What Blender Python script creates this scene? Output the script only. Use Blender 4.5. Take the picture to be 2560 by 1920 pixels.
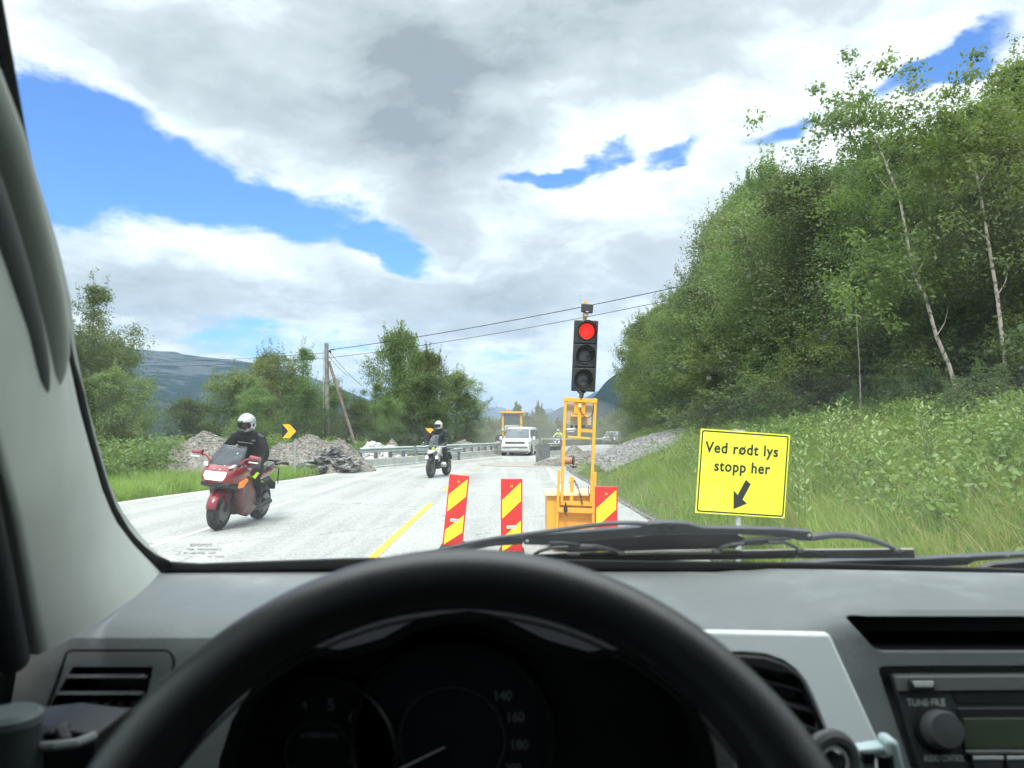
import bpy, bmesh, math, random
import numpy as np
from mathutils import Vector, Matrix, Euler, noise as mnoise
R = math.radians
random.seed(7); rng = np.random.default_rng(7)
sc = bpy.context.scene
for o in list(bpy.data.objects): bpy.data.objects.remove(o)
COL = sc.collection

# ---------------------------------------------------------------- camera
F = 1934.0; CX = 1280.0; HY = 1072.0; CH = 1.5      # focal length, horizon and eye height of the photograph
cd = bpy.data.cameras.new('camera'); cam = bpy.data.objects.new('camera', cd); COL.objects.link(cam)
cam.location = (0, 0, CH); cam.rotation_euler = (R(90), 0, 0)
cd.sensor_width = 36; cd.lens = 36*F/2560; cd.shift_y = (HY-960)/2560
cd.clip_start = 0.02; cd.clip_end = 40000
cd.dof.use_dof = True; cd.dof.focus_distance = 11.0; cd.dof.aperture_fstop = 9.5
sc.camera = cam
sc.render.resolution_x = 1024; sc.render.resolution_y = 768
sc.view_settings.view_transform = 'Standard'; sc.view_settings.look = 'None'
sc.view_settings.exposure = 0.55; sc.view_settings.gamma = 1.0

# ---------------------------------------------------------------- world + sun
SUN_EL, SUN_AZ = R(52), R(183)     # azimuth clockwise from +Y (north): behind the camera, to the left
w = bpy.data.worlds.new('World'); sc.world = w; w.use_nodes = True
nt = w.node_tree; nt.nodes.clear()
def N(nt, t, **k):
    n = nt.nodes.new(t)
    for a, b in k.items(): setattr(n, a, b)
    return n
def L(nt, a, b): nt.links.new(a, b)
def math_(nt, op, a, b=None, c=None, clamp=False):
    n = nt.nodes.new('ShaderNodeMath'); n.operation = op; n.use_clamp = clamp
    for i, v in enumerate((a, b, c)):
        if v is None: continue
        if isinstance(v, (int, float)): n.inputs[i].default_value = v
        else: nt.links.new(v, n.inputs[i])
    return n.outputs[0]
def maprange(nt, v, a, b, c=0.0, d=1.0, smooth=True):
    n = nt.nodes.new('ShaderNodeMapRange'); n.interpolation_type = 'SMOOTHSTEP' if smooth else 'LINEAR'
    nt.links.new(v, n.inputs[0])
    for i, x in zip((1, 2, 3, 4), (a, b, c, d)): n.inputs[i].default_value = x
    return n.outputs[0]
def noise_(nt, vec, scale, detail=4, rough=.55, dim='3D', dist=0.0):
    n = nt.nodes.new('ShaderNodeTexNoise'); n.noise_dimensions = dim
    if vec is not None: nt.links.new(vec, n.inputs['Vector'])
    n.inputs['Scale'].default_value = scale; n.inputs['Detail'].default_value = detail
    n.inputs['Roughness'].default_value = rough; n.inputs['Distortion'].default_value = dist
    return n.outputs[0], n.outputs[1]
def mixc(nt, f, a, b, mode='MIX'):
    n = nt.nodes.new('ShaderNodeMix'); n.data_type = 'RGBA'; n.blend_type = mode
    for s, v in ((0, f), (6, a), (7, b)):
        if isinstance(v, (int, float)): n.inputs[s].default_value = v
        elif isinstance(v, tuple): n.inputs[s].default_value = (*v, 1) if len(v) == 3 else v
        else: nt.links.new(v, n.inputs[s])
    return n.outputs[2]
def sky_world():
    tc = N(nt, 'ShaderNodeTexCoord'); sep = N(nt, 'ShaderNodeSeparateXYZ'); L(nt, tc.outputs['Generated'], sep.inputs[0])
    x, y, z = sep.outputs
    az = math_(nt, 'ARCTAN2', x, y); el = math_(nt, 'ARCSINE', z)
    comb = N(nt, 'ShaderNodeCombineXYZ'); L(nt, az, comb.inputs[0]); L(nt, el, comb.inputs[1])
    AE = comb.outputs[0]
    # clouds lie in a layer overhead: project directions on a plane so that they flatten towards the horizon
    zz = math_(nt, 'ADD', math_(nt, 'MAXIMUM', z, 0.0), 0.22)
    c2 = N(nt, 'ShaderNodeCombineXYZ'); L(nt, math_(nt, 'DIVIDE', x, zz), c2.inputs[0]); L(nt, math_(nt, 'DIVIDE', y, zz), c2.inputs[1])
    P = c2.outputs[0]
    _, wc = noise_(nt, P, 2.6, 5, .55)
    sub = N(nt, 'ShaderNodeVectorMath', operation='SUBTRACT'); L(nt, wc, sub.inputs[0]); sub.inputs[1].default_value = (.5, .5, .5)
    scl = N(nt, 'ShaderNodeVectorMath', operation='SCALE'); L(nt, sub.outputs[0], scl.inputs[0]); scl.inputs['Scale'].default_value = .13
    add = N(nt, 'ShaderNodeVectorMath', operation='ADD'); L(nt, AE, add.inputs[0]); L(nt, scl.outputs[0], add.inputs[1])
    W = add.outputs[0]
    def blob(px, py, rx, ry, rot, s):
        X, Z = (px-CX)/F, (HY-py)/F
        a, e = math.atan(X), math.atan(Z/math.sqrt(1+X*X))
        m = N(nt, 'ShaderNodeMapping', vector_type='TEXTURE'); L(nt, W, m.inputs[0])
        m.inputs[1].default_value = (a, e, 0); m.inputs[2].default_value = (0, 0, R(rot)); m.inputs[3].default_value = (rx/F, ry/F, 1)
        ln = N(nt, 'ShaderNodeVectorMath', operation='LENGTH'); L(nt, m.outputs[0], ln.inputs[0])
        return maprange(nt, ln.outputs[1], 1.5, .2, 0, s)
    def total(bl):
        t = None
        for b in bl:
            v = blob(*b); t = v if t is None else math_(nt, 'ADD', t, v)
        return t
    holes = total([(150, 380, 250, 190, -12, 1.2), (440, 440, 250, 105, -22, 1.1), (800, 535, 240, 76, -14, 1.0), (1000, 640, 110, 50, -25, .9),
                   (1345, 450, 95, 24, 12, .9), (1500, 388, 125, 26, 18, 1.0), (1690, 362, 90, 20, 10, .85), (1975, 298, 130, 26, 8, .95), (2290, 195, 100, 26, 22, .9), (2425, 115, 95, 26, 24, .85),
                   (610, 850, 130, 40, 0, .85), (880, 870, 120, 26, 0, .6), (1230, 900, 170, 34, 0, .62), (130, 550, 70, 40, 0, .6), (-300, 500, 260, 200, 0, .9), (3400, 400, 300, 200, 0, .8)])
    n1, _ = noise_(nt, P, 3.2, 9, .6)
    # other openings anywhere round the horizon
    n0, _ = noise_(nt, P, .55, 3, .5)
    mpb = N(nt, 'ShaderNodeMapping'); mpb.inputs[3].default_value = (1, 1.8, 1); L(nt, AE, mpb.inputs[0])
    nb, _ = noise_(nt, mpb.outputs[0], 11, 9, .68)
    hv = math_(nt, 'ADD', math_(nt, 'ADD', holes, math_(nt, 'MULTIPLY', math_(nt, 'SUBTRACT', n1, .5), .6)), math_(nt, 'MULTIPLY', math_(nt, 'SUBTRACT', nb, .5), 1.5))
    blue = maprange(nt, hv, .28, .98)
    # cloud body tone
    grey = total([(900, 60, 760, 230, 2, .5), (1500, 20, 560, 190, 8, .5), (1090, 330, 260, 190, -35, .75), (700, 250, 380, 80, -16, .45), (1060, 520, 110, 80, -40, .4), (1420, 700, 620, 130, 5, .42), (500, 740, 420, 80, 0, .42), (1150, 790, 480, 80, 5, .3),
                   (300, 830, 280, 50, 0, .3), (1950, 60, 340, 70, 10, .3), (1560, 250, 300, 40, 14, .22), (1000, 160, 420, 120, 0, .12)])
    n2, _ = noise_(nt, P, 1.5, 8, .55)
    n3, _ = noise_(nt, P, 6.5, 6, .6)
    mpa = N(nt, 'ShaderNodeMapping'); mpa.inputs[3].default_value = (1, 2.2, 1); L(nt, W, mpa.inputs[0]); n4, _ = noise_(nt, mpa.outputs[0], 5.0, 9, .6)
    g = math_(nt, 'MULTIPLY', grey, math_(nt, 'ADD', math_(nt, 'MULTIPLY', n2, .8), .5))
    g = math_(nt, 'ADD', g, math_(nt, 'MULTIPLY', math_(nt, 'SUBTRACT', n4, .5), 1.7))
    g = math_(nt, 'ADD', g, math_(nt, 'MULTIPLY', math_(nt, 'SUBTRACT', n3, .5), .6))
    g = math_(nt, 'MULTIPLY', math_(nt, 'ADD', g, .10), .86, clamp=True)
    ramp = N(nt, 'ShaderNodeValToRGB'); L(nt, g, ramp.inputs[0])
    cr = ramp.color_ramp; cr.elements[0].position = 0; cr.elements[0].color = (.92, .97, .97, 1)
    cr.elements[1].position = 1; cr.elements[1].color = (.27, .31, .325, 1)
    e = cr.elements.new(.22); e.color = (.70, .76, .775, 1)
    e = cr.elements.new(.42); e.color = (.53, .58, .60, 1)
    e = cr.elements.new(.68); e.color = (.43, .475, .495, 1)
    sky = N(nt, 'ShaderNodeTexSky'); sky.sky_type = 'NISHITA'; sky.sun_disc = False
    sky.sun_elevation = SUN_EL; sky.sun_rotation = SUN_AZ; sky.altitude = 100; sky.air_density = 1.0; sky.dust_density = .6; sky.ozone_density = 2.2
    bl = mixc(nt, 1.0, sky.outputs[0], (.070, .108, .165), 'MULTIPLY')
    # clouds above the view are brightened all round to add light to the scene
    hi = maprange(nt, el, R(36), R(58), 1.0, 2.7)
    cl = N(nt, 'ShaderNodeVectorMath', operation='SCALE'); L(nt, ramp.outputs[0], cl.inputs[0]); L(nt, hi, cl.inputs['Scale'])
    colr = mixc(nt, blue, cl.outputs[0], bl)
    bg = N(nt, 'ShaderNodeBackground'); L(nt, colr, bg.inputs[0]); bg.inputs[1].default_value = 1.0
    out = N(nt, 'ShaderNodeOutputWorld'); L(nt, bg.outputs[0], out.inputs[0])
sky_world()
ld = bpy.data.lights.new('sun', 'SUN'); ld.energy = 2.4; ld.angle = R(9); ld.color = (1, .96, .9)
sun = bpy.data.objects.new('sun', ld); COL.objects.link(sun)
sd = Vector((math.sin(SUN_AZ)*math.cos(SUN_EL), math.cos(SUN_AZ)*math.cos(SUN_EL), math.sin(SUN_EL)))
sun.rotation_euler = sd.to_track_quat('Z', 'Y').to_euler(); sun.location = sd*50

# ---------------------------------------------------------------- materials
M = {}
def mat(name, col, rough=.6, metal=0, var=.0, vscale=4, bump=0, bscale=60, spec=.5, emit=None, es=0, col2=None, coat=0, detail=6, lo=.35, hi=.65, coords='Object'):
    if name in M: return M[name]
    m = bpy.data.materials.new(name); m.use_nodes = True; t = m.node_tree
    b = t.nodes['Principled BSDF']
    b.inputs['Roughness'].default_value = rough; b.inputs['Metallic'].default_value = metal
    b.inputs['Specular IOR Level'].default_value = spec; b.inputs['Coat Weight'].default_value = coat
    tc = N(t, 'ShaderNodeTexCoord')
    if var or col2:
        n, _ = noise_(t, tc.outputs[coords], vscale, detail, .6)
        f = maprange(t, n, lo, hi)
        c2 = col2 if col2 else tuple(max(0, c*(1-var)) for c in col)
        L(t, mixc(t, f, tuple(c*(1+var) for c in col) if not col2 else col, c2), b.inputs['Base Color'])
        r2 = maprange(t, n, .3, .7, max(0, rough-.08), min(1, rough+.1)); L(t, r2, b.inputs['Roughness'])
    else: b.inputs['Base Color'].default_value = (*col, 1)
    if bump:
        n, _ = noise_(t, tc.outputs[coords], bscale, 5, .6)
        bp = N(t, 'ShaderNodeBump'); bp.inputs['Strength'].default_value = bump; bp.inputs['Distance'].default_value = 1.0/bscale*.5
        L(t, n, bp.inputs['Height']); L(t, bp.outputs[0], b.inputs['Normal'])
    if emit: b.inputs['Emission Color'].default_value = (*emit, 1); b.inputs['Emission Strength'].default_value = es
    M[name] = m; return m
def glassmat(name, tint=(.93, .97, .95), refl=.6, dust=0.0, rough=.0, dustcol=(.7, .72, .7), specks=False):
    m = bpy.data.materials.new(name); m.use_nodes = True; t = m.node_tree; t.nodes.clear()
    tr = N(t, 'ShaderNodeBsdfTransparent'); tr.inputs[0].default_value = (*tint, 1)
    gl = N(t, 'ShaderNodeBsdfGlossy'); gl.inputs['Roughness'].default_value = rough
    lw = N(t, 'ShaderNodeFresnel'); lw.inputs[0].default_value = 1.45
    mx = N(t, 'ShaderNodeMixShader'); L(t, math_(t, 'MULTIPLY', lw.outputs[0], refl), mx.inputs[0]); L(t, tr.outputs[0], mx.inputs[1]); L(t, gl.outputs[0], mx.inputs[2])
    o = N(t, 'ShaderNodeOutputMaterial'); last = mx.outputs[0]
    if dust:
        df = N(t, 'ShaderNodeBsdfDiffuse'); df.inputs[0].default_value = (*dustcol, 1)
        tl = N(t, 'ShaderNodeBsdfTranslucent'); tl.inputs[0].default_value = (*dustcol, 1)
        dd = N(t, 'ShaderNodeMixShader'); dd.inputs[0].default_value = .6; L(t, df.outputs[0], dd.inputs[1]); L(t, tl.outputs[0], dd.inputs[2])
        tc = N(t, 'ShaderNodeTexCoord'); n, _ = noise_(t, tc.outputs['Object'], 5, 5, .6)
        f = maprange(t, n, .3, .75, dust*.35, dust*1.5)
        if specks:
            v = N(t, 'ShaderNodeTexVoronoi'); v.inputs['Scale'].default_value = 42; L(t, tc.outputs['Object'], v.inputs[0])
            n2, _ = noise_(t, tc.outputs['Object'], 9, 2, .5)
            sp = math_(t, 'MULTIPLY', maprange(t, v.outputs['Distance'], .13, .03, 0, .30), maprange(t, n2, .52, .66))
            # wiper smears: faint arcs round the wiper pivot
            sb = N(t, 'ShaderNodeVectorMath', operation='DISTANCE'); L(t, tc.outputs['Object'], sb.inputs[0]); sb.inputs[1].default_value = (.0, .9, 1.2)
            cx_ = N(t, 'ShaderNodeCombineXYZ'); L(t, math_(t, 'MULTIPLY', sb.outputs['Value'], 46), cx_.inputs[0]); ns, _ = noise_(t, cx_.outputs[0], 1.0, 4, .7); nm, _ = noise_(t, tc.outputs['Object'], 2.4, 3, .5)
            sp = math_(t, 'ADD', sp, math_(t, 'MULTIPLY', maprange(t, ns, .60, .72, 0, .035), maprange(t, nm, .45, .62)))
            f = math_(t, 'ADD', f, sp)
        m2 = N(t, 'ShaderNodeMixShader'); L(t, f, m2.inputs[0]); L(t, last, m2.inputs[1]); L(t, dd.outputs[0], m2.inputs[2]); last = m2.outputs[0]
    L(t, last, o.inputs[0]); M[name] = m; return m
def leafmat(name, c1, c2, tr=.3, rough=.45):
    m = bpy.data.materials.new(name); m.use_nodes = True; t = m.node_tree; t.nodes.clear()
    tc = N(t, 'ShaderNodeTexCoord'); oi = N(t, 'ShaderNodeObjectInfo'); ge = N(t, 'ShaderNodeNewGeometry')
    n, _ = noise_(t, tc.outputs['Object'], .9, 3, .6)
    f = maprange(t, n, .3, .7)
    rnd = N(t, 'ShaderNodeAttribute'); rnd.attribute_name = 'rnd'
    f2 = math_(t, 'ADD', math_(t, 'MULTIPLY', f, .55), math_(t, 'MULTIPLY', rnd.outputs['Fac'], .45))
    col = mixc(t, f2, c1, c2)
    hs = N(t, 'ShaderNodeHueSaturation'); L(t, col, hs.inputs['Color'])
    L(t, math_(t, 'ADD', math_(t, 'MULTIPLY', oi.outputs['Random'], .035), .482), hs.inputs['Hue'])
    L(t, math_(t, 'ADD', math_(t, 'MULTIPLY', oi.outputs['Random'], .4), .8), hs.inputs['Value'])
    p = N(t, 'ShaderNodeBsdfPrincipled'); L(t, hs.outputs[0], p.inputs['Base Color']); p.inputs['Roughness'].default_value = rough; p.inputs['Specular IOR Level'].default_value = .4
    tl = N(t, 'ShaderNodeBsdfTranslucent'); tcol = mixc(t, 1.0, hs.outputs[0], (1.3, 1.35, .6), 'MULTIPLY'); L(t, tcol, tl.inputs[0])
    mx = N(t, 'ShaderNodeMixShader'); mx.inputs[0].default_value = tr; L(t, p.outputs[0], mx.inputs[1]); L(t, tl.outputs[0], mx.inputs[2])
    o = N(t, 'ShaderNodeOutputMaterial'); L(t, mx.outputs[0], o.inputs[0]); M[name] = m; return m

# ---------------------------------------------------------------- mesh helpers
class MB:
    def __init__(s): s.v = []; s.f = []; s.m = []; s.cur = 0
    def add(s, vs, fs):
        b = len(s.v); s.v += [tuple(v) for v in vs]; s.f += [tuple(b+i for i in f) for f in fs]; s.m += [s.cur]*len(fs); return s
    def box(s, c, d, rot=None):
        hx, hy, hz = d[0]/2, d[1]/2, d[2]/2
        vs = [Vector((x, y, z)) for x in (-hx, hx) for y in (-hy, hy) for z in (-hz, hz)]
        if rot: e = Euler(rot).to_matrix(); vs = [e @ v for v in vs]
        return s.add([v+Vector(c) for v in vs], [(0, 1, 3, 2), (4, 6, 7, 5), (0, 4, 5, 1), (2, 3, 7, 6), (0, 2, 6, 4), (1, 5, 7, 3)])
    def bar(s, a, b, w, h=None, up=(0, 0, 1)):
        a, b = Vector(a), Vector(b); h = h or w; d = (b-a).normalized(); u = Vector(up)
        if abs(d.dot(u)) > .98: u = Vector((0, 1, 0))
        r = d.cross(u).normalized(); u = r.cross(d)
        vs = [p+r*x*w/2+u*z*h/2 for p in (a, b) for x, z in ((-1, -1), (1, -1), (1, 1), (-1, 1))]
        return s.add(vs, [(0, 1, 2, 3), (7, 6, 5, 4), (0, 4, 5, 1), (1, 5, 6, 2), (2, 6, 7, 3), (3, 7, 4, 0)])
    def prism(s, pts, vec):
        n = len(pts); vec = Vector(vec); p = [Vector(q) for q in pts]
        nrm = sum(((p[i]).cross(p[(i+1) % n]) for i in range(n)), Vector())
        if nrm.dot(vec) > 0: p.reverse()
        return s.add(p+[q+vec for q in p], [tuple(range(n)), tuple(range(2*n-1, n-1, -1))]+[(i, i+n, (i+1) % n+n, (i+1) % n) for i in range(n)])
    def tube(s, path, r, n=8, cap=True):
        P = [Vector(p) for p in path]; k = len(P); rs = r if hasattr(r, '__len__') else [r]*k
        ref = Vector((0, 0, 1)); vs = []; prev = None
        for i, p in enumerate(P):
            d = (P[min(i+1, k-1)]-P[max(i-1, 0)]).normalized()
            if prev is None:
                a = ref if abs(d.dot(ref)) < .9 else Vector((1, 0, 0)); u = d.cross(a).normalized()
            else:
                u = (prev-d*prev.dot(d)).normalized()
            prev = u; v = d.cross(u)
            for j in range(n):
                t = 2*math.pi*j/n; vs.append(p+(u*math.cos(t)+v*math.sin(t))*rs[i])
        fs = [(i*n+j, i*n+(j+1) % n, (i+1)*n+(j+1) % n, (i+1)*n+j) for i in range(k-1) for j in range(n)]
        if cap: fs += [tuple(range(n-1, -1, -1)), tuple(range((k-1)*n, k*n))]
        return s.add(vs, fs)
    def ring(s, c, ax, Rr, r, n=40, m=8, flat=1.0, u=None):
        c = Vector(c); ax = Vector(ax).normalized(); a = ax.orthogonal().normalized() if u is None else Vector(u).normalized(); b = ax.cross(a)
        vs = []
        for i in range(n):
            t = 2*math.pi*i/n; d = a*math.cos(t)+b*math.sin(t)
            for j in range(m):
                q = 2*math.pi*j/m; vs.append(c+d*(Rr+r*math.cos(q))+ax*r*flat*math.sin(q))
        return s.add(vs, [(i*m+j, ((i+1) % n)*m+j, ((i+1) % n)*m+(j+1) % m, i*m+(j+1) % m) for i in range(n) for j in range(m)])
    def lathe(s, prof, c=(0, 0, 0), ax=(0, 0, 1), n=24, cap=True):
        c = Vector(c); ax = Vector(ax).normalized(); a = ax.orthogonal().normalized(); b = ax.cross(a)
        vs = []
        for r, h in prof:
            for j in range(n):
                t = 2*math.pi*j/n; vs.append(c+(a*math.cos(t)+b*math.sin(t))*r+ax*h)
        k = len(prof); fs = [(i*n+j, i*n+(j+1) % n, (i+1)*n+(j+1) % n, (i+1)*n+j) for i in range(k-1) for j in range(n)]
        if cap: fs += [tuple(range(n-1, -1, -1)), tuple(range((k-1)*n, k*n))]
        return s.add(vs, fs)
    def ball(s, c, r, n=16, m=10, jit=0):
        rx, ry, rz = r if hasattr(r, '__len__') else (r, r, r); vs = []
        for i in range(m+1):
            p = math.pi*i/m
            for j in range(n):
                t = 2*math.pi*j/n; vs.append((c[0]+rx*math.sin(p)*math.cos(t), c[1]+ry*math.sin(p)*math.sin(t), c[2]-rz*math.cos(p)))
        return s.add(vs, [(i*n+j, i*n+(j+1) % n, (i+1)*n+(j+1) % n, (i+1)*n+j) for i in range(m) for j in range(n)])
    def grid(s, rows, closed=False):
        k = len(rows[0]); vs = [p for r in rows for p in r]; n = len(rows)
        fs = [(i*k+j, i*k+j+1, (i+1)*k+j+1, (i+1)*k+j) for i in range(n-1) for j in range(k-1)]
        if closed: fs += [(i*k+k-1, i*k, (i+1)*k, (i+1)*k+k-1) for i in range(n-1)]
        return s.add(vs, fs)
    def loft(s, secs, cap=True):
        s.grid(secs, closed=True); k = len(secs[0]); b = len(s.v)-k*len(secs)
        if cap: s.f += [tuple(b+i for i in range(k-1, -1, -1)), tuple(b+(len(secs)-1)*k+i for i in range(k))]; s.m += [s.cur, s.cur]
        return s
    def build(s, name, mats, parent=None, smooth=35, bevel=0, solid=0, sub=0, merge=False):
        me = bpy.data.meshes.new(name); me.from_pydata(s.v, [], s.f); me.update()
        for m in (mats if isinstance(mats, (list, tuple)) else [mats]): me.materials.append(m)
        if any(s.m): me.polygons.foreach_set('material_index', s.m)
        bm = bmesh.new(); bm.from_mesh(me)
        if merge: bmesh.ops.remove_doubles(bm, verts=bm.verts, dist=1e-5)
        bmesh.ops.recalc_face_normals(bm, faces=bm.faces)
        if smooth:
            for f in bm.faces: f.smooth = True
            a = R(smooth)
            for e in bm.edges:
                if len(e.link_faces) == 2 and e.calc_face_angle(0) > a: e.smooth = False
        bm.to_mesh(me); bm.free()
        o = bpy.data.objects.new(name, me); COL.objects.link(o)
        if parent: o.parent = parent
        if solid: md = o.modifiers.new('solidify', 'SOLIDIFY'); md.thickness = solid; md.offset = 0
        if bevel: md = o.modifiers.new('bevel', 'BEVEL'); md.width = bevel; md.segments = 2; md.limit_method = 'ANGLE'; md.angle_limit = R(40)
        if sub: md = o.modifiers.new('subdivision', 'SUBSURF'); md.levels = sub; md.render_levels = sub
        return o
def tag(o, label=None, cat=None, group=None, kind=None):
    if label: o['label'] = label
    if cat: o['category'] = cat
    if group: o['group'] = group
    if kind: o['kind'] = kind
    return o
def empty(name, loc=(0, 0, 0), rz=0, rot=None):
    o = bpy.data.objects.new(name, None); COL.objects.link(o); o.location = loc; o.rotation_euler = rot or (0, 0, rz); o.empty_display_size = .1; return o
def copy_tree(o, parent=None):
    c = o.copy(); COL.objects.link(c); c.parent = parent
    for ch in [q for q in bpy.data.objects if q.parent == o]: copy_tree(ch, c)
    return c
def npmesh(name, V, Fq, mats, rnd=None, parent=None, smooth=False):
    """big mesh from arrays: V (n,3), Fq (m,k) all faces with k corners"""
    me = bpy.data.meshes.new(name); n, m, k = len(V), len(Fq), Fq.shape[1]
    me.vertices.add(n); me.vertices.foreach_set('co', np.asarray(V, np.float32).ravel())
    me.loops.add(m*k); me.loops.foreach_set('vertex_index', np.asarray(Fq, np.int32).ravel())
    me.polygons.add(m); me.polygons.foreach_set('loop_start', np.arange(0, m*k, k, dtype=np.int32))
    if smooth: me.polygons.foreach_set('use_smooth', np.ones(m, bool))
    me.update(calc_edges=True); me.validate()
    for q in (mats if isinstance(mats, (list, tuple)) else [mats]): me.materials.append(q)
    if rnd is not None:
        at = me.attributes.new('rnd', 'FLOAT', 'FACE'); at.data.foreach_set('value', np.asarray(rnd, np.float32))
    if parent == 'mesh': return me
    o = bpy.data.objects.new(name, me); COL.objects.link(o)
    if parent: o.parent = parent
    return o
def text_mesh(body, size, depth=.001, bold=0.0, sx=1.0, space=1.0):
    cu = bpy.data.curves.new('text', 'FONT'); cu.body = body; cu.size = size; cu.extrude = depth; cu.align_x = 'CENTER'; cu.align_y = 'CENTER'; cu.offset = bold; cu.space_character = space
    o = bpy.data.objects.new('text', cu); COL.objects.link(o)
    dg = bpy.context.evaluated_depsgraph_get(); me = bpy.data.meshes.new_from_object(o.evaluated_get(dg)); bpy.data.objects.remove(o)
    me.transform(Matrix.Diagonal((sx, 1, 1, 1))); return me
def put_text(name, body, size, matw, material, parent=None, **k):
    me = text_mesh(body, size, **k); me.materials.clear(); me.materials.append(material)
    o = bpy.data.objects.new(name, me); COL.objects.link(o); o.matrix_world = matw
    if parent: o.parent = parent
    return o
def skin(name, nodes, edges, mats, parent=None, root='pelvis', sub=2):
    me = bpy.data.meshes.new(name); keys = list(nodes); ix = {k: i for i, k in enumerate(keys)}
    me.from_pydata([nodes[k][0] for k in keys], [(ix[a], ix[b]) for a, b in edges], [])
    o = bpy.data.objects.new(name, me); COL.objects.link(o)
    o.modifiers.new('s', 'SKIN'); md = o.modifiers.new('b', 'SUBSURF'); md.levels = sub
    for i, k in enumerate(keys):
        r = nodes[k][1]; r = r if hasattr(r, '__len__') else (r, r)
        me.skin_vertices[0].data[i].radius = r; me.skin_vertices[0].data[i].use_root = (k == root)
    dg = bpy.context.evaluated_depsgraph_get(); m2 = bpy.data.meshes.new_from_object(o.evaluated_get(dg))
    bpy.data.objects.remove(o); m2.name = name
    m2.materials.clear()
    for q in (mats if isinstance(mats, (list, tuple)) else [mats]): m2.materials.append(q)
    m2.polygons.foreach_set('use_smooth', [True]*len(m2.polygons))
    o = bpy.data.objects.new(name, m2); COL.objects.link(o)
    if parent: o.parent = parent
    return o
def at(px, py, Y): return Vector(((px-CX)/F*Y, Y, CH-(py-HY)/F*Y))
def sup(cx, cz, hx, hz, y, n=20, p=2.6):
    out = []
    for i in range(n):
        t = 2*math.pi*i/n; c, s_ = math.cos(t), math.sin(t)
        out.append((cx+hx*math.copysign(abs(c)**(2/p), c), y, cz+hz*math.copysign(abs(s_)**(2/p), s_)))
    return out
# ---------------------------------------------------------------- setting: ground, road, hills, lake
def curve(ys, xs):
    Y = np.arange(-60, 220, .25); X = np.interp(Y, ys, xs); k = np.hanning(29); k /= k.sum()
    X = np.convolve(np.pad(X, 14, mode='edge'), k, 'valid'); return lambda y: np.interp(y, Y, X)
XY = curve([-60, 26, 30, 34, 42, 50, 62, 75, 90, 105, 130, 170, 220], [-1.62, -1.62, -1.42, -1.1, .3, 2.2, 4.0, 6.2, 10.5, 16.5, 30, 58, 95])
XL = curve([-60, 12, 16, 19, 22, 28, 30, 35, 48, 62, 75, 90, 105, 130, 170, 220], [-8.4, -8.3, -8.15, -7.4, -6.7, -5.75, -5.45, -4.35, -1.4, .8, 2.8, 6.8, 12.4, 25.5, 53, 90])
XR = curve([-60, 12, 20, 27, 31, 36, 50, 62, 75, 90, 105, 130, 170, 220], [2.3, 2.25, 2.1, 1.95, 2.1, 2.9, 5.6, 7.6, 10, 14.3, 20.5, 34.5, 63, 100])
def zr(y): return np.where(y > 27, -.008*(np.minimum(y, 160)-27), 0.0)
def ss(a, b, x): t = np.clip((x-a)/(b-a), 0, 1); return t*t*(3-2*t)
_ph = rng.uniform(0, 6.28, 24); _kx = rng.normal(0, 1, 24); _ky = rng.normal(0, 1, 24)
def wob(x, y, s):
    t = 0
    for i in range(24): t = t+np.sin((_kx[i]*x+_ky[i]*y)*s*(1+i*.12)+_ph[i])/(1+i*.25)
    return t/5
def gz(x, y):
    x = np.asarray(x, float); y = np.asarray(y, float); base = zr(y)
    dr = x-XR(y); dl = XL(y)-x
    H = np.interp(y, [-60, 36, 60, 100, 140], [2.9, 2.9, 1.9, .9, .7])
    bank = H*(1-np.exp(-np.clip(dr-.55, 0, 50)*.42/H*1.25)) + .012*np.clip(dr-9, 0, 400)
    bank = bank + wob(x, y, .9)*.07*ss(.6, 3, dr) - .10*ss(0, .3, dr)*ss(1.0, .5, dr)
    shelf = np.interp(y, [-60, 30, 38, 46, 60, 220], [5.6, 5.6, 3.2, 1.5, 1.2, 1.2])
    drop = -9.5*ss(0, 34, dl-shelf)-.06*ss(0, .5, dl) + wob(x, y, .8)*.05*ss(.3, 1.5, dl)
    far = ss(150, 400, y)
    h = base + np.where(dr > 0, bank, 0)*(1-far) + np.where(dl > 0, drop, 0)
    h = np.where((dr <= 0) & (dl <= 0), base-.07, h)
    h = h*(1-far) + far*(-10.2+np.maximum(0, wob(x, y, .01))*1.0)
    return h
def gz1(x, y): return float(gz(x, y))

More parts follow.
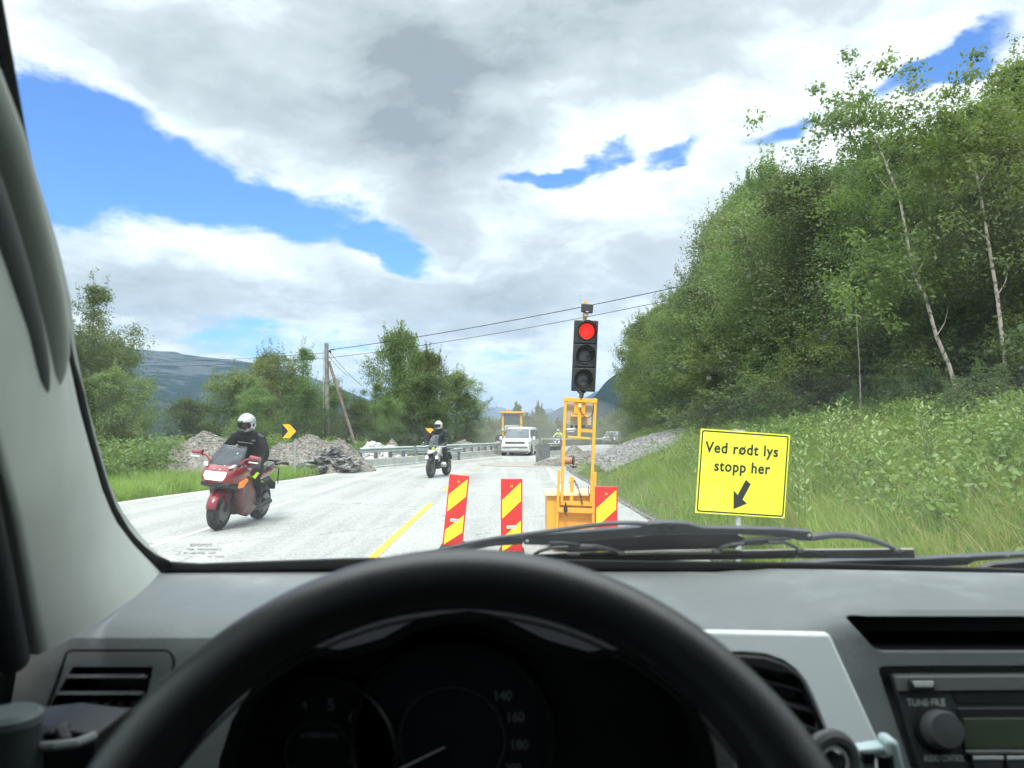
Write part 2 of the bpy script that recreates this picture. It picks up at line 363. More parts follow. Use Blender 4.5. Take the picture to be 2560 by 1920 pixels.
def terrain():
    gx = np.concatenate([-np.geomspace(6000, 30, 26), np.arange(-29, -12, 1.0), np.arange(-12, 14, .25), np.arange(14, 34, 1.0), np.geomspace(34, 6000, 26)])
    gy = np.concatenate([-np.geomspace(300, 5, 14), np.arange(-4, 60, .4), np.arange(60, 170, 2.0), np.geomspace(171, 9000, 36)])
    X, Y = np.meshgrid(gx, gy); Z = gz(X, Y)
    V = np.stack([X.ravel(), Y.ravel(), Z.ravel()], 1); nx = len(gx); ny = len(gy)
    i = np.arange(ny-1)[:, None]*nx+np.arange(nx-1)[None]; Fq = np.stack([i, i+1, i+nx+1, i+nx], -1).reshape(-1, 4)
    m = bpy.data.materials.new('ground_soil'); m.use_nodes = True; t = m.node_tree; b = t.nodes['Principled BSDF']
    tc = N(t, 'ShaderNodeTexCoord'); n1, _ = noise_(t, tc.outputs['Object'], .8, 6, .6); n2, _ = noise_(t, tc.outputs['Object'], 14, 5, .65)
    g = mixc(t, maprange(t, n2, .35, .65), (.045, .075, .018), (.12, .155, .045))
    g = mixc(t, maprange(t, n1, .5, .7), g, (.13, .135, .06))
    at_ = N(t, 'ShaderNodeAttribute'); at_.attribute_name = 'dirt'
    d = mixc(t, maprange(t, n2, .3, .7), (.26, .235, .2), (.13, .115, .095))
    f = maprange(t, math_(t, 'ADD', at_.outputs['Fac'], math_(t, 'MULTIPLY', math_(t, 'SUBTRACT', n2, .5), 1.2)), .35, .65)
    L(t, mixc(t, f, g, d), b.inputs['Base Color']); b.inputs['Roughness'].default_value = .95
    bp = N(t, 'ShaderNodeBump'); bp.inputs['Strength'].default_value = .7; bp.inputs['Distance'].default_value = .05; L(t, n2, bp.inputs['Height']); L(t, bp.outputs[0], b.inputs['Normal'])
    o = npmesh('ground', V, Fq, m, smooth=True)
    dr = X-XR(Y); dl = XL(Y)-X
    dirt = np.clip(1.1-np.clip(dr, 0, 9)/.55, 0, 1)*(dr > -1)+np.clip(.9-np.clip(dl, 0, 9)/.5, 0, 1)*(dl > -1)
    dirt = np.maximum(dirt, ((Y > 25) & (Y < 46) & (dl > -1) & (dl < 9))*.8); dirt = np.maximum(dirt, ((Y > 29) & (Y < 47) & (dr > -1) & (dr < 1.8))*.9)
    at2 = o.data.attributes.new('dirt', 'FLOAT', 'POINT'); at2.data.foreach_set('value', np.clip(dirt, 0, 1).ravel().astype(np.float32))
    tag(o, 'grassy roadside ground falling to the valley', kind='structure')
terrain()

def asphalt():
    m = bpy.data.materials.new('asphalt'); m.use_nodes = True; t = m.node_tree; b = t.nodes['Principled BSDF']
    tc = N(t, 'ShaderNodeTexCoord'); co = tc.outputs['Object']
    v = N(t, 'ShaderNodeTexVoronoi'); v.inputs['Scale'].default_value = 38; L(t, co, v.inputs[0])
    sp = maprange(t, v.outputs['Color'], 0, 1, -.5, .5, False)
    n1, _ = noise_(t, co, .35, 5, .6); n2, _ = noise_(t, co, 3, 6, .65); n4, _ = noise_(t, co, 22, 4, .7)
    mp = N(t, 'ShaderNodeMapping'); mp.inputs[3].default_value = (1.6, .06, 1); L(t, co, mp.inputs[0]); n3, _ = noise_(t, mp.outputs[0], 1.2, 5, .6)
    base = mixc(t, maprange(t, n3, .35, .68), (.365, .375, .365), (.285, .295, .287))
    base = mixc(t, math_(t, 'MULTIPLY', maprange(t, n1, .45, .72), .6), base, (.42, .42, .39))      # dust
    base = mixc(t, math_(t, 'MULTIPLY', maprange(t, n2, .55, .75), .28), base, (.24, .245, .24))
    hs = N(t, 'ShaderNodeHueSaturation'); L(t, base, hs.inputs['Color']); L(t, math_(t, 'ADD', 1.0, math_(t, 'ADD', math_(t, 'MULTIPLY', sp, .5), math_(t, 'MULTIPLY', math_(t, 'SUBTRACT', n4, .5), .7))), hs.inputs['Value'])
    # sealed cracks
    vc = N(t, 'ShaderNodeTexVoronoi'); vc.feature = 'DISTANCE_TO_EDGE'; vc.inputs['Scale'].default_value = .23; vc.inputs['Randomness'].default_value = 1
    _, wn = noise_(t, co, 1.5, 4, .6); ad = N(t, 'ShaderNodeVectorMath', operation='ADD'); L(t, co, ad.inputs[0]); L(t, wn, ad.inputs[1]); L(t, ad.outputs[0], vc.inputs[0])
    cr = math_(t, 'MULTIPLY', maprange(t, vc.outputs['Distance'], .006, .001), maprange(t, n1, .42, .55, 0, .6))
    L(t, mixc(t, cr, hs.outputs[0], (.12, .12, .12)), b.inputs['Base Color']); b.inputs['Roughness'].default_value = .8; b.inputs['Specular IOR Level'].default_value = .35
    bp = N(t, 'ShaderNodeBump'); bp.inputs['Strength'].default_value = .5; bp.inputs['Distance'].default_value = .006; L(t, v.outputs['Distance'], bp.inputs['Height']); L(t, bp.outputs[0], b.inputs['Normal'])
    M['asphalt'] = m
asphalt()
def strip(name, y0, y1, fl, fr, h, material, step=.5, cols=2, skirt=0, parent=None, jag=0):
    ys = np.arange(y0, y1+1e-6, step) if y1-y0 > step else np.array([y0, y1]); mb = MB(); rows = []
    for y in ys:
        l, r = float(fl(y)), float(fr(y)); z = float(zr(y))+h
        if jag: l += jag*(mnoise.noise(Vector((y*.9, 0, 3)))+.4*mnoise.noise(Vector((y*4, 0, 3)))); r += jag*(mnoise.noise(Vector((y*.9, 5, 3)))+.4*mnoise.noise(Vector((y*4, 5, 3))))
        row = [(l+(r-l)*i/(cols-1), y, z) for i in range(cols)]
        if skirt: row = [(l-.12, y, z-skirt)]+row+[(r+.12, y, z-skirt)]
        rows.append(row)
    mb.grid(rows); return mb.build(name, material, parent, smooth=0)
tag(strip('road', -55, 175, XL, XR, 0.0, M['asphalt'], cols=9, skirt=.12, jag=.05), 'pale worn asphalt road curving right into the roadworks', kind='structure')
mat('paint_white', (.78, .78, .76), .7, var=.0, col2=(.5, .5, .48), vscale=9, lo=.5, hi=.75)
mat('paint_yellow', (.78, .44, .05), .7, col2=(.50, .36, .12), vscale=7, lo=.5, hi=.8)
def marking(name, y0, y1, f, wd, m, label, step=.5):
    o = strip(name, y0, y1, lambda y: f(y)-wd/2, lambda y: f(y)+wd/2, .005, m, step); tag(o, label, kind='structure'); return o
XW = lambda y: -4.58+0*y
for i, (a, b) in enumerate([(-12, -8.5), (-5, -1.5), (2, 5.2), (9.0, 12.0), (14.5, 16.3), (17.8, 19.8), (21.6, 23.6), (25.7, 27.1)]): marking('lane_dash', a, b, XW, .09, M['paint_white'], 'white dashed lane marking on the asphalt', 5)
marking('yellow_line', -20, 15.9, XY, .11, M['paint_yellow'], 'solid yellow line painted on the asphalt')
for a, b in ((18.5, 20.3), (24.2, 26.2), (29.0, 31.8), (33.4, 35)): marking('yellow_line', a, b, XY, .10, M['paint_yellow'], 'worn yellow dash painted on the asphalt')
marking('edge_line', -30, 30.4, lambda y: 1.25+.012*np.clip(y-22, 0, 20)**1.2+0*y, .12, M['paint_white'], 'white edge line along the right shoulder')
marking('edge_line', -30, 26, lambda y: XL(y)+.22, .10, M['paint_white'], 'white edge line along the left verge')
# far carriageway edge line and patches of dust tracked over the road
mat('dust', (.36, .34, .29), .95, col2=(.28, .265, .23), vscale=3, bump=.6, bscale=30)
def patch(name, pts, m, h, label):
    mb = MB(); mb.add([(x, y, float(zr(y))+h) for x, y in pts], [tuple(range(len(pts)))]); o = mb.build(name, m, smooth=0); tag(o, label, kind='structure')
def blobpts(cx, cy, rx, ry, rot, n=40, s=0):
    o = []
    for i in range(n):
        t = 2*math.pi*i/n; k = 1+.35*mnoise.noise(Vector((math.cos(t)*1.5+s, math.sin(t)*1.5, s)))+.15*mnoise.noise(Vector((math.cos(t)*6+s, math.sin(t)*6, s)))
        x, y = math.cos(t)*rx*k, math.sin(t)*ry*k; o.append((cx+x*math.cos(rot)-y*math.sin(rot), cy+x*math.sin(rot)+y*math.cos(rot)))
    return o
patch('dust_patch', blobpts(.6, 33.5, 1.9, 2.6, .3, s=1), M['dust'], .009, 'brown dust tracked over the lane by the heap')
patch('dust_patch', blobpts(-2.3, 37, .5, 6, -.25, s=4), M['dust'], .010, 'dusty tyre track beside the left guard rail')

# lake and far hills
mat('lake_water', (.30, .38, .40), .12, spec=.6, bump=.15, bscale=2)
mb = MB(); mb.box((-330, 420, -9.9), (560, 330, .4)); tag(mb.build('lake', M['lake_water'], smooth=0), 'pale lake down in the valley', kind='structure')
def hillmat(name, c1, c2, rock, snow=None, rk=(.55, .66)):
    m = bpy.data.materials.new(name); m.use_nodes = True; t = m.node_tree; b = t.nodes['Principled BSDF']
    tc = N(t, 'ShaderNodeTexCoord'); co = tc.outputs['Object']; g = N(t, 'ShaderNodeNewGeometry'); sp = N(t, 'ShaderNodeSeparateXYZ'); L(t, co, sp.inputs[0])
    n1, _ = noise_(t, co, .012, 8, .62); n2, _ = noise_(t, co, .11, 5, .7)
    c = mixc(t, maprange(t, n2, .38, .62), c1, c2)
    mp = N(t, 'ShaderNodeMapping'); mp.inputs[3].default_value = (1, 1, 2.2); L(t, co, mp.inputs[0]); n3, _ = noise_(t, mp.outputs[0], .008, 8, .65)
    hh = maprange(t, sp.outputs[2], 60, 210, 0, .12, False)
    c = mixc(t, maprange(t, math_(t, 'ADD', n3, hh), *rk), c, rock)
    if snow:
        s = maprange(t, math_(t, 'ADD', sp.outputs[2], math_(t, 'MULTIPLY', math_(t, 'SUBTRACT', n1, .5), 900)), snow, snow+60); c = mixc(t, s, c, (.8, .82, .85))
    L(t, c, b.inputs['Base Color']); b.inputs['Roughness'].default_value = .95; b.inputs['Specular IOR Level'].default_value = .1
    bp = N(t, 'ShaderNodeBump'); bp.inputs['Strength'].default_value = 1; bp.inputs['Distance'].default_value = 14; L(t, n2, bp.inputs['Height']); L(t, bp.outputs[0], b.inputs['Normal'])
    return m
def mountain(name, ridge, Y, D, material, amp, label, seed=0, tilt=0):
    px = np.array([p[0] for p in ridge], float); py = np.array([p[1] for p in ridge], float)
    n, k = 150, 46; P = np.linspace(px[0], px[-1], n); Q = np.interp(P, px, py); rows = []
    for j in range(k):
        v = j/(k-1)*1.35; row = []
        for i in range(n):
            yr = Y+tilt*(P[i]-px[0]); X = (P[i]-CX)/F*yr; H = CH-(Q[i]-HY)/F*yr+14
            hv = v**.8 if v < 1 else max(0, 1-(v-1)*1.2)
            y = yr-D*(1-v)
            p3 = Vector((X/D*3+seed, y/D*3, seed*2.7)); nz = mnoise.fractal(p3, 1.0, 2.1, 6)
            nr = abs(mnoise.noise(Vector((X/D*4+seed, v*1.2, 5+seed))))
            fade = min(1, v*4)*(1 if v > 1 else (1-v)**.6*1.0+.12)
            row.append((X, y, -14+H*hv+amp*(nz*.8-nr*.9)*fade))
        rows.append(row)
    mb = MB(); mb.grid(rows); o = mb.build(name, material, smooth=180); tag(o, label, kind='structure'); return o
hm1 = hillmat('hill_forest', (.012, .027, .020), (.028, .050, .032), (.11, .125, .125))
hm2 = hillmat('hill_far', (.018, .034, .03), (.03, .05, .04), (.15, .15, .14), snow=1500)
hm3 = hillmat('hill_snow', (.05, .07, .05), (.06, .08, .06), (.2, .2, .2), snow=430)
mountain('hill', [(-700, 830), (-350, 830), (0, 850), (200, 862), (300, 868), (360, 872), (440, 882), (520, 892), (600, 898), (660, 910), (730, 932), (800, 950), (900, 990), (1000, 1030), (1130, 1068), (1200, 1085)], 2700, 1500, hm1, 46, 'forested ridge with grey crags beyond the valley', 1)
mountain('hill', [(-600, 900), (0, 925), (250, 960), (360, 985), (450, 1010), (560, 1040), (700, 1066), (800, 1090)], 1500, 700, hm1, 20, 'darker wooded spur on the far side of the lake', 4)
mountain('hill', [(1440, 1100), (1475, 1020), (1500, 968), (1520, 945), (1545, 930), (1600, 905), (1700, 880), (1900, 820), (2300, 790), (3000, 780), (3600, 780)], 1300, 700, hm1, 14, 'dark green hill rising behind the right hand trees', 7)
mountain('hill', [(1150, 1080), (1300, 1068), (1345, 1055), (1375, 1034), (1405, 1018), (1440, 1002), (1490, 980), (1560, 950), (1700, 930), (1900, 900)], 4200, 1800, hm2, 35, 'blue mountain behind the signal trailer', 9)
mountain('hill', [(1000, 1066), (1120, 1050), (1170, 1034), (1215, 1022), (1245, 1016), (1275, 1024), (1330, 1030), (1375, 1020), (1400, 1030), (1480, 1010), (1600, 1000)], 9500, 3500, hm3, 70, 'distant mountains with snow patches', 12)
# the air of the valley
hz = MB(); hz.box((0, 4950, 215), (16000, 14000, 470)); hzo = hz.build('haze', None, smooth=0)
hzo.data.materials.clear()
hmz = bpy.data.materials.new('haze'); hmz.use_nodes = True; t = hmz.node_tree; t.nodes.clear(); o = N(t, 'ShaderNodeOutputMaterial'); pv = N(t, 'ShaderNodeVolumePrincipled')
pv.inputs['Color'].default_value = (.36, .62, 1, 1); pv.inputs['Density'].default_value = .00011; pv.inputs['Anisotropy'].default_value = .2; L(t, pv.outputs[0], o.inputs[1])
hzo.data.materials.append(hmz); tag(hzo, 'thin valley haze', kind='stuff')
dm = bpy.data.materials.new('road_dust_air'); dm.use_nodes = True; t = dm.node_tree; t.nodes.clear(); o = N(t, 'ShaderNodeOutputMaterial'); pv = N(t, 'ShaderNodeVolumePrincipled')
pv.inputs['Color'].default_value = (.98, .96, .93, 1); pv.inputs['Density'].default_value = .022; L(t, pv.outputs[0], o.inputs[1])
mb = MB(); mb.ball((2.2, 56, .6), (7.5, 9, 3.6), 24, 14); tag(mb.build('dust_cloud', dm, smooth=180), 'pale dust hanging round the white van', kind='stuff')
# ---------------------------------------------------------------- vegetation
leafmat('leaf_dark', (.066, .106, .044), (.135, .188, .072), .45)
leafmat('leaf_mid', (.098, .152, .055), (.200, .268, .094), .48)
leafmat('leaf_willow', (.10, .15, .06), (.25, .31, .13), .42, .4)
mat('bark_birch', (.42, .38, .33), .85, col2=(.10, .085, .07), vscale=14, lo=.5, hi=.62, bump=.5, bscale=40)
mat('bark_dark', (.11, .09, .07), .9, var=.4, vscale=12, bump=.6, bscale=40)
def leaf_cloud(C, Rr, per, size, r, droop=0.0, elong=.5, flat=.0):
    """C clump centres (n,3), Rr radii (n,), per leaves each"""
    n = len(C); d = r.normal(0, 1, (n, per, 3)); d /= np.linalg.norm(d, axis=2, keepdims=True)+1e-9
    rad = r.uniform(0, 1, (n, per, 1))**.62*1.12
    P = C[:, None]+d*rad*Rr[:, None, None]*np.array([1, 1, .75])
    if droop: P[..., 2] -= droop*r.uniform(0, 1, (n, per))**2*Rr[:, None]*1.8
    P = P.reshape(-1, 3); nn = d.reshape(-1, 3)*.8+r.normal(0, .6, (n*per, 3))+np.array([0, 0, .45]); nn /= np.linalg.norm(nn, axis=1, keepdims=True)
    u = np.cross(nn, r.normal(0, 1, (len(P), 3))); u /= np.linalg.norm(u, axis=1, keepdims=True)+1e-9
    if droop: u = u*(1-droop*.6)+np.array([0, 0, -1])*droop*.8; u /= np.linalg.norm(u, axis=1, keepdims=True)
    v = np.cross(nn, u); s = (size*r.uniform(.6, 1.3, (len(P), 1)))
    V = np.stack([P-u*s*.6, P+v*s*elong*.62-u*s*.02+nn*s*.1, P+u*s*.7, P-v*s*elong*.62-u*s*.02+nn*s*.1], 1).reshape(-1, 3)
    Fq = np.arange(len(V)).reshape(-1, 4); cl = np.repeat(r.uniform(0, 1, n), per); rn = .55*cl+.45*r.uniform(0, 1, len(P))
    return V, Fq, rn
def make_tree(seed, H=8.0, W=2.0, lowest=.12, nclump=120, per=150, size=.085, leaf='leaf_mid', bark='bark_dark', kind='birch', trunk_r=.09, lean=.3, crad=(.42, .85)):
    r = np.random.default_rng(seed)
    tp = []; x = y = 0.0; dx, dy = r.normal(0, lean*.1, 2)
    for i in range(9):
        t = i/8; tp.append((x, y, t*H*.96)); x += dx+r.normal(0, .05); y += dy+r.normal(0, .05)
    tpn = np.array(tp)
    # crown envelope: width by height, made uneven by a few lobes
    C = []; k = 0; lob = r.uniform(0, 6.28, 5)
    while len(C) < nclump and k < 9000:
        k += 1; t = r.uniform(lowest, 1.0)
        if kind == 'weep': wv = W*(math.sin(math.pi*min(1, (1-t)*.9+.08))**.7)*.9
        elif kind == 'round': wv = W*math.sqrt(max(0, 1-((t-.5)/.52)**2))
        elif kind == 'bush': wv = W*math.sqrt(max(0.02, 1-((t-.35)/.66)**2))
        else: wv = W*(.25+.75*math.sin(math.pi*min(1, .18+.80*(1-t)))**.8)*(1 if t < .93 else .35)
        a = r.uniform(0, 6.28); wv *= .72+.22*math.sin(3*a+lob[0]+t*5)+.2*math.sin(2*a+lob[1]-t*9)
        rr = wv*r.uniform(.25, 1)**.5
        c = np.array([np.interp(t*H*.96, tpn[:, 2], tpn[:, 0])+math.cos(a)*rr, np.interp(t*H*.96, tpn[:, 2], tpn[:, 1])+math.sin(a)*rr, t*H])
        if mnoise.noise(Vector(c*.62)+Vector((seed*3.1, 0, 0))) < -.30: continue
        C.append(c)
    for t in np.linspace(.55, .985, 26): C.append(np.array([np.interp(t*H*.96, tpn[:, 2], tpn[:, 0]), np.interp(t*H*.96, tpn[:, 2], tpn[:, 1]), t*H])+r.normal(0, .30*(1.1-t)+.05, 3))
    C = np.array(C); Rr = r.uniform(crad[0], crad[1], len(C))*np.interp(C[:, 2]/H, [0, .75, 1], [1.1, 1, .55])
    V, Fq, rn = leaf_cloud(C, Rr, per, size, r, droop=.8 if kind == 'weep' else .12, elong=.5 if kind != 'willow' else .3)
    # sparse outer sprigs so that the outline is ragged
    sel = r.choice(len(C), 85); d = C[sel]-np.array([0, 0, H*.45]); d /= np.linalg.norm(d, axis=1, keepdims=True)
    sp = []
    for c, q in zip(C[sel], d):
        for s_ in np.linspace(.35, 1.1, 7): sp.append(c+(q*.9+np.array([0, 0, .35]))*s_*.62+r.normal(0, .03, 3))
    V2, F2, r2 = leaf_cloud(np.array(sp), np.full(len(sp), .10), 7, size*.8, r)
    V = np.concatenate([V, V2]); Fq = np.concatenate([Fq, F2+len(V)-len(V2)]); rn = np.concatenate([rn, r2])
    crown = npmesh('crown', V, Fq, M[leaf], rn, parent='mesh')
    mb = MB(); mb.tube(tp, [trunk_r*(1.15-.95*i/8) for i in range(9)], 8)
    for c in C[r.choice(len(C), min(len(C), 40), replace=False)]:
        h = max(.1*H, c[2]-np.hypot(c[0], c[1])*.75); b = Vector((np.interp(h, tpn[:, 2], tpn[:, 0]), np.interp(h, tpn[:, 2], tpn[:, 1]), h)); e = Vector(c)
        m_ = (b+e)/2+Vector((0, 0, .12)); q = trunk_r*.32*(1.1-h/H); mb.tube([b, m_, e], [q, q*.6, .006], 5, cap=False)
    tr = mb.build('trunk', M[bark]); trm = tr.data; bpy.data.objects.remove(tr)
    return dict(crown=crown, trunk=trm, H=H)
TV = [make_tree(11, 8.5, 2.5, .03, 190, 190, .075), make_tree(12, 8.5, 2.3, .05, 180, 190, .075, leaf='leaf_dark'), make_tree(13, 8.0, 2.8, .0, 210, 180, .075, kind='bush', leaf='leaf_dark'),
      make_tree(14, 8.5, 2.5, .06, 185, 190, .075, leaf='leaf_mid', lean=.6), make_tree(15, 8.0, 2.7, .0, 210, 180, .075, kind='round', leaf='leaf_willow'),
      make_tree(16, 8.5, 2.9, .06, 210, 170, .10, kind='weep', leaf='leaf_mid'), make_tree(17, 9, 1.25, .1, 90, 150, leaf='leaf_mid')]
FV = [make_tree(21, 8, 3.0, .0, 150, 90, kind='round', size=.18, leaf='leaf_mid', crad=(.5, .9)), make_tree(22, 8, 2.8, .0, 150, 90, kind='bush', size=.18, leaf='leaf_dark', crad=(.5, .9))]
BV = [make_tree(31, 3.0, 1.7, .0, 95, 120, .085, kind='bush', leaf='leaf_mid', trunk_r=.04, crad=(.28, .5)), make_tree(32, 3.0, 1.6, .0, 95, 120, .085, kind='round', leaf='leaf_dark', trunk_r=.04, crad=(.28, .5))]
def plant_tree(v, x, y, h, ws, name, label, group, rz=None, sink=.1):
    z = gz1(x, y)-sink; o = empty(name, (x, y, z), random.uniform(0, 6.28) if rz is None else rz); s = h/v['H']; o.scale = (s*ws, s*ws, s)
    tag(o, label, 'tree', group)
    for part in ('trunk', 'crown'):
        c = bpy.data.objects.new(part, v[part]); COL.objects.link(c); c.parent = o
    return o
SKR = [(1540, 1000), (1562, 858), (1600, 812), (1620, 790), (1666, 748), (1735, 715), (1760, 640), (1782, 548), (1850, 500), (1880, 485), (1909, 405), (1950, 440), (2050, 410), (2150, 372), (2230, 250), (2290, 262), (2330, 240), (2420, 165), (2480, 190), (2560, 98), (2700, 40), (3000, 0), (4000, 0)]
def htop(x, y, sk):
    k = [p[0] for p in sk]; v = [p[1] for p in sk]; px = CX+F*x/y; sy = max(np.interp(px, k, v)-6, np.interp(px-1.5*F/y, k, v)-70); return CH+(HY-sy)/F*y
def forest():
    y = 9.5; i = 0
    while y < 84:
        for row in range(3):
            x = float(XR(y))+[6.6, 9.2, 12.5][row]+random.uniform(-.6, .6); yy = y+random.uniform(-.8, .8)
            if row == 0 and y < 12.5: x += 1.7
            px = CX+F*x/yy
            if px > 3100: continue
            top = htop(x, yy, SKR); h = top-gz1(x, yy)
            h *= [.93, .97, .9][row]*random.uniform(.9, 1.03)
            h = max(3.2, min(h, 15)); v = random.choice([0, 1, 2, 3, 2, 0, 4, 3])
            ws = min(1.35, max(.85, 8.5/h))*random.uniform(.9, 1.1)
            kd = {0: 'mid green birch', 1: 'dark green tree', 2: 'dark low branched tree', 3: 'light green birch', 4: 'grey green willow'}[v]; zn = 'near end' if yy < 20 else 'middle' if yy < 42 else 'far end'; rw = ('front row', 'second row', 'back row')[row]
            plant_tree(TV[v], x, yy, h, ws, 'roadside_tree', f'{kd} in the {rw} at the {zn} of the right wood', 'trees of the wood on the right hand bank'); i += 1
        y += 2.3 if y < 30 else 3.3
    for px, y, v in ((1596, 72, 2), (1612, 63, 4), (1625, 57, 0), (1640, 53, 2), (1655, 49, 3), (1672, 46, 0), (1690, 43, 2), (1700, 40, 4), (1620, 60, 1), (1680, 52, 1), (1640, 66, 0), (1725, 42, 1)):
        x = (px-CX)/F*y; h = CH+(HY-np.interp(px, [p[0] for p in SKR], [p[1] for p in SKR])-random.uniform(0, 30))/F*y-gz1(x, y)
        plant_tree(TV[v], x, y, h, min(1.3, max(.8, (8/h)**.5)), 'roadside_tree', f"{('mid green birch', 'dark green tree', 'dark low branched tree', 'light green birch', 'grey green willow')[v]} where the right wood ends by the stony slope", 'trees of the wood on the right hand bank')
    y = 13.0; k = 0
    while y < 80:
        for dd in (5.4, 6.6):
            if y < 18 and dd < 6: continue
            x = float(XR(y))+dd+random.uniform(-.4, .4); zn = 'near end' if y < 24 else 'middle' if y < 45 else 'far end'; v = random.randrange(2)
            plant_tree(BV[v], x, y+random.uniform(-.6, .6), random.uniform(1.8, 3.4)*(1 if y > 20 else .75), random.uniform(1, 1.4), 'bush', f"{('light green', 'dark green')[v]} bush at the foot of the wood, at its {zn}", 'bushes at the foot of the right hand wood')['category'] = 'bush'
        y += 1.7 if y < 30 else 2.6
    for px, py, y in ((1909, 400, 27.0), (1640, 790, 50)):
        x = (px-CX)/F*y; plant_tree(TV[6], x, y, CH+(HY-py)/F*y-gz1(x, y), 1.0, 'slender_tree', 'slender tree whose tip stands above the wood' if px > 1800 else 'small pointed tree at the far end of the wood', None)
forest()
for i in range(12):
    y = 7.5+33*(i/12)**1.2+random.uniform(-.4, .4); x = float(XR(y))+random.uniform(2.8, 5.4)
    if 23 < y < 45 and x-float(XR(y)) < 4.4: x = float(XR(y))+5
    v = random.randrange(2); t_ = plant_tree(BV[v], x, y, random.uniform(.6, 1.15), random.uniform(1.0, 1.6), 'shrub', f"{('light green', 'dark green')[v]} low shrub in the grass of the {'near' if y < 16 else 'far'} part of the bank", 'low shrubs on the right hand bank'); t_['category'] = 'shrub'
def lean_birch(pts, Y, label):
    P = [at(px, py, Y+dy) for px, py, dy in pts]; base = P[-1]; o = empty('birch_tree', base); tag(o, label, 'tree')
    k = len(P); Q = [p-base for p in P[::-1]]; Q[0].z -= .3
    mb = MB(); mb.tube(Q, [.038-.021*i/(k-1) for i in range(k)], 10)
    for i in range(2, k):
        mb.tube([Q[i], Q[i]+Vector((.2*(-1)**i, .1, .25)), Q[i]+Vector((.35*(-1)**i, .25, .55))], [.010, .007, .003], 5, cap=False)
    mb.build('trunk', M['bark_birch'], o)
    r = np.random.default_rng(int(pts[0][0])); C = []
    for i in range(3, k):
        for _ in range(34): C.append(np.array(Q[i])+r.normal(0, 1, 3)*np.array([.7, .5, .45])+np.array([0, .35 if i < k-2 else 0, .3]))
    V, Fq, rn = leaf_cloud(np.array(C), r.uniform(.15, .35, len(C)), 70, .07, r, .1)
    npmesh('crown', V, Fq, M['leaf_mid'], rn, parent=o)
lean_birch([(2180, 330, .4), (2215, 410, .3), (2250, 497, .2), (2285, 694, 0), (2313, 740, 0), (2341, 841, 0), (2372, 912, 0), (2402, 968, 0)], 13.3, 'white birch trunk leaning left at the edge of the wood')
lean_birch([(2420, 340, .3), (2447, 463, .2), (2470, 600, .1), (2493, 740, 0), (2508, 867, 0), (2529, 985, 0)], 12.6, 'straighter white birch trunk near the right edge of the wood')
for px, py, t_, Y in ((2155, 955, 840, 15.5),):
    b = at(px, py, Y); o = empty('sapling', (b.x, b.y, gz1(b.x, b.y))); tag(o, {2155: 'thin pale stem standing in the dark undergrowth left of the leaning birch', 2205: 'thin pale stem nearest the leaning birch', 2100: 'thin pale stem furthest left in the undergrowth'}[px], 'sapling')
    hh = CH+(HY-t_)/F*Y-gz1(b.x, b.y)+.8
    mb = MB(); mb.tube([(0, 0, -.2), (-.05, 0, hh*.5), (-.14, 0, hh)], [.018, .014, .008], 7); mb.build('trunk', M['bark_birch'], o)
    r = np.random.default_rng(px); V, Fq, rn = leaf_cloud(np.array([(-.14, .1, hh)]*4)+r.normal(0, .3, (4, 3)), np.full(4, .4), 90, .07, r); npmesh('crown', V, Fq, M['leaf_dark'], rn, parent=o)
# left hand trees: (px, top py, distance, width scale, variant, label)
LT = [(192, 700, 29, .85, 3, 'tall ragged tree at the left beside the windscreen pillar'), (285, 905, 27, .85, 4, 'broad willow in front of the tall tree at the left'), (130, 780, 27, 1.2, 1, 'dark tree mostly behind the windscreen pillar'), (300, 1030, 31, .8, 2, 'low dark bush beside the lake view'),
      (235, 830, 30, .8, 2, 'dark bushy tree right of the tall ragged one at the left'), (505, 985, 39, 1.0, 2, 'low rounded bush at the left end of the copse behind the heaps'), (570, 915, 41, .95, 4, 'grey green willow behind the rider of the red motorcycle'), (640, 955, 38, .8, 0, 'mid green bush between the willow and the feathery trees'), (690, 868, 44, .8, 4, 'feathery tree left of the utility pole'), (745, 862, 46, .8, 3, 'feathery tree just left of the utility pole'),
      (760, 960, 41, .85, 1, 'darker bush behind the arrow sign'), (835, 955, 47, .8, 0, 'bushy tree behind the utility pole'), (880, 985, 43, .8, 2, 'dark bush behind the leaning pole strut'), (925, 950, 48, .75, 3, 'light green tree right of the pole strut'), (960, 985, 44, .75, 0, 'yellowish green bush behind the guard rail'),
      (1000, 818, 50, .8, 5, 'weeping birch, the tallest crown of the left hand copse'), (1070, 870, 51, .8, 5, 'smaller weeping birch beside the tallest one'), (1035, 925, 47, 1.05, 2, 'green tree under the weeping birches'), (1135, 920, 53, 1.05, 4, 'dark rounded tree right of the weeping birches'), (1165, 975, 52, .75, 1, 'dark tree at the right end of the copse'), (1095, 985, 47, .8, 2, 'low dark tree above the guard rail')]
for px, py, Y, ws, v, lab in LT:
    x = (px-CX)/F*Y; g = max(gz1(x, Y), -4.5); h = CH+(HY-py)/F*Y-g
    o = plant_tree(TV[v], x, Y, h, ws*(8.5/h)**.35*1.18, 'roadside_tree', lab, None, sink=0); o.location.z = g-.3
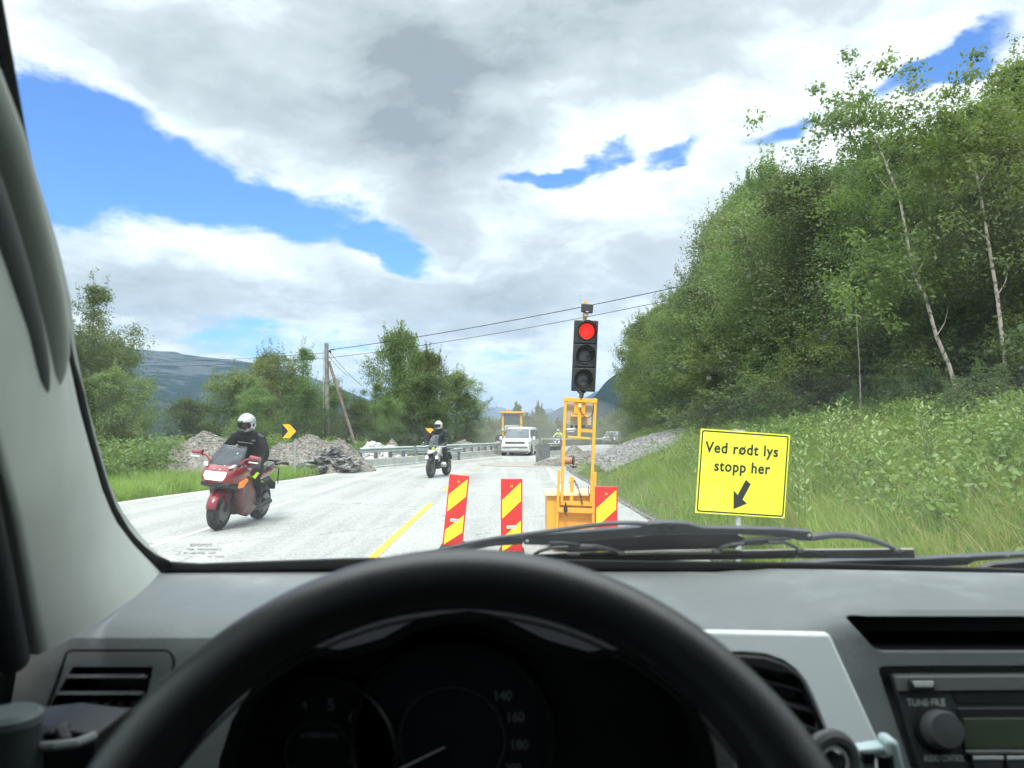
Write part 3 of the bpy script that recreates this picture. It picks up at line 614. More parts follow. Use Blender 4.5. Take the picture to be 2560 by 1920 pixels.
for i, (px, py, Y) in enumerate([(1232, 1050, 95), (1290, 1016, 110), (1345, 1016, 118), (1318, 1040, 105), (1262, 1042, 120), (1395, 1052, 130), (1430, 1048, 120), (1470, 1046, 135), (1505, 1050, 125), (1370, 1060, 150), (1530, 1040, 110), (1215, 1060, 130), (1450, 1062, 170), (1410, 1060, 160), (1490, 1055, 165), (1550, 1030, 140), (1600, 1000, 130),
                                  (330, 1095, 110), (300, 1080, 120), (355, 1105, 140), (380, 1112, 150), (400, 1108, 130), (430, 1100, 120), (345, 1128, 75), (312, 1135, 70), (1180, 1060, 90), (455, 1095, 100), (1560, 1045, 105)]):
    x = (px-CX)/F*Y; g = gz1(x, Y); top = CH+(HY-py)/F*Y; h = max(2.5, top-g); v = random.choice(FV)
    o = plant_tree(v, x, Y, h, random.uniform(.9, 1.2)*min(2.2, max(.8, 8/h*.8)), 'distant_tree', 'hazy tree beyond the lake shore at the left' if px < 500 else 'hazy tree behind the white van and the wheel loader' if px < 1360 else 'hazy tree behind the far bend, seen past the signal trailer', 'hazy background trees')

# stuff: roadside grass, weeds
def blades(name, XYs, hmin, hmax, wd, mats, r, lean=.35, parent=None):
    n = len(XYs); z = gz(XYs[:, 0], XYs[:, 1]); P = np.stack([XYs[:, 0], XYs[:, 1], z-.02], 1)
    h = r.uniform(hmin, hmax, (n, 1))*(.7+.6*(.5+.5*np.clip(wob(XYs[:, 0], XYs[:, 1], 1.3), -1, 1)))[:, None]; a = r.uniform(0, 6.28, n); s = np.stack([np.cos(a), np.sin(a), 0*a], 1)
    l = np.stack([r.normal(-.15, 1, n), r.normal(0, 1, n), 0*a], 1)*lean*h; up = np.array([0, 0, 1.0])
    w_ = wd*r.uniform(.6, 1.4, (n, 1))
    mid = P+up*h*.55+l*.35; tip = P+up*h*.93+l*1.1
    V = np.stack([P-s*w_, P+s*w_, mid+s*w_*.7, tip, mid-s*w_*.7], 1).reshape(-1, 3); b = np.arange(n)*5
    Fq = np.concatenate([np.stack([b, b+1, b+2, b+4], 1), np.stack([b+4, b+2, b+3, b+3], 1)])
    # tip triangle stored as degenerate quad is avoided: separate small quad
    t2 = tip+s*w_*.12; V = np.concatenate([V, t2]); Fq[n:, 3] = b+3; Fq[n:, 2] = np.arange(n)+5*n
    Fq[n:] = np.stack([b+4, b+2, np.arange(n)+5*n, b+3], 1)
    rn = r.uniform(0, 1, n); cl = .5+.5*np.clip(wob(XYs[:, 0], XYs[:, 1], .5), -1, 1); rn = .5*rn+.5*cl
    return npmesh(name, V, Fq, mats, np.concatenate([rn, rn]), parent=parent)
leafmat('grass_green', (.12, .20, .042), (.32, .42, .12), .4, .5)
leafmat('grass_dry', (.27, .29, .10), (.50, .47, .23), .35, .6)
leafmat('weed', (.085, .165, .038), (.28, .40, .11), .38, .4)
def scatter(n, y0, y1, fx, r, p=2.0):
    # density falls off with distance so that near grass is as dense as it looks
    p = .999 if p == 1 else p; u = r.uniform(0, 1, n); y = (y0**(1-p)+(y1**(1-p)-y0**(1-p))*u)**(1/(1-p)); a, b = fx(y); return np.stack([a+(b-a)*r.uniform(0, 1, n), y], 1)
r = np.random.default_rng(5)
def keep_gravel(S):
    inside = (S[:, 1] > 23) & (S[:, 1] < 44) & (S[:, 0]-XR(S[:, 1]) > .9) & (S[:, 0]-XR(S[:, 1]) < np.interp(S[:, 1], [23, 27, 33, 44], [2.6, 4.6, 3.6, 1.5]))
    return S[~inside]
S = keep_gravel(scatter(190000, 4.2, 80, lambda y: (XR(y)+.35, XR(y)+8.5), r, 1.9))
S = S[r.uniform(0, 1, len(S)) < np.clip((S[:, 0]-XR(S[:, 1])-.2)/.9, .25, 1)*np.clip(1.25-(S[:, 0]-XR(S[:, 1]))/4.2, .22, 1)]
tag(blades('grass', S, .14, .42, .0048, M['grass_green'], r), 'long green grass growing on the right hand bank', 'grass', kind='stuff')
S = keep_gravel(scatter(34000, 4.2, 50, lambda y: (XR(y)+.5, XR(y)+7), r, 1.9)); S = S[(wob(S[:, 0], S[:, 1], .7)+r.uniform(-.7, .7, len(S))) > .15]
tag(blades('dry_grass', S, .28, .66, .0035, M['grass_dry'], r, .5), 'tall straw coloured grass mixed into the right hand bank', 'grass', kind='stuff')
# broad leaved weeds and raspberry
S = keep_gravel(scatter(15000, 4.4, 60, lambda y: (XR(y)+1.4, XR(y)+8.5), r, 1.7)); d = S[:, 0]-XR(S[:, 1]); S = S[(wob(S[:, 0], S[:, 1], .9)*.8+d*.34+r.uniform(-.6, .6, len(S))) > .85]
C = np.stack([S[:, 0], S[:, 1], gz(S[:, 0], S[:, 1])+r.uniform(.08, .45, len(S))], 1)
V, Fq, rn = leaf_cloud(C, r.uniform(.12, .28, len(C)), 15, .052, r, 0, .62); tag(npmesh('weeds', V, Fq, M['weed'], rn), 'broad leaved weeds and bramble covering the right hand bank', 'weeds', kind='stuff')
# undergrowth in the shade of the wood
S = scatter(2600, 8, 80, lambda y: (XR(y)+5.6, XR(y)+11), r, 1.4); C = np.stack([S[:, 0], S[:, 1], gz(S[:, 0], S[:, 1])+r.uniform(.1, 1.2, len(S))], 1)
V, Fq, rn = leaf_cloud(C, r.uniform(.25, .5, len(C)), 55, .085, r, 0, .6); tag(npmesh('undergrowth', V, Fq, M['leaf_dark'], rn), 'dark leafy undergrowth at the foot of the wood', 'undergrowth', kind='stuff')
# left verge
S = scatter(60000, 9, 42, lambda y: (XL(y)-5.5, XL(y)-.3), r, 1.2); S = S[~((S[:, 1] > 27.5) & (S[:, 0] > XL(S[:, 1])-1.6))]
tag(blades('verge_grass', S, .18, .5, .008, M['grass_green'], r), 'bright green grass on the left hand verge', 'grass', kind='stuff')
S = scatter(2500, 20, 46, lambda y: (XL(y)-16, XL(y)-4), r, 1.0); C = np.stack([S[:, 0], S[:, 1], gz(S[:, 0], S[:, 1])+r.uniform(.2, 1.1, len(S))], 1)
V, Fq, rn = leaf_cloud(C, r.uniform(.3, .6, len(C)), 26, .12, r, 0, .6); tag(npmesh('scrub', V, Fq, M['leaf_mid'], rn), 'scrub growing down the slope behind the left hand verge', 'undergrowth', kind='stuff')
# willow shoots with large oval leaves
def shoot(px, py, Y, h, n, sz, label, lean=(0, 0)):
    X = (px-CX)/F*Y; z = gz1(X, Y); o = empty('willow_shoot', (X, Y, z)); tag(o, label, 'plant'); r = np.random.default_rng(px); st = MB(); VV = []; nl = 0
    topz = CH+(HY-py)/F*Y-z
    for i in range(max(2, int(n*.6))):
        a = r.uniform(0, 6.28); hh = max(.5, topz*r.uniform(.72, 1.0)); e = Vector((lean[0]+math.cos(a)*.16*hh*r.uniform(.3, 1), lean[1]+math.sin(a)*.15*hh, hh))
        p0 = Vector((r.normal(0, .05), r.normal(0, .05), -.05)); pts = [p0+(e-p0)*t+Vector((0, 0, 0)) for t in np.linspace(0, 1, 7)]
        st.tube(pts, [.006*(1.2-t) for t in np.linspace(0, 1, 7)], 5, cap=False); nl = int(hh/.05)
        for k in range(nl):
            t = .25+.75*k/nl; p = p0+(e-p0)*t; b = k*2.4+a; d = Vector((math.cos(b), math.sin(b), .55+.6*t)).normalized(); sd_ = d.cross(Vector((0, 0, 1))).normalized(); L_ = 1.45*sz*(1.15-.55*t)*r.uniform(.8, 1.15)
            q = d.cross(sd_)*.12*L_
            VV += [p, p+d*L_*.35+sd_*L_*.2+q, p+d*L_*.75+sd_*L_*.17+q, p+d*L_, p+d*L_*.75-sd_*L_*.17+q, p+d*L_*.35-sd_*L_*.2+q]
    V = np.array([tuple(v) for v in VV]); b = np.arange(len(V)//6)*6; Fq = np.concatenate([np.stack([b, b+1, b+2, b+3], 1), np.stack([b, b+3, b+4, b+5], 1)])
    rn = r.uniform(0, 1, len(b)); npmesh('foliage', V, Fq, M['shoot_leaf'], np.concatenate([rn, rn]), parent=o); st.build('stem', M['shoot_stem'], o)
leafmat('shoot_leaf', (.17, .27, .08), (.36, .46, .20), .3, .35); mat('shoot_stem', (.12, .16, .06), .7)
shoot(2330, 975, 8.6, 1.6, 7, .085, 'largest oval leaved willow shoot, below the leaning birch', (-.1, 0))
shoot(2240, 1030, 8.4, 1, 3, .085, 'oval leaved shoot arching left below the largest one', (-.35, 0))
shoot(2065, 975, 10.5, 1.6, 6, .08, 'oval leaved willow shoot right above the yellow sign', (0, 0))
shoot(2125, 985, 10.8, 1.6, 4, .08, 'upright oval leaved shoot beside the one above the yellow sign')
shoot(2370, 1185, 6.9, .8, 4, .07, 'pale leaved shoot in the grass low at the right')
shoot(2440, 1190, 7.2, .8, 4, .06, 'pale leaved shoot at the lower right, farthest right of the low ones')
shoot(2010, 1070, 8.8, .8, 3, .07, 'small pale shoot next to the top right corner of the yellow sign')
shoot(370, 1120, 23.5, 1.1, 5, .10, 'young willow shoot on the left verge beside the lake view')
# ---------------------------------------------------------------- roadworks objects
mat('board_red', (.60, .018, .014), .35, var=.06, vscale=6); mat('board_yellow', (.90, .78, .02), .35, col2=(.78, .66, .05), vscale=5, lo=.5, hi=.8)
mat('sign_yellow', (.88, .90, .045), .4, col2=(.74, .76, .10), vscale=4.5, lo=.55, hi=.8); mat('sign_black', (.012, .013, .012), .5)
mat('galv', (.44, .46, .46), .5, metal=.55, var=.14, vscale=3, bump=.15, bscale=30); mat('galv_dull', (.40, .43, .42), .7, metal=.15, var=.2, vscale=2.5, bump=.2, bscale=20)
mat('rubber', (.02, .02, .02), .8, var=.3, vscale=20); mat('white_plastic', (.72, .72, .68), .5)
mat('steel_orange', (.80, .40, .035), .45, col2=(.60, .29, .04), vscale=7, lo=.5, hi=.75); mat('cream', (.80, .66, .35), .5, var=.08, vscale=4)
mat('black_plastic', (.018, .020, .022), .5, var=.3, vscale=9); mat('panel_grey', (.46, .42, .34), .6, var=.1, vscale=4); mat('cable', (.015, .015, .015), .5)
def board(px, py, w, H, Y, lean, label):
    tl = at(px, py, Y); W_ = w/F*Y; cx = tl.x+W_/2; topz = tl.z; H = topz-.03
    o = empty('barrier_board', (cx-math.tan(lean)*H*0+0, Y, 0)); o['label'] = label; o['category'] = 'barrier board'; o['group'] = 'striped boards in front of the signal trailer'
    T = Matrix.Translation((0, 0, .03)) @ Matrix.Rotation(lean, 4, 'Y')
    def put(mb): mb.v = [tuple(T @ Vector(v)) for v in mb.v]; return mb
    hw = W_/2; mb = MB(); mb.box((0, 0, H/2), (W_, .028, H)); put(mb).build('panel', M['board_red'], o, bevel=.006)
    mb = MB(); i = hw-.018
    for k in range(3):
        l0, l1, r0, r1 = [H-q for q in (.25+.45*k, .47+.45*k, .04+.45*k, .262+.45*k)]
        l1, r1 = max(l1, .02), max(r1, .02)
        if l0 < .03: break
        mb.prism([(-i, -.0145, l0), (-i, -.0145, l1), (i, -.0145, r1), (i, -.0145, r0)], (0, -.002, 0))
    put(mb).build('yellow_stripe', M['board_yellow'], o)
    mb = MB(); mb.box((0, -.0165, H-.57), (.115, .006, .038)); put(mb).build('handle', M['white_plastic'], o, bevel=.018)
    mb = MB(); mb.box((0, -.021, H-.57), (.095, .003, .018)); put(mb).build('handle_slot', M['panel_grey'], o)
    mb = MB()
    for s in (-1, 1): mb.box((s*.009, -.0155, H-.085), (.006, .002, .022))
    mb.box((0, -.0155, H-.085), (.012, .002, .005)); put(mb).build('mark', M['board_yellow'], o)
    mb = MB(); mb.box((0, .05, .025), (.30, .6, .05)); mb.box((0, .05, .06), (.10, .10, .04)); mb.build('foot', M['rubber'], o, bevel=.02)
    tl2 = T @ Vector((-hw, 0, H)); o.location = (tl.x-tl2.x, Y, topz-tl2.z)
    return o
board(1124, 1185, 50, .95, 9.7, R(5.8), 'leftmost red and yellow striped board, leaning to the left')
board(1252, 1197, 54, .95, 9.15, 0, 'upright red and yellow striped board in the middle of the three')
board(1487, 1216, 57, .95, 8.9, R(.3), 'rightmost red and yellow striped board, behind the signal trailer mast')

def signal_trailer():
    Y = 9.5; q = lambda px, py, d=0: at(px, py, Y+d)
    o = empty('signal_trailer', (q(1430, 1300).x, Y, 0)); tag(o, 'orange signal trailer with a red traffic light on a leaning mast', 'traffic signal')
    B = o.location.copy()
    def bld(mb, n, m, p=o, **k): mb.v = [tuple(Vector(v)-B) for v in mb.v]; return mb.build(n, M[m], p, **k)
    s = Y/F
    # inner mast frame
    mb = MB(); mb.bar(q(1404, 1256), q(1414, 993), 7*s, .05, (0, 1, 0)); mb.bar(q(1478, 1256), q(1488, 996), 7.5*s, .05, (0, 1, 0))
    mb.bar(q(1401, 1257), q(1482, 1260), 7*s, .05); mb.bar(q(1410, 998, -.02), q(1493, 1003, -.02), 6*s, .05)
    bld(mb, 'mast_frame', 'steel_orange', bevel=.003)
    mb = MB(); mb.bar(q(1391, 1330), q(1398, 1174), 7*s, .07, (0, 1, 0)); mb.bar(q(1482, 1335), q(1487, 1180), 8*s, .07, (0, 1, 0)); mb.bar(q(1394, 1274), q(1483, 1277), 18*s, .06, (0, 0, 1))
    mb.bar(q(1391, 1328), q(1482, 1328), .05, .06)
    bld(mb, 'sleeve_frame', 'steel_orange', bevel=.003)
    mb = MB(); mb.bar(q(1428, 1262, .03), q(1430, 1192, .03), 9*s, .05, (0, 1, 0)); mb.box(q(1424, 1204, .0), (.03, .03, .015)); mb.box(q(1436, 1200, .0), (.03, .03, .02)); bld(mb, 'stub_post', 'steel_orange', bevel=.003)
    # battery cabinet at the back of the mast
    mb = MB(); mb.prism([q(1415, 994, .06), q(1484, 1000, .06), q(1478, 1064, .06), q(1415, 1060, .06)], (0, .16, 0)); cab = bld(mb, 'control_cabinet', 'panel_grey', bevel=.006)
    mb = MB(); mb.prism([q(1436, 1004), q(1465, 1005), q(1462, 1036), q(1435, 1034)], (0, .05, 0)); mb.prism([q(1427, 1036, -.04), q(1470, 1038, -.04), q(1469, 1043, -.04), q(1427, 1041, -.04)], (0, .08, 0))
    mb.prism([q(1445, 1008, -.05), q(1454, 1008, -.05), q(1452, 1095, -.05), q(1444, 1095, -.05)], (0, .05, 0)); mb.prism([q(1452, 1072, -.02), q(1482, 1074, -.02), q(1481, 1082, -.02), q(1452, 1080, -.02)], (0, .05, 0))
    mb.tube([q(1419, 1092, -.05), q(1474, 1097, -.05)], .014, 10); mb.bar(q(1412, 1073, 0), q(1445, 1073, 0), .02); bld(mb, 'lifting_bracket', 'steel_orange', bevel=.002)
    mb = MB()
    for px in (1429, 1441, 1459): mb.box(q(px, 1066, -.02), (.026, .03, .035))
    bld(mb, 'clamp_knob', 'black_plastic', bevel=.004)
    mb = MB(); mb.tube([q(1417, 1074, -.03), q(1438, 1073, -.03)], .016, 8); mb.tube([q(1421, 1079, -.03), q(1436, 1079, -.03)], .008, 8); bld(mb, 'latch', 'galv')
    mb = MB(); mb.tube([q(1450, 1016, -.07), q(1452, 1028, -.08), q(1459, 1040, -.08), q(1468, 1046, -.08), q(1477, 1042, -.08), q(1483, 1030, -.07), q(1484, 1012, -.05)], .006, 6); bld(mb, 'cable', 'cable')
    mb = MB(); mb.lathe([(.018, 0), (.018, .035)], q(1450, 1018, -.08), (0, 0, 1), 10); bld(mb, 'plug', 'white_plastic')
    mb = MB(); mb.tube([q(1472, 1215, -.03), q(1471, 1228, -.04), q(1475, 1240, -.03)], .005, 5)
    ch = [q(1436, 1202, -.03), q(1443, 1215, -.03), q(1449, 1232, -.03), q(1453, 1248, -.03), q(1456, 1262, -.03)]
    for i in range(16):
        t = i/16*(len(ch)-1); k = int(t); p = ch[k].lerp(ch[k+1], t-k); dd = (ch[k+1]-ch[k]).normalized(); mb.ring(p, (0, 1, 0) if i % 2 else (1, 0, .3), .011, .004, 8, 5)
    bld(mb, 'chain', 'cable')
    mb = MB(); mb.tube([q(1414, 1256, -.05), q(1415, 1270, -.05), q(1413, 1284, -.05), q(1419, 1290, -.06)], .009, 8); mb.box(q(1414, 1272, -.06), (.045, .03, .07)); bld(mb, 'winch_handle', 'cable')
    # base box with lid
    mb = MB(); a, b = q(1368, 1300), q(1484, 1300); mb.box(((a.x+b.x)/2, Y+.33, .385), (b.x-a.x, .55, .57)); bx = bld(mb, 'battery_box', 'steel_orange', bevel=.012)
    mb = MB(); mb.box(((a.x+b.x)/2-.005, Y+.31, .695), (b.x-a.x+.05, .62, .045)); bld(mb, 'box_lid', 'cream', bevel=.01)
    mb = MB(); mb.box(((a.x+b.x)/2, Y+.35, .08), (.42, .9, .05));  bld(mb, 'chassis', 'steel_orange', bevel=.005)
    for sx in (-1, 1):
        c = Vector(((a.x+b.x)/2+sx*.2, Y+.35, .2)); mb = MB(); mb.ring(c, (1, 0, 0), .145, .055, 32, 10, 1.0); wl = bld(mb, 'wheel', 'rubber'); mb = MB(); mb.lathe([(.02, -.03), (.10, -.03), (.10, .03), (.02, .03)], c, (1, 0, 0), 20); mb.v = [tuple(Vector(v)-B) for v in mb.v]; mb.build('rim', M['galv'], wl)
    # lamp housing, black backing board
    C = [q(1436, 800), q(1496, 802), q(1488, 980), q(1428, 977)]
    mb = MB(); mb.prism(C, (0, .03, 0)); hd = bld(mb, 'lamp_housing', 'black_plastic', bevel=.008)
    up = (C[0]-C[3]).normalized(); rt = (C[1]-C[0]).normalized(); nrm = Vector((0, -1, 0))
    for i, (px, py) in enumerate(((1466, 829), (1461.5, 888), (1457, 948))):
        c = q(px, py); mb = MB(); cc = C[0].lerp(C[1], .5).lerp(C[3].lerp(C[2], .5), (i+.5)/3)
        mb.v = []; hw, hh = .137, .142
        mb.prism([cc+rt*sx*hw+up*sz*hh+nrm*.002 for sx, sz in ((-1, -1), (1, -1), (1, 1), (-1, 1))], nrm*.035); ca = bld(mb, 'lamp_case', 'black_plastic', hd, bevel=.012)
        c = Vector((c.x, Y-.04, c.z))
        mb = MB(); n = 26; r0 = .112; rows = []
        for d_ in (0, 1):
            row = []
            for k in range(n+1):
                t = R(-35)+R(250)*k/n; rad = r0*(1+.02*d_); dep = .012+(.15*max(0, math.sin(R(8)+ (t+R(35))/R(250)*math.pi*.95))**.55)*d_
                row.append(c+rt*math.cos(t)*rad+up*math.sin(t)*rad-Vector((0, dep, 0)))
            rows.append(row)
        mb.grid(rows); bld(mb, 'visor', 'black_plastic', ca, solid=.004)
        mb = MB(); mb.lathe([(.0, .022), (.04, .019), (.075, .01), (.094, .0), (.094, -.01)], c, (0, -1, 0), 32, cap=False); mb.v = [tuple(Vector(v)-B) for v in mb.v]
        mb.build('lens', M['lens_red'] if i == 0 else M['lens_off'], ca, smooth=80)
        mb = MB(); mb.ring(c-Vector((0, .004, 0)), (0, 1, 0), .103, .009, 32, 8); bld(mb, 'lens_ring', 'black_plastic', ca)
    mb = MB(); mb.tube([q(1457, 977, .02), q(1454, 985, 0), q(1452, 1000, -.02)], [.022, .03, .02], 8); mb.tube([q(1444, 977, 0), q(1452, 986, 0), q(1464, 979, 0)], .012, 8); bld(mb, 'swivel_joint', 'cable')
    mb = MB(); mb.bar(q(1461, 800, .05), q(1464, 753, .05), 9*s, .04, (0, 1, 0)); bld(mb, 'top_post', 'steel_orange', bevel=.003)
    mb = MB(); mb.tube([q(1464, 800, .01), q(1466, 790, -.02), q(1468, 783, -.03)], .012, 8); mb.box(q(1466, 788, -.02), (.06, .04, .03)); bld(mb, 'detector_bracket', 'galv')
    mb = MB(); mb.prism([q(1454, 758, -.06), q(1484, 761, -.06), q(1482, 783, -.06), q(1453, 779, -.06)], (0, .06, 0)); dt = bld(mb, 'radar_detector', 'black_plastic', bevel=.01)
    mb = MB(); mb.box(q(1468, 779, -.067), (.03, .004, .008)); bld(mb, 'detector_plate', 'white_plastic', dt)
    mb = MB(); mb.tube([q(1451, 758, 0), q(1451, 748, 0)], .004, 6); mb.ball(q(1451, 738, 0), .006, 8, 6); mb.tube([q(1451, 750, 0), q(1451, 739, 0)], .002, 5); bld(mb, 'antenna', 'galv')
lm = bpy.data.materials.new('lens_red'); lm.use_nodes = True; t = lm.node_tree; b = t.nodes['Principled BSDF']; tc = N(t, 'ShaderNodeTexCoord')
wv = N(t, 'ShaderNodeTexWave'); wv.bands_direction = 'Z'; wv.inputs['Scale'].default_value = 60; L(t, tc.outputs['Object'], wv.inputs[0])
b.inputs['Base Color'].default_value = (.5, .01, .01, 1); b.inputs['Emission Color'].default_value = (1, .018, .012, 1); L(t, maprange(t, wv.outputs['Fac'], .1, .9, .75, 1.15), b.inputs['Emission Strength']); M['lens_red'] = lm
mat('lens_off', (.035, .038, .04), .18, col2=(.07, .075, .08), vscale=18, bump=.3, bscale=120)
signal_trailer()

def stop_sign():
    Y = 8.6; pts = [at(1745, 1073, Y-.03), at(1968, 1089, Y+.05), at(1968, 1294, Y+.05), at(1744, 1284, Y-.03)]
    O = (pts[0]+pts[2])/2; X = (pts[1]-pts[0]).normalized(); nr = X.cross((pts[0]-pts[3]).normalized()).normalized(); Z = nr.cross(X); nr = -nr if nr.y > 0 else nr
    Mx = Matrix((X, Z, nr)).transposed().to_4x4(); Mx.translation = O      # local x right, y up, z towards the viewer
    W_ = (pts[1]-pts[0]).length; Hh = (pts[0]-pts[3]).length
    o = empty('stop_line_sign', (O.x, Y+.1, gz1(O.x, Y+.1))); tag(o, 'yellow sign reading Ved rødt lys stopp her with a black arrow', 'sign'); B = o.location
    def bld(mb, n, m, p=o, **k): mb.v = [tuple(Mx @ Vector(v)-B) for v in mb.v]; return mb.build(n, M[m] if m in M else m, p, **k)
    def rr(w_, h_, r_, z, n=6):
        out = []
        for cx, cy, a0 in ((w_-r_, h_-r_, 0), (-w_+r_, h_-r_, 90), (-w_+r_, -h_+r_, 180), (w_-r_, -h_+r_, 270)):
            for i in range(n+1): a = R(a0+90*i/n); out.append((cx+r_*math.cos(a), cy+r_*math.sin(a), z))
        return out
    mb = MB(); mb.prism(rr(W_/2, Hh/2, .006, -.004), (0, 0, .006)); face = bld(mb, 'panel', 'sign_yellow')
    a, b = rr(W_/2-.014, Hh/2-.014, .03, .0030), rr(W_/2-.030, Hh/2-.030, .018, .0030); mb = MB(); mb.add(a+b, [(i, (i+1) % len(a), len(a)+(i+1) % len(a), len(a)+i) for i in range(len(a))]); bld(mb, 'border_line', 'sign_black', smooth=0)
    for txt, px, py, wpx in (('Ved rodt lys', 1856, 1122, 187), ('stopp her', 1856, 1167, 143)):
        me = text_mesh(txt, .17, .0006, .0024, 1.0, 1.12); xs = [v.co.x for v in me.vertices]; wd = max(xs)-min(xs); k = wpx/F*Y/wd; me.transform(Matrix.Diagonal((k, .98, 1, 1)))
        if txt[0] == 'V':
            wdt = lambda s_: (lambda q: max(q)-min(q))([v.co.x for v in text_mesh(s_, .17, .0006, .0024, 1.0, 1.12).vertices])
            x0 = min(xs)*k; a_, b_ = x0+wdt('Ved r')*k, x0+wdt('Ved ro')*k; slash = (a_+.002, b_+.004)
        me.materials.clear(); me.materials.append(M['sign_black']); p = at(px, py, Y); lx = (p-O).dot(X); ly = (p-O).dot(Z)
        bm_ = bmesh.new()
        for ox, oy in ((-.0022, 0), (.0022, 0), (0, .0022), (0, -.0022)): m_ = me.copy(); m_.transform(Matrix.Translation((ox, oy, (ox+oy*2)*.05))); bm_.from_mesh(m_)
        bm_.to_mesh(me); bm_.free(); me.transform(Mx @ Matrix.Translation((lx, ly-.012, .0036))); me.transform(Matrix.Translation(-B)); t = bpy.data.objects.new('lettering', me); COL.objects.link(t); t.parent = o
        if txt[0] == 'V': mb = MB(); mb.bar((lx+slash[0], ly-.066, .0042), (lx+slash[1], ly+.036, .0042), .010, .0012, (0, 0, 1)); bld(mb, 'lettering_stroke', 'sign_black', smooth=0)
    def lp(cx, cy): p = at(1600+cx/2.304, 1000+cy/2.304, Y); return ((p-O).dot(X), (p-O).dot(Z), .0032)
    mb = MB(); mb.prism([lp(612, 460), lp(641, 485), lp(592, 573), lp(618, 597), lp(538, 629), lp(539, 520), lp(563, 546)], (0, 0, .0012)); bld(mb, 'arrow', 'sign_black', smooth=0)
    mb = MB()
    for cx, cy in ((565, 195), (612, 200), (570, 655), (612, 660)): p = lp(cx, cy); mb.lathe([(.007, .0), (.006, .004), (0, .005)], (p[0], p[1], .001), (0, 0, 1), 10)
    bld(mb, 'bolt', 'galv')
    mb = MB(); p = lp(577, 175); mb.box((p[0], Hh/2+.003, -.028), (.125, .028, .045)); mb.box((p[0], -Hh/2+.05, -.028), (.12, .03, .045)); bld(mb, 'bracket', 'galv', bevel=.004)
    b0 = at(1847, 1300, Y+.06); mb = MB(); mb.lathe([(.034, -.5), (.034, at(1850, 1082, Y).z-B.z), (.03, at(1850, 1080, Y).z-B.z)], (b0.x-B.x, b0.y-B.y, 0), (0, 0, 1), 18); mb.build('post', M['galv'], o)
stop_sign()

# ----- chevron signs
mat('chev_yellow', (.95, .50, .015), .4, var=.05)
def chevron(px0, py0, px1, py1, Y, ppx, label, post=True):
    a, b = at(px0, py0, Y), at(px1, py1, Y); w_, h_ = b.x-a.x, a.z-b.z; o = empty('arrow_sign', (at(ppx, 0, Y).x, Y+.05, gz1(at(ppx, 0, Y).x, Y))); tag(o, label, 'sign', 'black and yellow arrow signs'); B = o.location
    mb = MB(); mb.box(((a.x+b.x)/2-B.x, -.05, (a.z+b.z)/2-B.z), (w_, .012, h_)); mb.build('panel', M['sign_black'], o)
    x0, z0 = a.x-B.x, b.z-B.z; f = lambda u, v: (x0+u*w_, -.0565, z0+v*h_)
    mb = MB(); mb.prism([f(.03, .02), f(.54, .02), f(.99, .5), f(.54, .98), f(.03, .98), f(.44, .5)], (0, -.002, 0)); mb.build('arrow', M['chev_yellow'], o, smooth=0)
    mb = MB(); mb.lathe([(.03, -.3), (.03, a.z-B.z)], (0, -.01, 0), (0, 0, 1), 10); mb.build('post', M['galv'], o)
chevron(705, 1060, 741, 1096, 24.5, 737, 'near black sign with a yellow arrow, on the post beside the heap')
chevron(1062, 1070, 1095, 1100, 31.2, 1093, 'far black sign with a yellow arrow, half hidden by the second motorcycle')
mb = MB(); p = at(409, 1160, 30); mb.lathe([(.03, -4), (.03, at(409, 1105, 30).z-p.z)], (0, 0, 0), (0, 0, 1), 8); o = mb.build('marker_post', M['white_plastic']); o.location = (p.x, 30, p.z); tag(o, 'thin white post standing against the lake at the left', 'post')

# ----- guard rails
mat('post_steel', (.16, .175, .175), .7, metal=.2, var=.2, vscale=4); mat('rail_steel', (.42, .48, .47), .6, metal=.25, var=.12, vscale=1.2); mat('kerb_concrete', (.44, .46, .44), .85, var=.14, vscale=2.2, bump=.3, bscale=25)
def wprofile():
    return [(.0, .0), (.03, .02), (.06, .06), (.06, .1), (.03, .13), (.0, .155), (.03, .18), (.06, .21), (.06, .25), (.03, .29), (.0, .31)]
def guard_rail(path, label, side, step=1.4, kerb=True, group='steel guard rails of the roadworks', h=.8):
    P = [Vector((x, y, float(zr(y)))) for x, y in path]; o = empty('guard_rail', P[0]); tag(o, label, 'guard rail', group); B = P[0]
    prof = wprofile(); rows = []
    cum = [0]
    for a, b in zip(P, P[1:]): cum.append(cum[-1]+(b-a).length)
    def pt(s):
        for i in range(len(P)-1):
            if s <= cum[i+1] or i == len(P)-2: t = (s-cum[i])/(cum[i+1]-cum[i]); d = (P[i+1]-P[i]).normalized(); return P[i].lerp(P[i+1], t), d
    n = int(cum[-1]/1.0)+1
    for k in range(n+1):
        p, d = pt(cum[-1]*k/n); s = Vector((d.y, -d.x, 0))*side; rows.append([p+s*x+Vector((0, 0, h-.20+z*.64))-B for x, z in prof])
    mb = MB(); mb.grid(rows); mb.build('rail', M['rail_steel'], o, smooth=25, solid=.006)
    k = 0; s_ = .2
    while s_ < cum[-1] and k < 100:
        p, d = pt(s_); s = Vector((d.y, -d.x, 0))*side; mb = MB(); mb.box(p-s*.06+Vector((0, 0, h*.5-.05))-B, (.10, .12, h+.06), (0, 0, math.atan2(d.y, d.x))); mb.build('post', M['post_steel'], o); s_ += step; k += 1
    if kerb:
        rows = []
        for j in range(n+1):
            p, d = pt(cum[-1]*j/n); s = Vector((d.y, -d.x, 0))*side; rows.append([p+s*x+Vector((0, 0, z))-B for x, z in ((-.05, -.1), (.10, -.1), (.10, .04), (.07, .08), (.06, .34), (-.05, .36))])
        mb = MB(); mb.loft(rows); mb.build('kerb_beam', M['kerb_concrete'], o, smooth=0)
    return o
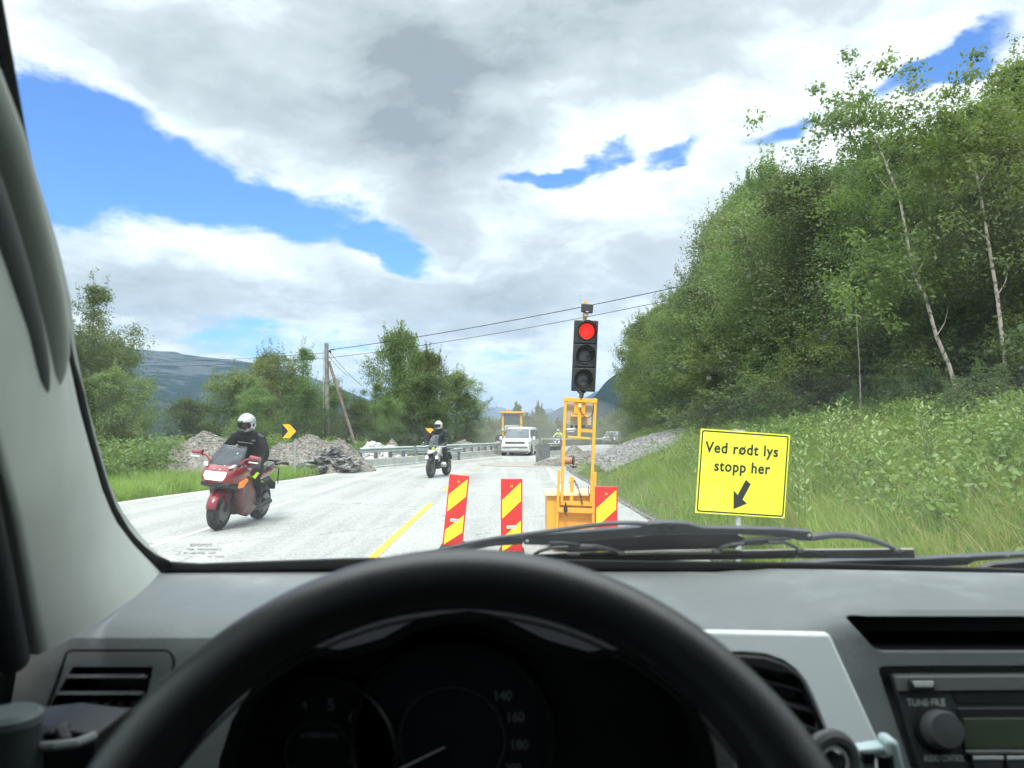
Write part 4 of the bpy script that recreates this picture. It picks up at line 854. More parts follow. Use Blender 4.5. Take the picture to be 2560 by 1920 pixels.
lp_ = [(-5.72, 29), (-5.05, 31.6), (-4.35, 34.3)]
guard_rail(lp_, 'near length of the left guard rail, starting beside the asphalt slabs', 1)
guard_rail([(-4.3, 34.5), (-3.45, 38), (-2.3, 43), (-1.2, 48), (.2, 55), (1.6, 64), (2.5, 72)], 'long second length of the left guard rail, running behind the second motorcycle', 1, step=1.5)
guard_rail([(-5.4, 33.8), (-3.6, 36.6), (-2.6, 40.0)], 'green grey rail seen through the gap below the near left rail', 1, step=1.6, h=.62, kerb=False)
guard_rail([(1.1, 36.3), (1.55, 40), (2.08, 44.6)], 'low guard rail rising from the right side of the white van', -1, step=.8, kerb=False)
guard_rail([(2.1, 45.0), (2.95, 46.4)], 'short end piece of guard rail beside the third motorcycle', 1, step=.28)
guard_rail([(3.3, 88), (8, 96), (13, 101.5), (19, 105), (30, 108), (44, 110)], 'far guard rail along the outside of the bend', 1, step=3, kerb=False, h=.9)
# end plate of the rail near the slabs
mb = MB(); mb.prism([at(872, 1112, 29.2), at(892, 1128, 29.0), at(904, 1150, 28.9), at(893, 1152, 29.2)], (0, .05, 0)); o = mb.build('rail_end', M['rail_steel']); tag(o, 'bent end plate leaning on the near guard rail', 'rail end')

# ----- heaps
mat('rubble', (.175, .162, .142), .95, col2=(.28, .262, .232), vscale=7, bump=1, bscale=18, detail=10, lo=.4, hi=.62); mat('stone', (.32, .32, .31), .85, col2=(.16, .16, .155), vscale=5, bump=.5, bscale=20); mat('stone_white', (.52, .52, .50), .85, var=.25, vscale=4, bump=.4, bscale=20)
mat('tar_slab', (.07, .07, .07), .9, col2=(.27, .27, .26), vscale=3.5, bump=.6, bscale=30, lo=.46, hi=.6)
ico = bmesh.new(); bmesh.ops.create_icosphere(ico, subdivisions=1, radius=1); IV = np.array([v.co[:] for v in ico.verts]); IF = np.array([[v.index for v in f.verts] for f in ico.faces]); ico.free()
def stones(name, P, S, m, r, parent=None, flat=.75):
    n = len(P); k = len(IV); V = IV[None]*r.uniform(.65, 1.25, (n, k, 1)); V = V*np.stack([S*r.uniform(.7, 1.4, n), S*r.uniform(.7, 1.3, n), S*r.uniform(.5, .95, n)*flat/.75], 1)[:, None]
    a = r.uniform(0, 6.28, n); b = r.uniform(-.7, .7, n); ca, sa, cb, sb = np.cos(a), np.sin(a), np.cos(b), np.sin(b)
    x, y, z = V[..., 0], V[..., 1], V[..., 2]; y, z = y*cb[:, None]-z*sb[:, None], y*sb[:, None]+z*cb[:, None]; x, y = x*ca[:, None]-y*sa[:, None], x*sa[:, None]+y*ca[:, None]
    V = np.stack([x, y, z], -1)+P[:, None]; Fq = (IF[None]+np.arange(n)[:, None, None]*k).reshape(-1, 3)
    rn = np.repeat(r.uniform(0, 1, n), len(IF)); return npmesh(name, V.reshape(-1, 3), Fq, m, rn, parent=parent)
def stonemat(name, c1, c2):
    m = bpy.data.materials.new(name); m.use_nodes = True; t = m.node_tree; b = t.nodes['Principled BSDF']; at_ = N(t, 'ShaderNodeAttribute'); at_.attribute_name = 'rnd'; tc = N(t, 'ShaderNodeTexCoord'); n, _ = noise_(t, tc.outputs['Object'], 12, 5, .7)
    L(t, mixc(t, math_(t, 'ADD', math_(t, 'MULTIPLY', at_.outputs['Fac'], .7), math_(t, 'MULTIPLY', n, .4)), c1, c2), b.inputs['Base Color']); b.inputs['Roughness'].default_value = .9; M[name] = m
stonemat('stone_grey', (.085, .08, .08), (.33, .33, .32)); stonemat('stone_pale', (.34, .34, .32), (.62, .62, .6)); stonemat('stone_brown', (.14, .128, .11), (.32, .30, .268))
def heap(name, peaks, label, m='rubble', sm='stone_brown', nst=500, ssz=(.02, .08), seed=0, foot=1.5, cat='rubble heap'):
    """peaks: (x, y, height, rx, ry); one mound with a rough skin and loose stones"""
    xs = [p[0] for p in peaks]; ys = [p[1] for p in peaks]; rx = max(p[3] for p in peaks)*foot; ry = max(p[4] for p in peaks)*foot
    o = empty(name, (sum(xs)/len(xs), sum(ys)/len(ys), gz1(sum(xs)/len(xs), sum(ys)/len(ys)))); tag(o, label, cat); B = np.array(o.location)
    nx, ny = 120, 80; gx = np.linspace(min(xs)-rx, max(xs)+rx, nx); gy = np.linspace(min(ys)-ry, max(ys)+ry, ny)
    def hz_(x, y):
        h = -.25
        for px, py, hh, a, b in peaks:
            d = math.hypot((x-px)/a, (y-py)/b); hh_ = hh*max(-.25, 1-d**1.25) ; h = max(h, hh_) if h <= 0 else (h**3+max(hh_, 0)**3)**(1/3)
        p = Vector((x*1.3, y*1.3, seed)); return h+(mnoise.fractal(p, .9, 2.2, 5)*.12+abs(mnoise.noise(p*3.3))*.05+mnoise.noise(p*11)*.02)*min(1, max(h, 0)*3+.15)
    G = gz(*np.meshgrid(gx, gy)); rows = [[(x-B[0], y-B[1], min(G[j, i], 0.0)*1.0+hz_(x, y)-B[2]) for i, x in enumerate(gx)] for j, y in enumerate(gy)]
    mb = MB(); mb.grid(rows); mb.build('mound', M[m], o, smooth=60)
    r = np.random.default_rng(seed+3); P = []
    while len(P) < nst:
        p = peaks[r.integers(len(peaks))]; x, y = r.normal(p[0], p[3]*.5), r.normal(p[1], p[4]*.5); h = hz_(x, y)
        if h > .05: P.append((x-B[0], y-B[1], min(gz1(x, y), 0)+h-B[2]+.01))
    stones('loose_stones', np.array(P), r.uniform(ssz[0], ssz[1], nst)*r.uniform(.6, 1.2, nst), M[sm], r, parent=o)['kind'] = 'stuff'
    return o
X_ = lambda px, Y: (px-CX)/F*Y
heap('rubble_heap', [(X_(505, 25), 25.5, 1.42, 1.7, 1.7), (X_(590, 25.5), 26, 1.1, 1.4, 1.5), (X_(440, 25), 25.2, .85, 1.1, 1.3)], 'brown rubble heap behind the red motorcycle', seed=2, nst=3200, ssz=(.012, .045))
heap('rubble_heap', [(X_(760, 28), 28.6, 1.30, 1.5, 1.8), (X_(840, 28.5), 29.2, 1.1, 1.2, 1.6), (X_(695, 28), 28, .9, 1.2, 1.5)], 'sandy rubble heap behind the near arrow sign', seed=5, nst=3200, ssz=(.012, .045))
hp = heap('asphalt_heap', [(X_(815, 26.2), 27.0, .78, 1.15, 1.0), (X_(875, 26.5), 27.6, .62, .7, .9)], 'heap of broken asphalt slabs at the start of the left guard rail', seed=9, nst=300, ssz=(.03, .09), cat='asphalt heap')
r = np.random.default_rng(31); B = hp.location
for i in range(64):
    a = r.uniform(0, 6.28); d = r.uniform(0, 1)**.6; x = X_(818, 26.2)+math.cos(a)*d*1.15; y = 26.8-abs(math.sin(a))*d*.85; z = max(.05, .80*(1-d**1.2))+r.uniform(0, .08); sz = r.uniform(.12, .40)
    pts = [Vector((math.cos(t+r.uniform(-.3, .3))*sz*r.uniform(.6, 1), math.sin(t+r.uniform(-.3, .3))*sz*r.uniform(.5, .9), 0)) for t in (0, 1.1, 2.2, 3.3, 4.3, 5.3)]
    e = Euler((r.normal(0, .2)+.28, r.normal(0, .28), r.normal(0, .9))).to_matrix(); mb = MB(); mb.prism([e @ p+Vector((x, y, z))-B for p in pts], e @ Vector((0, 0, .035))); mb.build('slab', M['tar_slab'], hp, smooth=0)
heap('stone_heap', [(X_(930, 34), 34.4, 1.05, 1.2, 1.1), (X_(968, 35), 35.4, .85, 1.1, 1.1)], 'heap of pale grey blasted stone behind the near left guard rail', 'stone_white', 'stone_pale', 1500, (.05, .13), 12, cat='stone heap')
heap('gravel_heap', [(X_(975, 35.5), 36, 1.15, .8, .8)], 'small sandy mound behind the pale stone heap', 'rubble', 'stone_brown', 150, (.02, .05), 15, cat='gravel heap')
heap('gravel_heap', [(X_(1157, 46), 46.5, 1.05, 1.9, 1.6), (X_(1190, 50), 50, .8, 2, 2)], 'low sandy mound behind the guard rail right of the second motorcycle', 'rubble', 'stone_brown', 300, (.03, .07), 18, cat='gravel heap')
heap('gravel_heap', [(X_(1430, 33), 34.0, .42, 1.3, 1.8), (X_(1385, 31.5), 32.8, .30, 1.0, 1.3), (X_(1475, 33), 33.5, .5, 1.0, 1.6)], 'flat brown gravel heap closing the right lane', 'rubble', 'stone_brown', 1600, (.02, .07), 21, cat='gravel heap')
heap('gravel_heap', [(X_(1437, 40), 40.5, .8, .9, 1.4)], 'grey soil mound behind the culvert pipe', 'rubble', 'stone_brown', 300, (.02, .05), 24, cat='gravel heap')
# stony slope (riprap) on the bank
r = np.random.default_rng(8); n = 9000; y = r.uniform(23, 45, n); d = .9+r.uniform(0, 1, n)*(np.interp(y, [23, 27, 33, 45], [2.7, 4.7, 3.7, 1.6])-.9)*(1+.06*np.sin(y*5)); x = XR(y)+d
tag(stones('riprap', np.stack([x, y, gz(x, y)+.03], 1), r.uniform(.04, .12, n), M['stone_grey'], r), 'grey broken stone covering the foot of the right hand bank', 'stones', kind='stuff')
r = np.random.default_rng(18); n = 2200; y = 5+r.uniform(0, 1, n)**1.5*30; x = XR(y)+r.normal(.15, .16, n)
tag(stones('shoulder_gravel', np.stack([x, y, gz(x, y)+.01], 1), r.uniform(.006, .025, n), M['stone_grey'], r), 'loose gravel on the right hand shoulder', 'gravel', kind='stuff')
mat('pipe_orange', (.40, .17, .10), .6, var=.2, vscale=4)
p = at(1432, 1152, 31); mb = MB(); mb.ring((0, 0, 0), (1, .2, 0), .14, .015, 24, 6); mb.lathe([(.135, -.33), (.135, 0), (.118, 0), (.118, -.3)], (0, 0, 0), (1, -.25, 0), 24, cap=False); mb.lathe([(.118, -.29), (0.0, -.29)], (0, 0, 0), (1, -.25, 0), 24, cap=False)
o = empty('culvert_pipe', (p.x, 31, p.z)); tag(o, 'short orange brown pipe end sticking out of the gravel behind the signal trailer', 'pipe'); mb.build('pipe', M['pipe_orange'], o); mb = MB(); mb.ring((.02, -.005, 0), (1, -.25, 0), .15, .03, 24, 8); mb.build('seal_ring', M['rubber'], o)

# ----- utility pole and wires
mat('pole_wood', (.27, .26, .24), .9, col2=(.16, .15, .14), vscale=6, bump=.5, bscale=20); mat('strut_wood', (.20, .155, .125), .9, var=.25, vscale=5)
def pole():
    Y = 42; b = at(820, 1100, Y); g = -2.0; o = empty('utility_pole', (b.x, Y, g)); tag(o, 'grey wooden utility pole with a leaning brown strut', 'utility pole'); top = CH+(HY-858)/F*Y-g; dx = at(816, 0, Y).x-b.x
    mb = MB(); mb.tube([(0, 0, 0), (dx, 0, top)], [.15, .115], 12); mb.build('pole', M['pole_wood'], o)
    mb = MB(); a = at(822, 903, Y-.1); e = at(889, 1116, Y-.4); e2 = e+(e-a)*.5; mb.tube([a-o.location, e2-o.location], [.075, .095], 10); mb.build('strut', M['strut_wood'], o)
    mb = MB(); mb.tube([(dx-.16, -.05, top-.45), (dx-.15, -.05, 1)], .022, 6); mb.build('conduit', M['galv_dull'], o)
    z1 = CH+(HY-876)/F*Y-g; mb = MB(); mb.tube([(dx+.1, 0, z1-.1), (dx+.3, -.1, z1+.05), (dx+.45, -.1, z1)], .03, 6); mb.lathe([(.03, 0), (.05, .05), (.03, .1)], (dx+.25, -.1, z1-.15), (0, 0, 1), 10); mb.build('insulator', M['cable'], o)
    def wire(p0, p1, sag, r_, label):
        pts = [p0.lerp(p1, t)-Vector((0, 0, sag*4*t*(1-t))) for t in np.linspace(0, 1, 24)]; mb = MB(); mb.tube([p-p0 for p in pts], r_, 6); w_ = mb.build('overhead_wire', M['cable']); w_.location = p0; tag(w_, label, 'wire', 'overhead wires')
    wire(at(823, 875, Y), at(1950, 660, 30), .25, .018, 'upper overhead wire running right from the utility pole'); wire(at(821, 895, Y), at(1950, 690, 30), .28, .013, 'lower overhead wire running right from the utility pole')
    wire(at(815, 882, Y), at(180, 905, 90), .3, .014, 'upper overhead wire running left from the utility pole'); wire(at(815, 895, Y), at(180, 915, 90), .3, .012, 'lower overhead wire running left from the utility pole')
    wire(at(824, 880, Y), at(905, 965, 55), .1, .014, 'thin wire dropping from the pole into the copse'); wire(at(822, 890, Y), at(870, 940, 55), .1, .012, 'thinner stay wire below the dropping one')
pole()
# ---------------------------------------------------------------- vehicles and riders
mat('bike_red', (.21, .010, .020), .22, coat=.7, var=.12, vscale=3); mat('bike_maroon', (.11, .028, .032), .42, coat=.2, var=.25, vscale=5); mat('tyre', (.022, .022, .022), .85, var=.4, vscale=14, bump=.3, bscale=60)
mat('rim_grey', (.13, .135, .135), .35, metal=.6); mat('dark_metal', (.05, .052, .055), .4, metal=.5, var=.3, vscale=10); mat('chrome', (.6, .6, .6), .2, metal=.9)
mat('bike_black', (.016, .017, .018), .45, var=.3, vscale=8); mat('seat_vinyl', (.02, .02, .02), .7)
mat('indicator', (.75, .20, .015), .25, emit=(.9, .25, .02), es=.25); mat('headlight_lit', (.8, .8, .78), .15, emit=(1, .97, .9), es=1.3); mat('lamp_bright', (.9, .9, .9), .2, emit=(1, 1, .98), es=5.0)
mat('jacket', (.007, .007, .009), .8, var=.35, vscale=9, bump=.5, bscale=26, spec=.25); mat('jacket_trim', (.07, .07, .075), .7); mat('skin', (.50, .28, .20), .55); mat('glove', (.02, .021, .024), .6, bump=.4, bscale=60)
mat('helmet_silver', (.46, .49, .51), .25, metal=.25, coat=.5); mat('visor_dark', (.015, .016, .018), .12); mat('hi_vis', (.62, .85, .05), .6, var=.1, vscale=6); mat('white_paint', (.62, .63, .62), .25, coat=.6, var=.05, vscale=2); mat('boot', (.03, .03, .032), .6)
glassmat('screen_smoke', (.42, .46, .50), .9, dust=.10, dustcol=(.5, .53, .56)); glassmat('screen_clear', (.72, .76, .78), .9, dust=.12, dustcol=(.5, .53, .56)); glassmat('visor_clear', (.35, .37, .38), .8)
mat('car_glass', (.07, .10, .11), .08, spec=.9, var=.2, vscale=1.5)
def wheel(root, y, r0, wd, steer=0, spokes=3, disc=True, big=None, rimr=.66):
    T = Matrix.Translation((0, y, r0)) @ Matrix.Rotation(steer, 4, 'Z')
    def put(mb): mb.v = [tuple(T @ Vector(v)) for v in mb.v]; return mb
    ri = r0*rimr; prof = [(ri, -wd*.42), (ri+.02, -wd*.5), (r0-.045, -wd*.5), (r0-.012, -wd*.33), (r0, 0), (r0-.012, wd*.33), (r0-.045, wd*.5), (ri+.02, wd*.5), (ri, wd*.42)]
    mb = MB(); n = 40; rows = [[(h, rr*math.cos(2*math.pi*i/n), rr*math.sin(2*math.pi*i/n)) for rr, h in prof] for i in range(n+1)]; mb.grid(rows)
    wl = put(mb).build('wheel', M['tyre'], root, smooth=50, merge=True)
    mb = MB(); prof = [(ri, -wd*.44), (ri+.008, -wd*.44), (ri-.02, -wd*.2), (ri-.02, wd*.2), (ri+.008, wd*.44), (ri, wd*.44)]; mb.grid([[(h, rr*math.cos(2*math.pi*i/n), rr*math.sin(2*math.pi*i/n)) for rr, h in prof] for i in range(n+1)])
    for k in range(spokes):
        a = 2*math.pi*k/spokes+.4; mb.bar((0, .03*math.cos(a), .03*math.sin(a)), (0, (ri-.015)*math.cos(a), (ri-.015)*math.sin(a)), .05 if spokes < 6 else .03, .035 if spokes < 6 else .02, (1, 0, 0))
    mb.lathe([(.045, -.05), (.045, .05)], (0, 0, 0), (1, 0, 0), 16); put(mb).build('rim', M['rim_grey'], wl)
    if disc:
        mb = MB()
        for s in (-1, 1): mb.lathe([(.06, 0), (.155, 0), (.155, .005), (.06, .005)], (s*wd*.62, 0, 0), (1, 0, 0), 28)
        put(mb).build('brake_disc', M['rim_grey'], wl)
    return wl
def helmet(root, c, rz, tilt, shell, face=True, peak=False):
    T = Matrix.Translation(c) @ Matrix.Rotation(rz, 4, 'Z') @ Matrix.Rotation(tilt, 4, 'X')      # faces -Y
    def put(mb): mb.v = [tuple(T @ Vector(v)) for v in mb.v]; return mb
    n, m = 32, 22; mb = MB(); vs = []; hole = lambda a, e: abs(a) < R(62) and R(-30)+R(6)*abs(a) < e < R(16)-R(8)*abs(a)
    def P(a, e, k=1.0):
        rx, ry, rz_ = .128*k, .155*k, .150*k
        chin = 1+.10*max(0, math.cos(a))*max(0, -math.sin(e*1.3)); x = rx*math.cos(e)*math.sin(a); y_ = -ry*math.cos(e)*math.cos(a)*chin; z = rz_*math.sin(e)
        if z < -.115: z = -.115+(z+.115)*.25
        return Vector((x, y_, z))
    A = [-math.pi+2*math.pi*i/48 for i in range(48)]; E = [-math.pi/2+math.pi*j/30 for j in range(31)]
    vs = [P(a, e) for e in E for a in A]; fs = []
    for j in range(30):
        for i in range(48):
            am = A[i]+math.pi/48; em = E[j]+math.pi/60
            if j < 3 or hole(am, em): continue
            fs.append((j*48+i, j*48+(i+1) % 48, (j+1)*48+(i+1) % 48, (j+1)*48+i))
    mb.add(vs, fs); h = put(mb).build('helmet', M[shell], root, smooth=60, solid=.012)
    mb = MB(); rows = [[P(R(-68)+R(136)*i/20, R(-32)+R(50)*j/8-R(7)*abs(i-10)/10*(1 if j > 4 else -1), 1.035) for i in range(21)] for j in range(9)]; mb.grid(rows); put(mb).build('visor', M['visor_clear' if face else 'visor_dark'], h)
    mb = MB(); rows = []
    for k in range(5):
        q = (P(R(-70), R(22)+R(2)*k, 1.03) if 0 else None)
    mb.tube([P(R(a), R(19)-R(.09)*abs(a), 1.02) for a in range(-72, 73, 12)], .006, 6); mb.tube([P(R(a), R(-33)+R(.07)*abs(a), 1.02) for a in range(-72, 73, 12)], .006, 6)
    mb.lathe([(.022, 0), (.022, .012)], P(R(78), R(-4), 1.0), (1, 0, 0), 12); mb.lathe([(.022, 0), (.022, .012)], P(R(-78), R(-4), 1.0), (-1, 0, 0), 12)
    mb.box(P(0, R(52), 1.0), (.018, .03, .012)); mb.box(P(0, R(-42), 1.06), (.05, .012, .012)); put(mb).build('visor_seal', M['visor_dark'], h)
    mb = MB(); mb.ring((0, .01, -.118), (0, 0, 1), .085, .022, 24, 8); put(mb).build('neck_roll', M['visor_dark'], h)
    if face:
        mb = MB(); mb.cur = 0; rows = []
        for j in range(17):
            e = R(-70)+R(130)*j/16; row = []
            for i in range(21):
                a = R(-80)+R(160)*i/20; x, y_, z = .085*math.cos(e)*math.sin(a), -.105*math.cos(e)*math.cos(a), .12*math.sin(e)-.01
                nose = math.exp(-(x/.014)**2-((z+.005)/.028)**2)*.026; brow = -math.exp(-((abs(x)-.032)/.016)**2-((z-.028)/.013)**2)*.012; lip = math.exp(-(x/.024)**2-((z+.052)/.009)**2)*.007
                row.append((x, y_-nose-brow-lip, z))
            rows.append(row)
        mb.grid(rows); put(mb).build('face', M['skin'], root, smooth=180)
        mb = MB()
        for s in (-1, 1): mb.ball((s*.032, -.083, .024), .011, 10, 8)
        put(mb).build('eye', M['visor_dark'], root)
    return h
def rider(loc, rz, P, label, vest='jacket', hel='helmet_silver', head_rz=0, head_tilt=0, face=True, hi=False, knee=True):
    o = empty('person', loc, rz); tag(o, label, 'person'); N_ = {}; E_ = []
    def nd(k, co, r_): N_[k] = (Vector(co), r_)
    nd('pelvis', P['pelvis'], (.145, .125)); nd('waist', P['waist'], (.15, .12)); nd('chest', P['chest'], (.205, .15)); nd('neck', P['neck'], .075); nd('nape', P['nape'], .062)
    E_ += [('pelvis', 'waist'), ('waist', 'chest'), ('chest', 'neck'), ('neck', 'nape')]
    for s, k in ((1, 'l'), (-1, 'r')):
        f = lambda q: (P[q][0]*s if q+'_'+k not in P else P[q+'_'+k][0], *(P[q][1:] if q+'_'+k not in P else P[q+'_'+k][1:]))
        nd('sh'+k, f('shoulder'), .102); nd('ua'+k, [(a+b)/2 for a, b in zip(f('shoulder'), f('elbow'))], .086); nd('el'+k, f('elbow'), .072); nd('fa'+k, [(a*.55+b*.45) for a, b in zip(f('elbow'), f('wrist'))], .062); nd('wr'+k, f('wrist'), .038)
        E_ += [('chest', 'sh'+k), ('sh'+k, 'ua'+k), ('ua'+k, 'el'+k), ('el'+k, 'fa'+k), ('fa'+k, 'wr'+k)]
        nd('hip'+k, f('hip'), .105); nd('th'+k, [(a+b)/2 for a, b in zip(f('hip'), f('knee'))], .108); nd('kn'+k, f('knee'), .092); nd('ca'+k, [(a*.6+b*.4) for a, b in zip(f('knee'), f('ankle'))], .082); nd('an'+k, f('ankle'), .062)
        E_ += [('pelvis', 'hip'+k), ('hip'+k, 'th'+k), ('th'+k, 'kn'+k), ('kn'+k, 'ca'+k), ('ca'+k, 'an'+k)]
        w_ = Vector(f('wrist')); g = Vector(f('grip')); nd('pm'+k, w_.lerp(g, .5)+Vector((0, 0, .012)), (.040, .024)); E_ += [('wr'+k, 'pm'+k)]
        pk = w_.lerp(g, .75)+Vector((0, 0, .016))
        for i, ln in enumerate((.88, 1.0, .95, .78)):
            ox = Vector((s*(.036-.023*i), 0, 0)); b = pk+ox
            nd(f'f{i}a{k}', b, .0115); nd(f'f{i}b{k}', b+Vector((0, -.036*ln, .004)), .0105); nd(f'f{i}c{k}', b+Vector((0, -.056*ln, -.022*ln)), .0098); nd(f'f{i}d{k}', b+Vector((0, -.040*ln, -.046*ln)), .0088)
            E_ += [('pm'+k, f'f{i}a{k}'), (f'f{i}a{k}', f'f{i}b{k}'), (f'f{i}b{k}', f'f{i}c{k}'), (f'f{i}c{k}', f'f{i}d{k}')]
        tb = w_.lerp(g, .5)+Vector((-s*.034, 0, -.006)); nd('t0'+k, tb, .013); nd('t1'+k, tb+Vector((-s*.006, -.028, -.026)), .0115); nd('t2'+k, tb+Vector((s*.012, -.046, -.042)), .010); E_ += [('pm'+k, 't0'+k), ('t0'+k, 't1'+k), ('t1'+k, 't2'+k)]
        a = Vector(f('ankle')); t_ = Vector(f('toe')); nd('he'+k, a+Vector((0, .035, -.05)), .045); nd('ft'+k, a.lerp(t_, .55)+Vector((0, 0, -.02)), (.05, .038)); nd('to'+k, t_, (.045, .03)); E_ += [('an'+k, 'ft'+k), ('ft'+k, 'to'+k), ('an'+k, 'he'+k)]
    body = skin('body', N_, E_, [M[vest], M['glove'], M['boot'], M['jacket']], parent=o)
    wr = [Vector(N_['wrl'][0]), Vector(N_['wrr'][0])]; hw = Vector(P['waist']).z-.05
    for p in body.data.polygons:
        c = p.center; mi = 0
        if min((c-q).length for q in wr) < .13 and any((c-q).dot((N_['pm'+k][0]-q).normalized()) > -.01 for q, k in zip(wr, 'lr')): mi = 1
        elif c.z < N_['anl'][0].z+.03: mi = 2
        elif c.z < hw: mi = 3
        p.material_index = mi
    hc = Vector(P['head']); helmet(o, hc, head_rz, head_tilt, hel, face)
    mb = MB(); ch = Vector(P['chest'])
    for s in (-1, 1): mb.box(Vector(P['shoulder'])*0+Vector((s*P['shoulder'][0]*1.06, P['shoulder'][1]-.03, P['shoulder'][2]+.055)), (.10, .11, .04), (0, s*.45, 0))
    mb.build('shoulder_pad', M['jacket_trim' if not hi else 'white_plastic'], o, bevel=.015)
    mb = MB(); mb.box((ch.x, ch.y-.13, ch.z+.0), (.25, .02, .018), (-.35, 0, 0)); mb.box((ch.x+.12, ch.y-.125, ch.z+.05), (.06, .012, .03), (-.35, 0, 0)); mb.build('chest_strap', M['jacket_trim' if not hi else 'white_plastic'], o)
    if knee:
        kn = N_['knl'][0]; mb = MB(); mb.prism([(kn.x-.07, kn.y-.072, kn.z+.055), (kn.x+.02, kn.y-.088, kn.z+.03), (kn.x+.06, kn.y-.06, kn.z+.10), (kn.x+.085, kn.y-.04, kn.z+.085), (kn.x+.04, kn.y-.082, kn.z-.005), (kn.x-.06, kn.y-.078, kn.z+.03)], (0, .02, -.01)); mb.build('knee_reflector', M['hi_vis'], o)
    return o
def red_bike(loc, rz, label):
    o = empty('motorcycle', loc, rz); tag(o, label, 'motorcycle'); b = lambda mb, n, m, p=o, **k: mb.build(n, M[m], p, **k)
    wheel(o, -.72, .30, .125, R(-3)); wheel(o, .72, .305, .17, 0)
    # upper fairing and nose
    S = [(-.985, 0, .80, .15, .07), (-.96, 0, .80, .205, .11), (-.92, 0, .81, .235, .14), (-.84, 0, .82, .265, .165), (-.70, 0, .84, .285, .20), (-.55, 0, .84, .285, .215), (-.40, 0, .80, .27, .22), (-.22, 0, .80, .23, .20), (-.05, 0, .84, .20, .15), (.12, 0, .82, .17, .12), (.25, 0, .79, .12, .07)]
    mb = MB(); mb.loft([sup(cx, cz, hx, hz_, y, 28, 2.7) for y, cx, cz, hx, hz_ in S]); fa = b(mb, 'fairing', 'bike_red', smooth=60)
    # dark intake below the headlight
    mb = MB(); mb.loft([sup(0, .70, hx, hz_, y, 20, 3) for y, hx, hz_ in ((-.985, .15, .03), (-.95, .22, .05), (-.85, .25, .07), (-.70, .25, .12), (-.45, .22, .2))]); b(mb, 'air_intake', 'bike_black', fa)
    # side panels
    for s in (-1, 1):
        mb = MB(); pts = [(-.60, .86), (-.30, .84), (-.02, .74), (.06, .58), (.10, .38), (.02, .24), (-.22, .17), (-.42, .22), (-.54, .36), (-.60, .55), (-.66, .72)]
        rows = []
        for kx, sc_ in ((.13, .96), (.225, 1.0), (.255, .94), (.262, .80), (.262, .3)):
            cy, cz = -.25, .50; rows.append([(s*(kx-.05*abs(z-.6)*1.2), cy+(y-cy)*sc_, cz+(z-cz)*sc_) for y, z in pts])
        mb.loft(rows); sp = b(mb, 'side_panel', 'bike_maroon', smooth=50)
        mb = MB(); mb.prism([(s*.238, -.20, .62), (s*.238, -.08, .60), (s*.228, -.06, .44), (s*.228, -.16, .42)], (s*.012, 0, 0)); b(mb, 'vent', 'bike_black', sp, bevel=.008)
        mb = MB(); mb.prism([(s*.262, -.76, .745), (s*.283, -.56, .80), (s*.285, -.52, .775), (s*.283, -.66, .665), (s*.258, -.76, .655)], (s*.025, 0, 0)); b(mb, 'indicator', 'indicator', bevel=.008)
        mb = MB(); mb.prism([(s*.285, -.56, .80), (s*.288, -.40, .835), (s*.288, -.52, .775)], (s*.010, 0, 0)); b(mb, 'fairing_trim', 'bike_black')
        # mirrors
        mb = MB(); mb.tube([(s*.20, -.70, .98), (s*.30, -.69, 1.08), (s*.38, -.68, 1.10)], [.022, .017, .016], 8); ms = b(mb, 'mirror_stalk', 'bike_red')
        mb = MB(); mb.loft([[(s*(.37+.15*t)+0, -.70+y_*.045+.01, 1.115+z_*.048*(1-.35*t)) for y_, z_ in ((-1, .1), (-.6, .8), (.3, 1), (1, .9), (1, -.9), (.2, -1), (-.7, -.6))] for t in (0, .3, .8, 1.0)]); mr = b(mb, 'mirror', 'bike_red', bevel=.004)
        mb = MB(); mb.box((s*.445, -.735, 1.058), (.135, .03, .018)); b(mb, 'mirror_edge', 'white_plastic', mr)
        mb = MB(); mb.tube([(s*.13, -.50, .93), (s*.28, -.42, .965), (s*.395, -.36, .955)], [.014, .014, .018], 8); b(mb, 'handlebar', 'bike_black')
        mb = MB(); mb.bar((s*.18, -.93, .955), (s*.225, -.84, 1.0), .05, .008, (0, 0, 1)); b(mb, 'fairing_decal', 'white_plastic')
        mb = MB(); mb.tube([(s*.10, -.70, .30), (s*.10, -.56, .75)], .030, 10); mb.bar((s*.095, -.75, .30), (s*.095, -.66, .38), .03, .07, (1, 0, 0)); b(mb, 'fork_leg', 'dark_metal')
    mb = MB(); mb.prism([(-.15, -.995, .885), (.16, -.995, .89), (.155, -1.02, .82), (.12, -1.03, .765), (-.13, -1.03, .765), (-.16, -1.02, .82)], (0, .09, 0)); b(mb, 'headlight', 'headlight_lit', bevel=.012)
    mb = MB(); mb.box((0, -.935, .925), (.12, .012, .016), (-.9, 0, 0)); b(mb, 'badge', 'white_plastic'); mb = MB(); mb.box((-.04, -.98, .70), (.05, .02, .015)); b(mb, 'badge', 'bike_red')
    rows = []
    for j in range(9):
        t = j/8; hw = .25*(1-.26*t**1.8); y0 = -.88+.36*t; z = .955+.34*t-.04*t*t
        rows.append([(hw*math.sin(a)/math.sin(1.25), y0+.17*(1-math.cos(a)), z-.05*(1-math.cos(a))*(1-t)) for a in [-1.25+2.5*i/16 for i in range(17)]])
    mb = MB(); mb.grid(rows); b(mb, 'windscreen', 'screen_smoke', smooth=180, solid=.004)
    mb = MB(); mb.bar((.13, -.64, 1.155), (.155, -.62, 1.17), .016, .004); mb.bar((.142, -.635, 1.14), (.142, -.628, 1.165), .014, .004); b(mb, 'screen_sticker', 'white_plastic')
    # front mudguard
    mb = MB(); rows = []
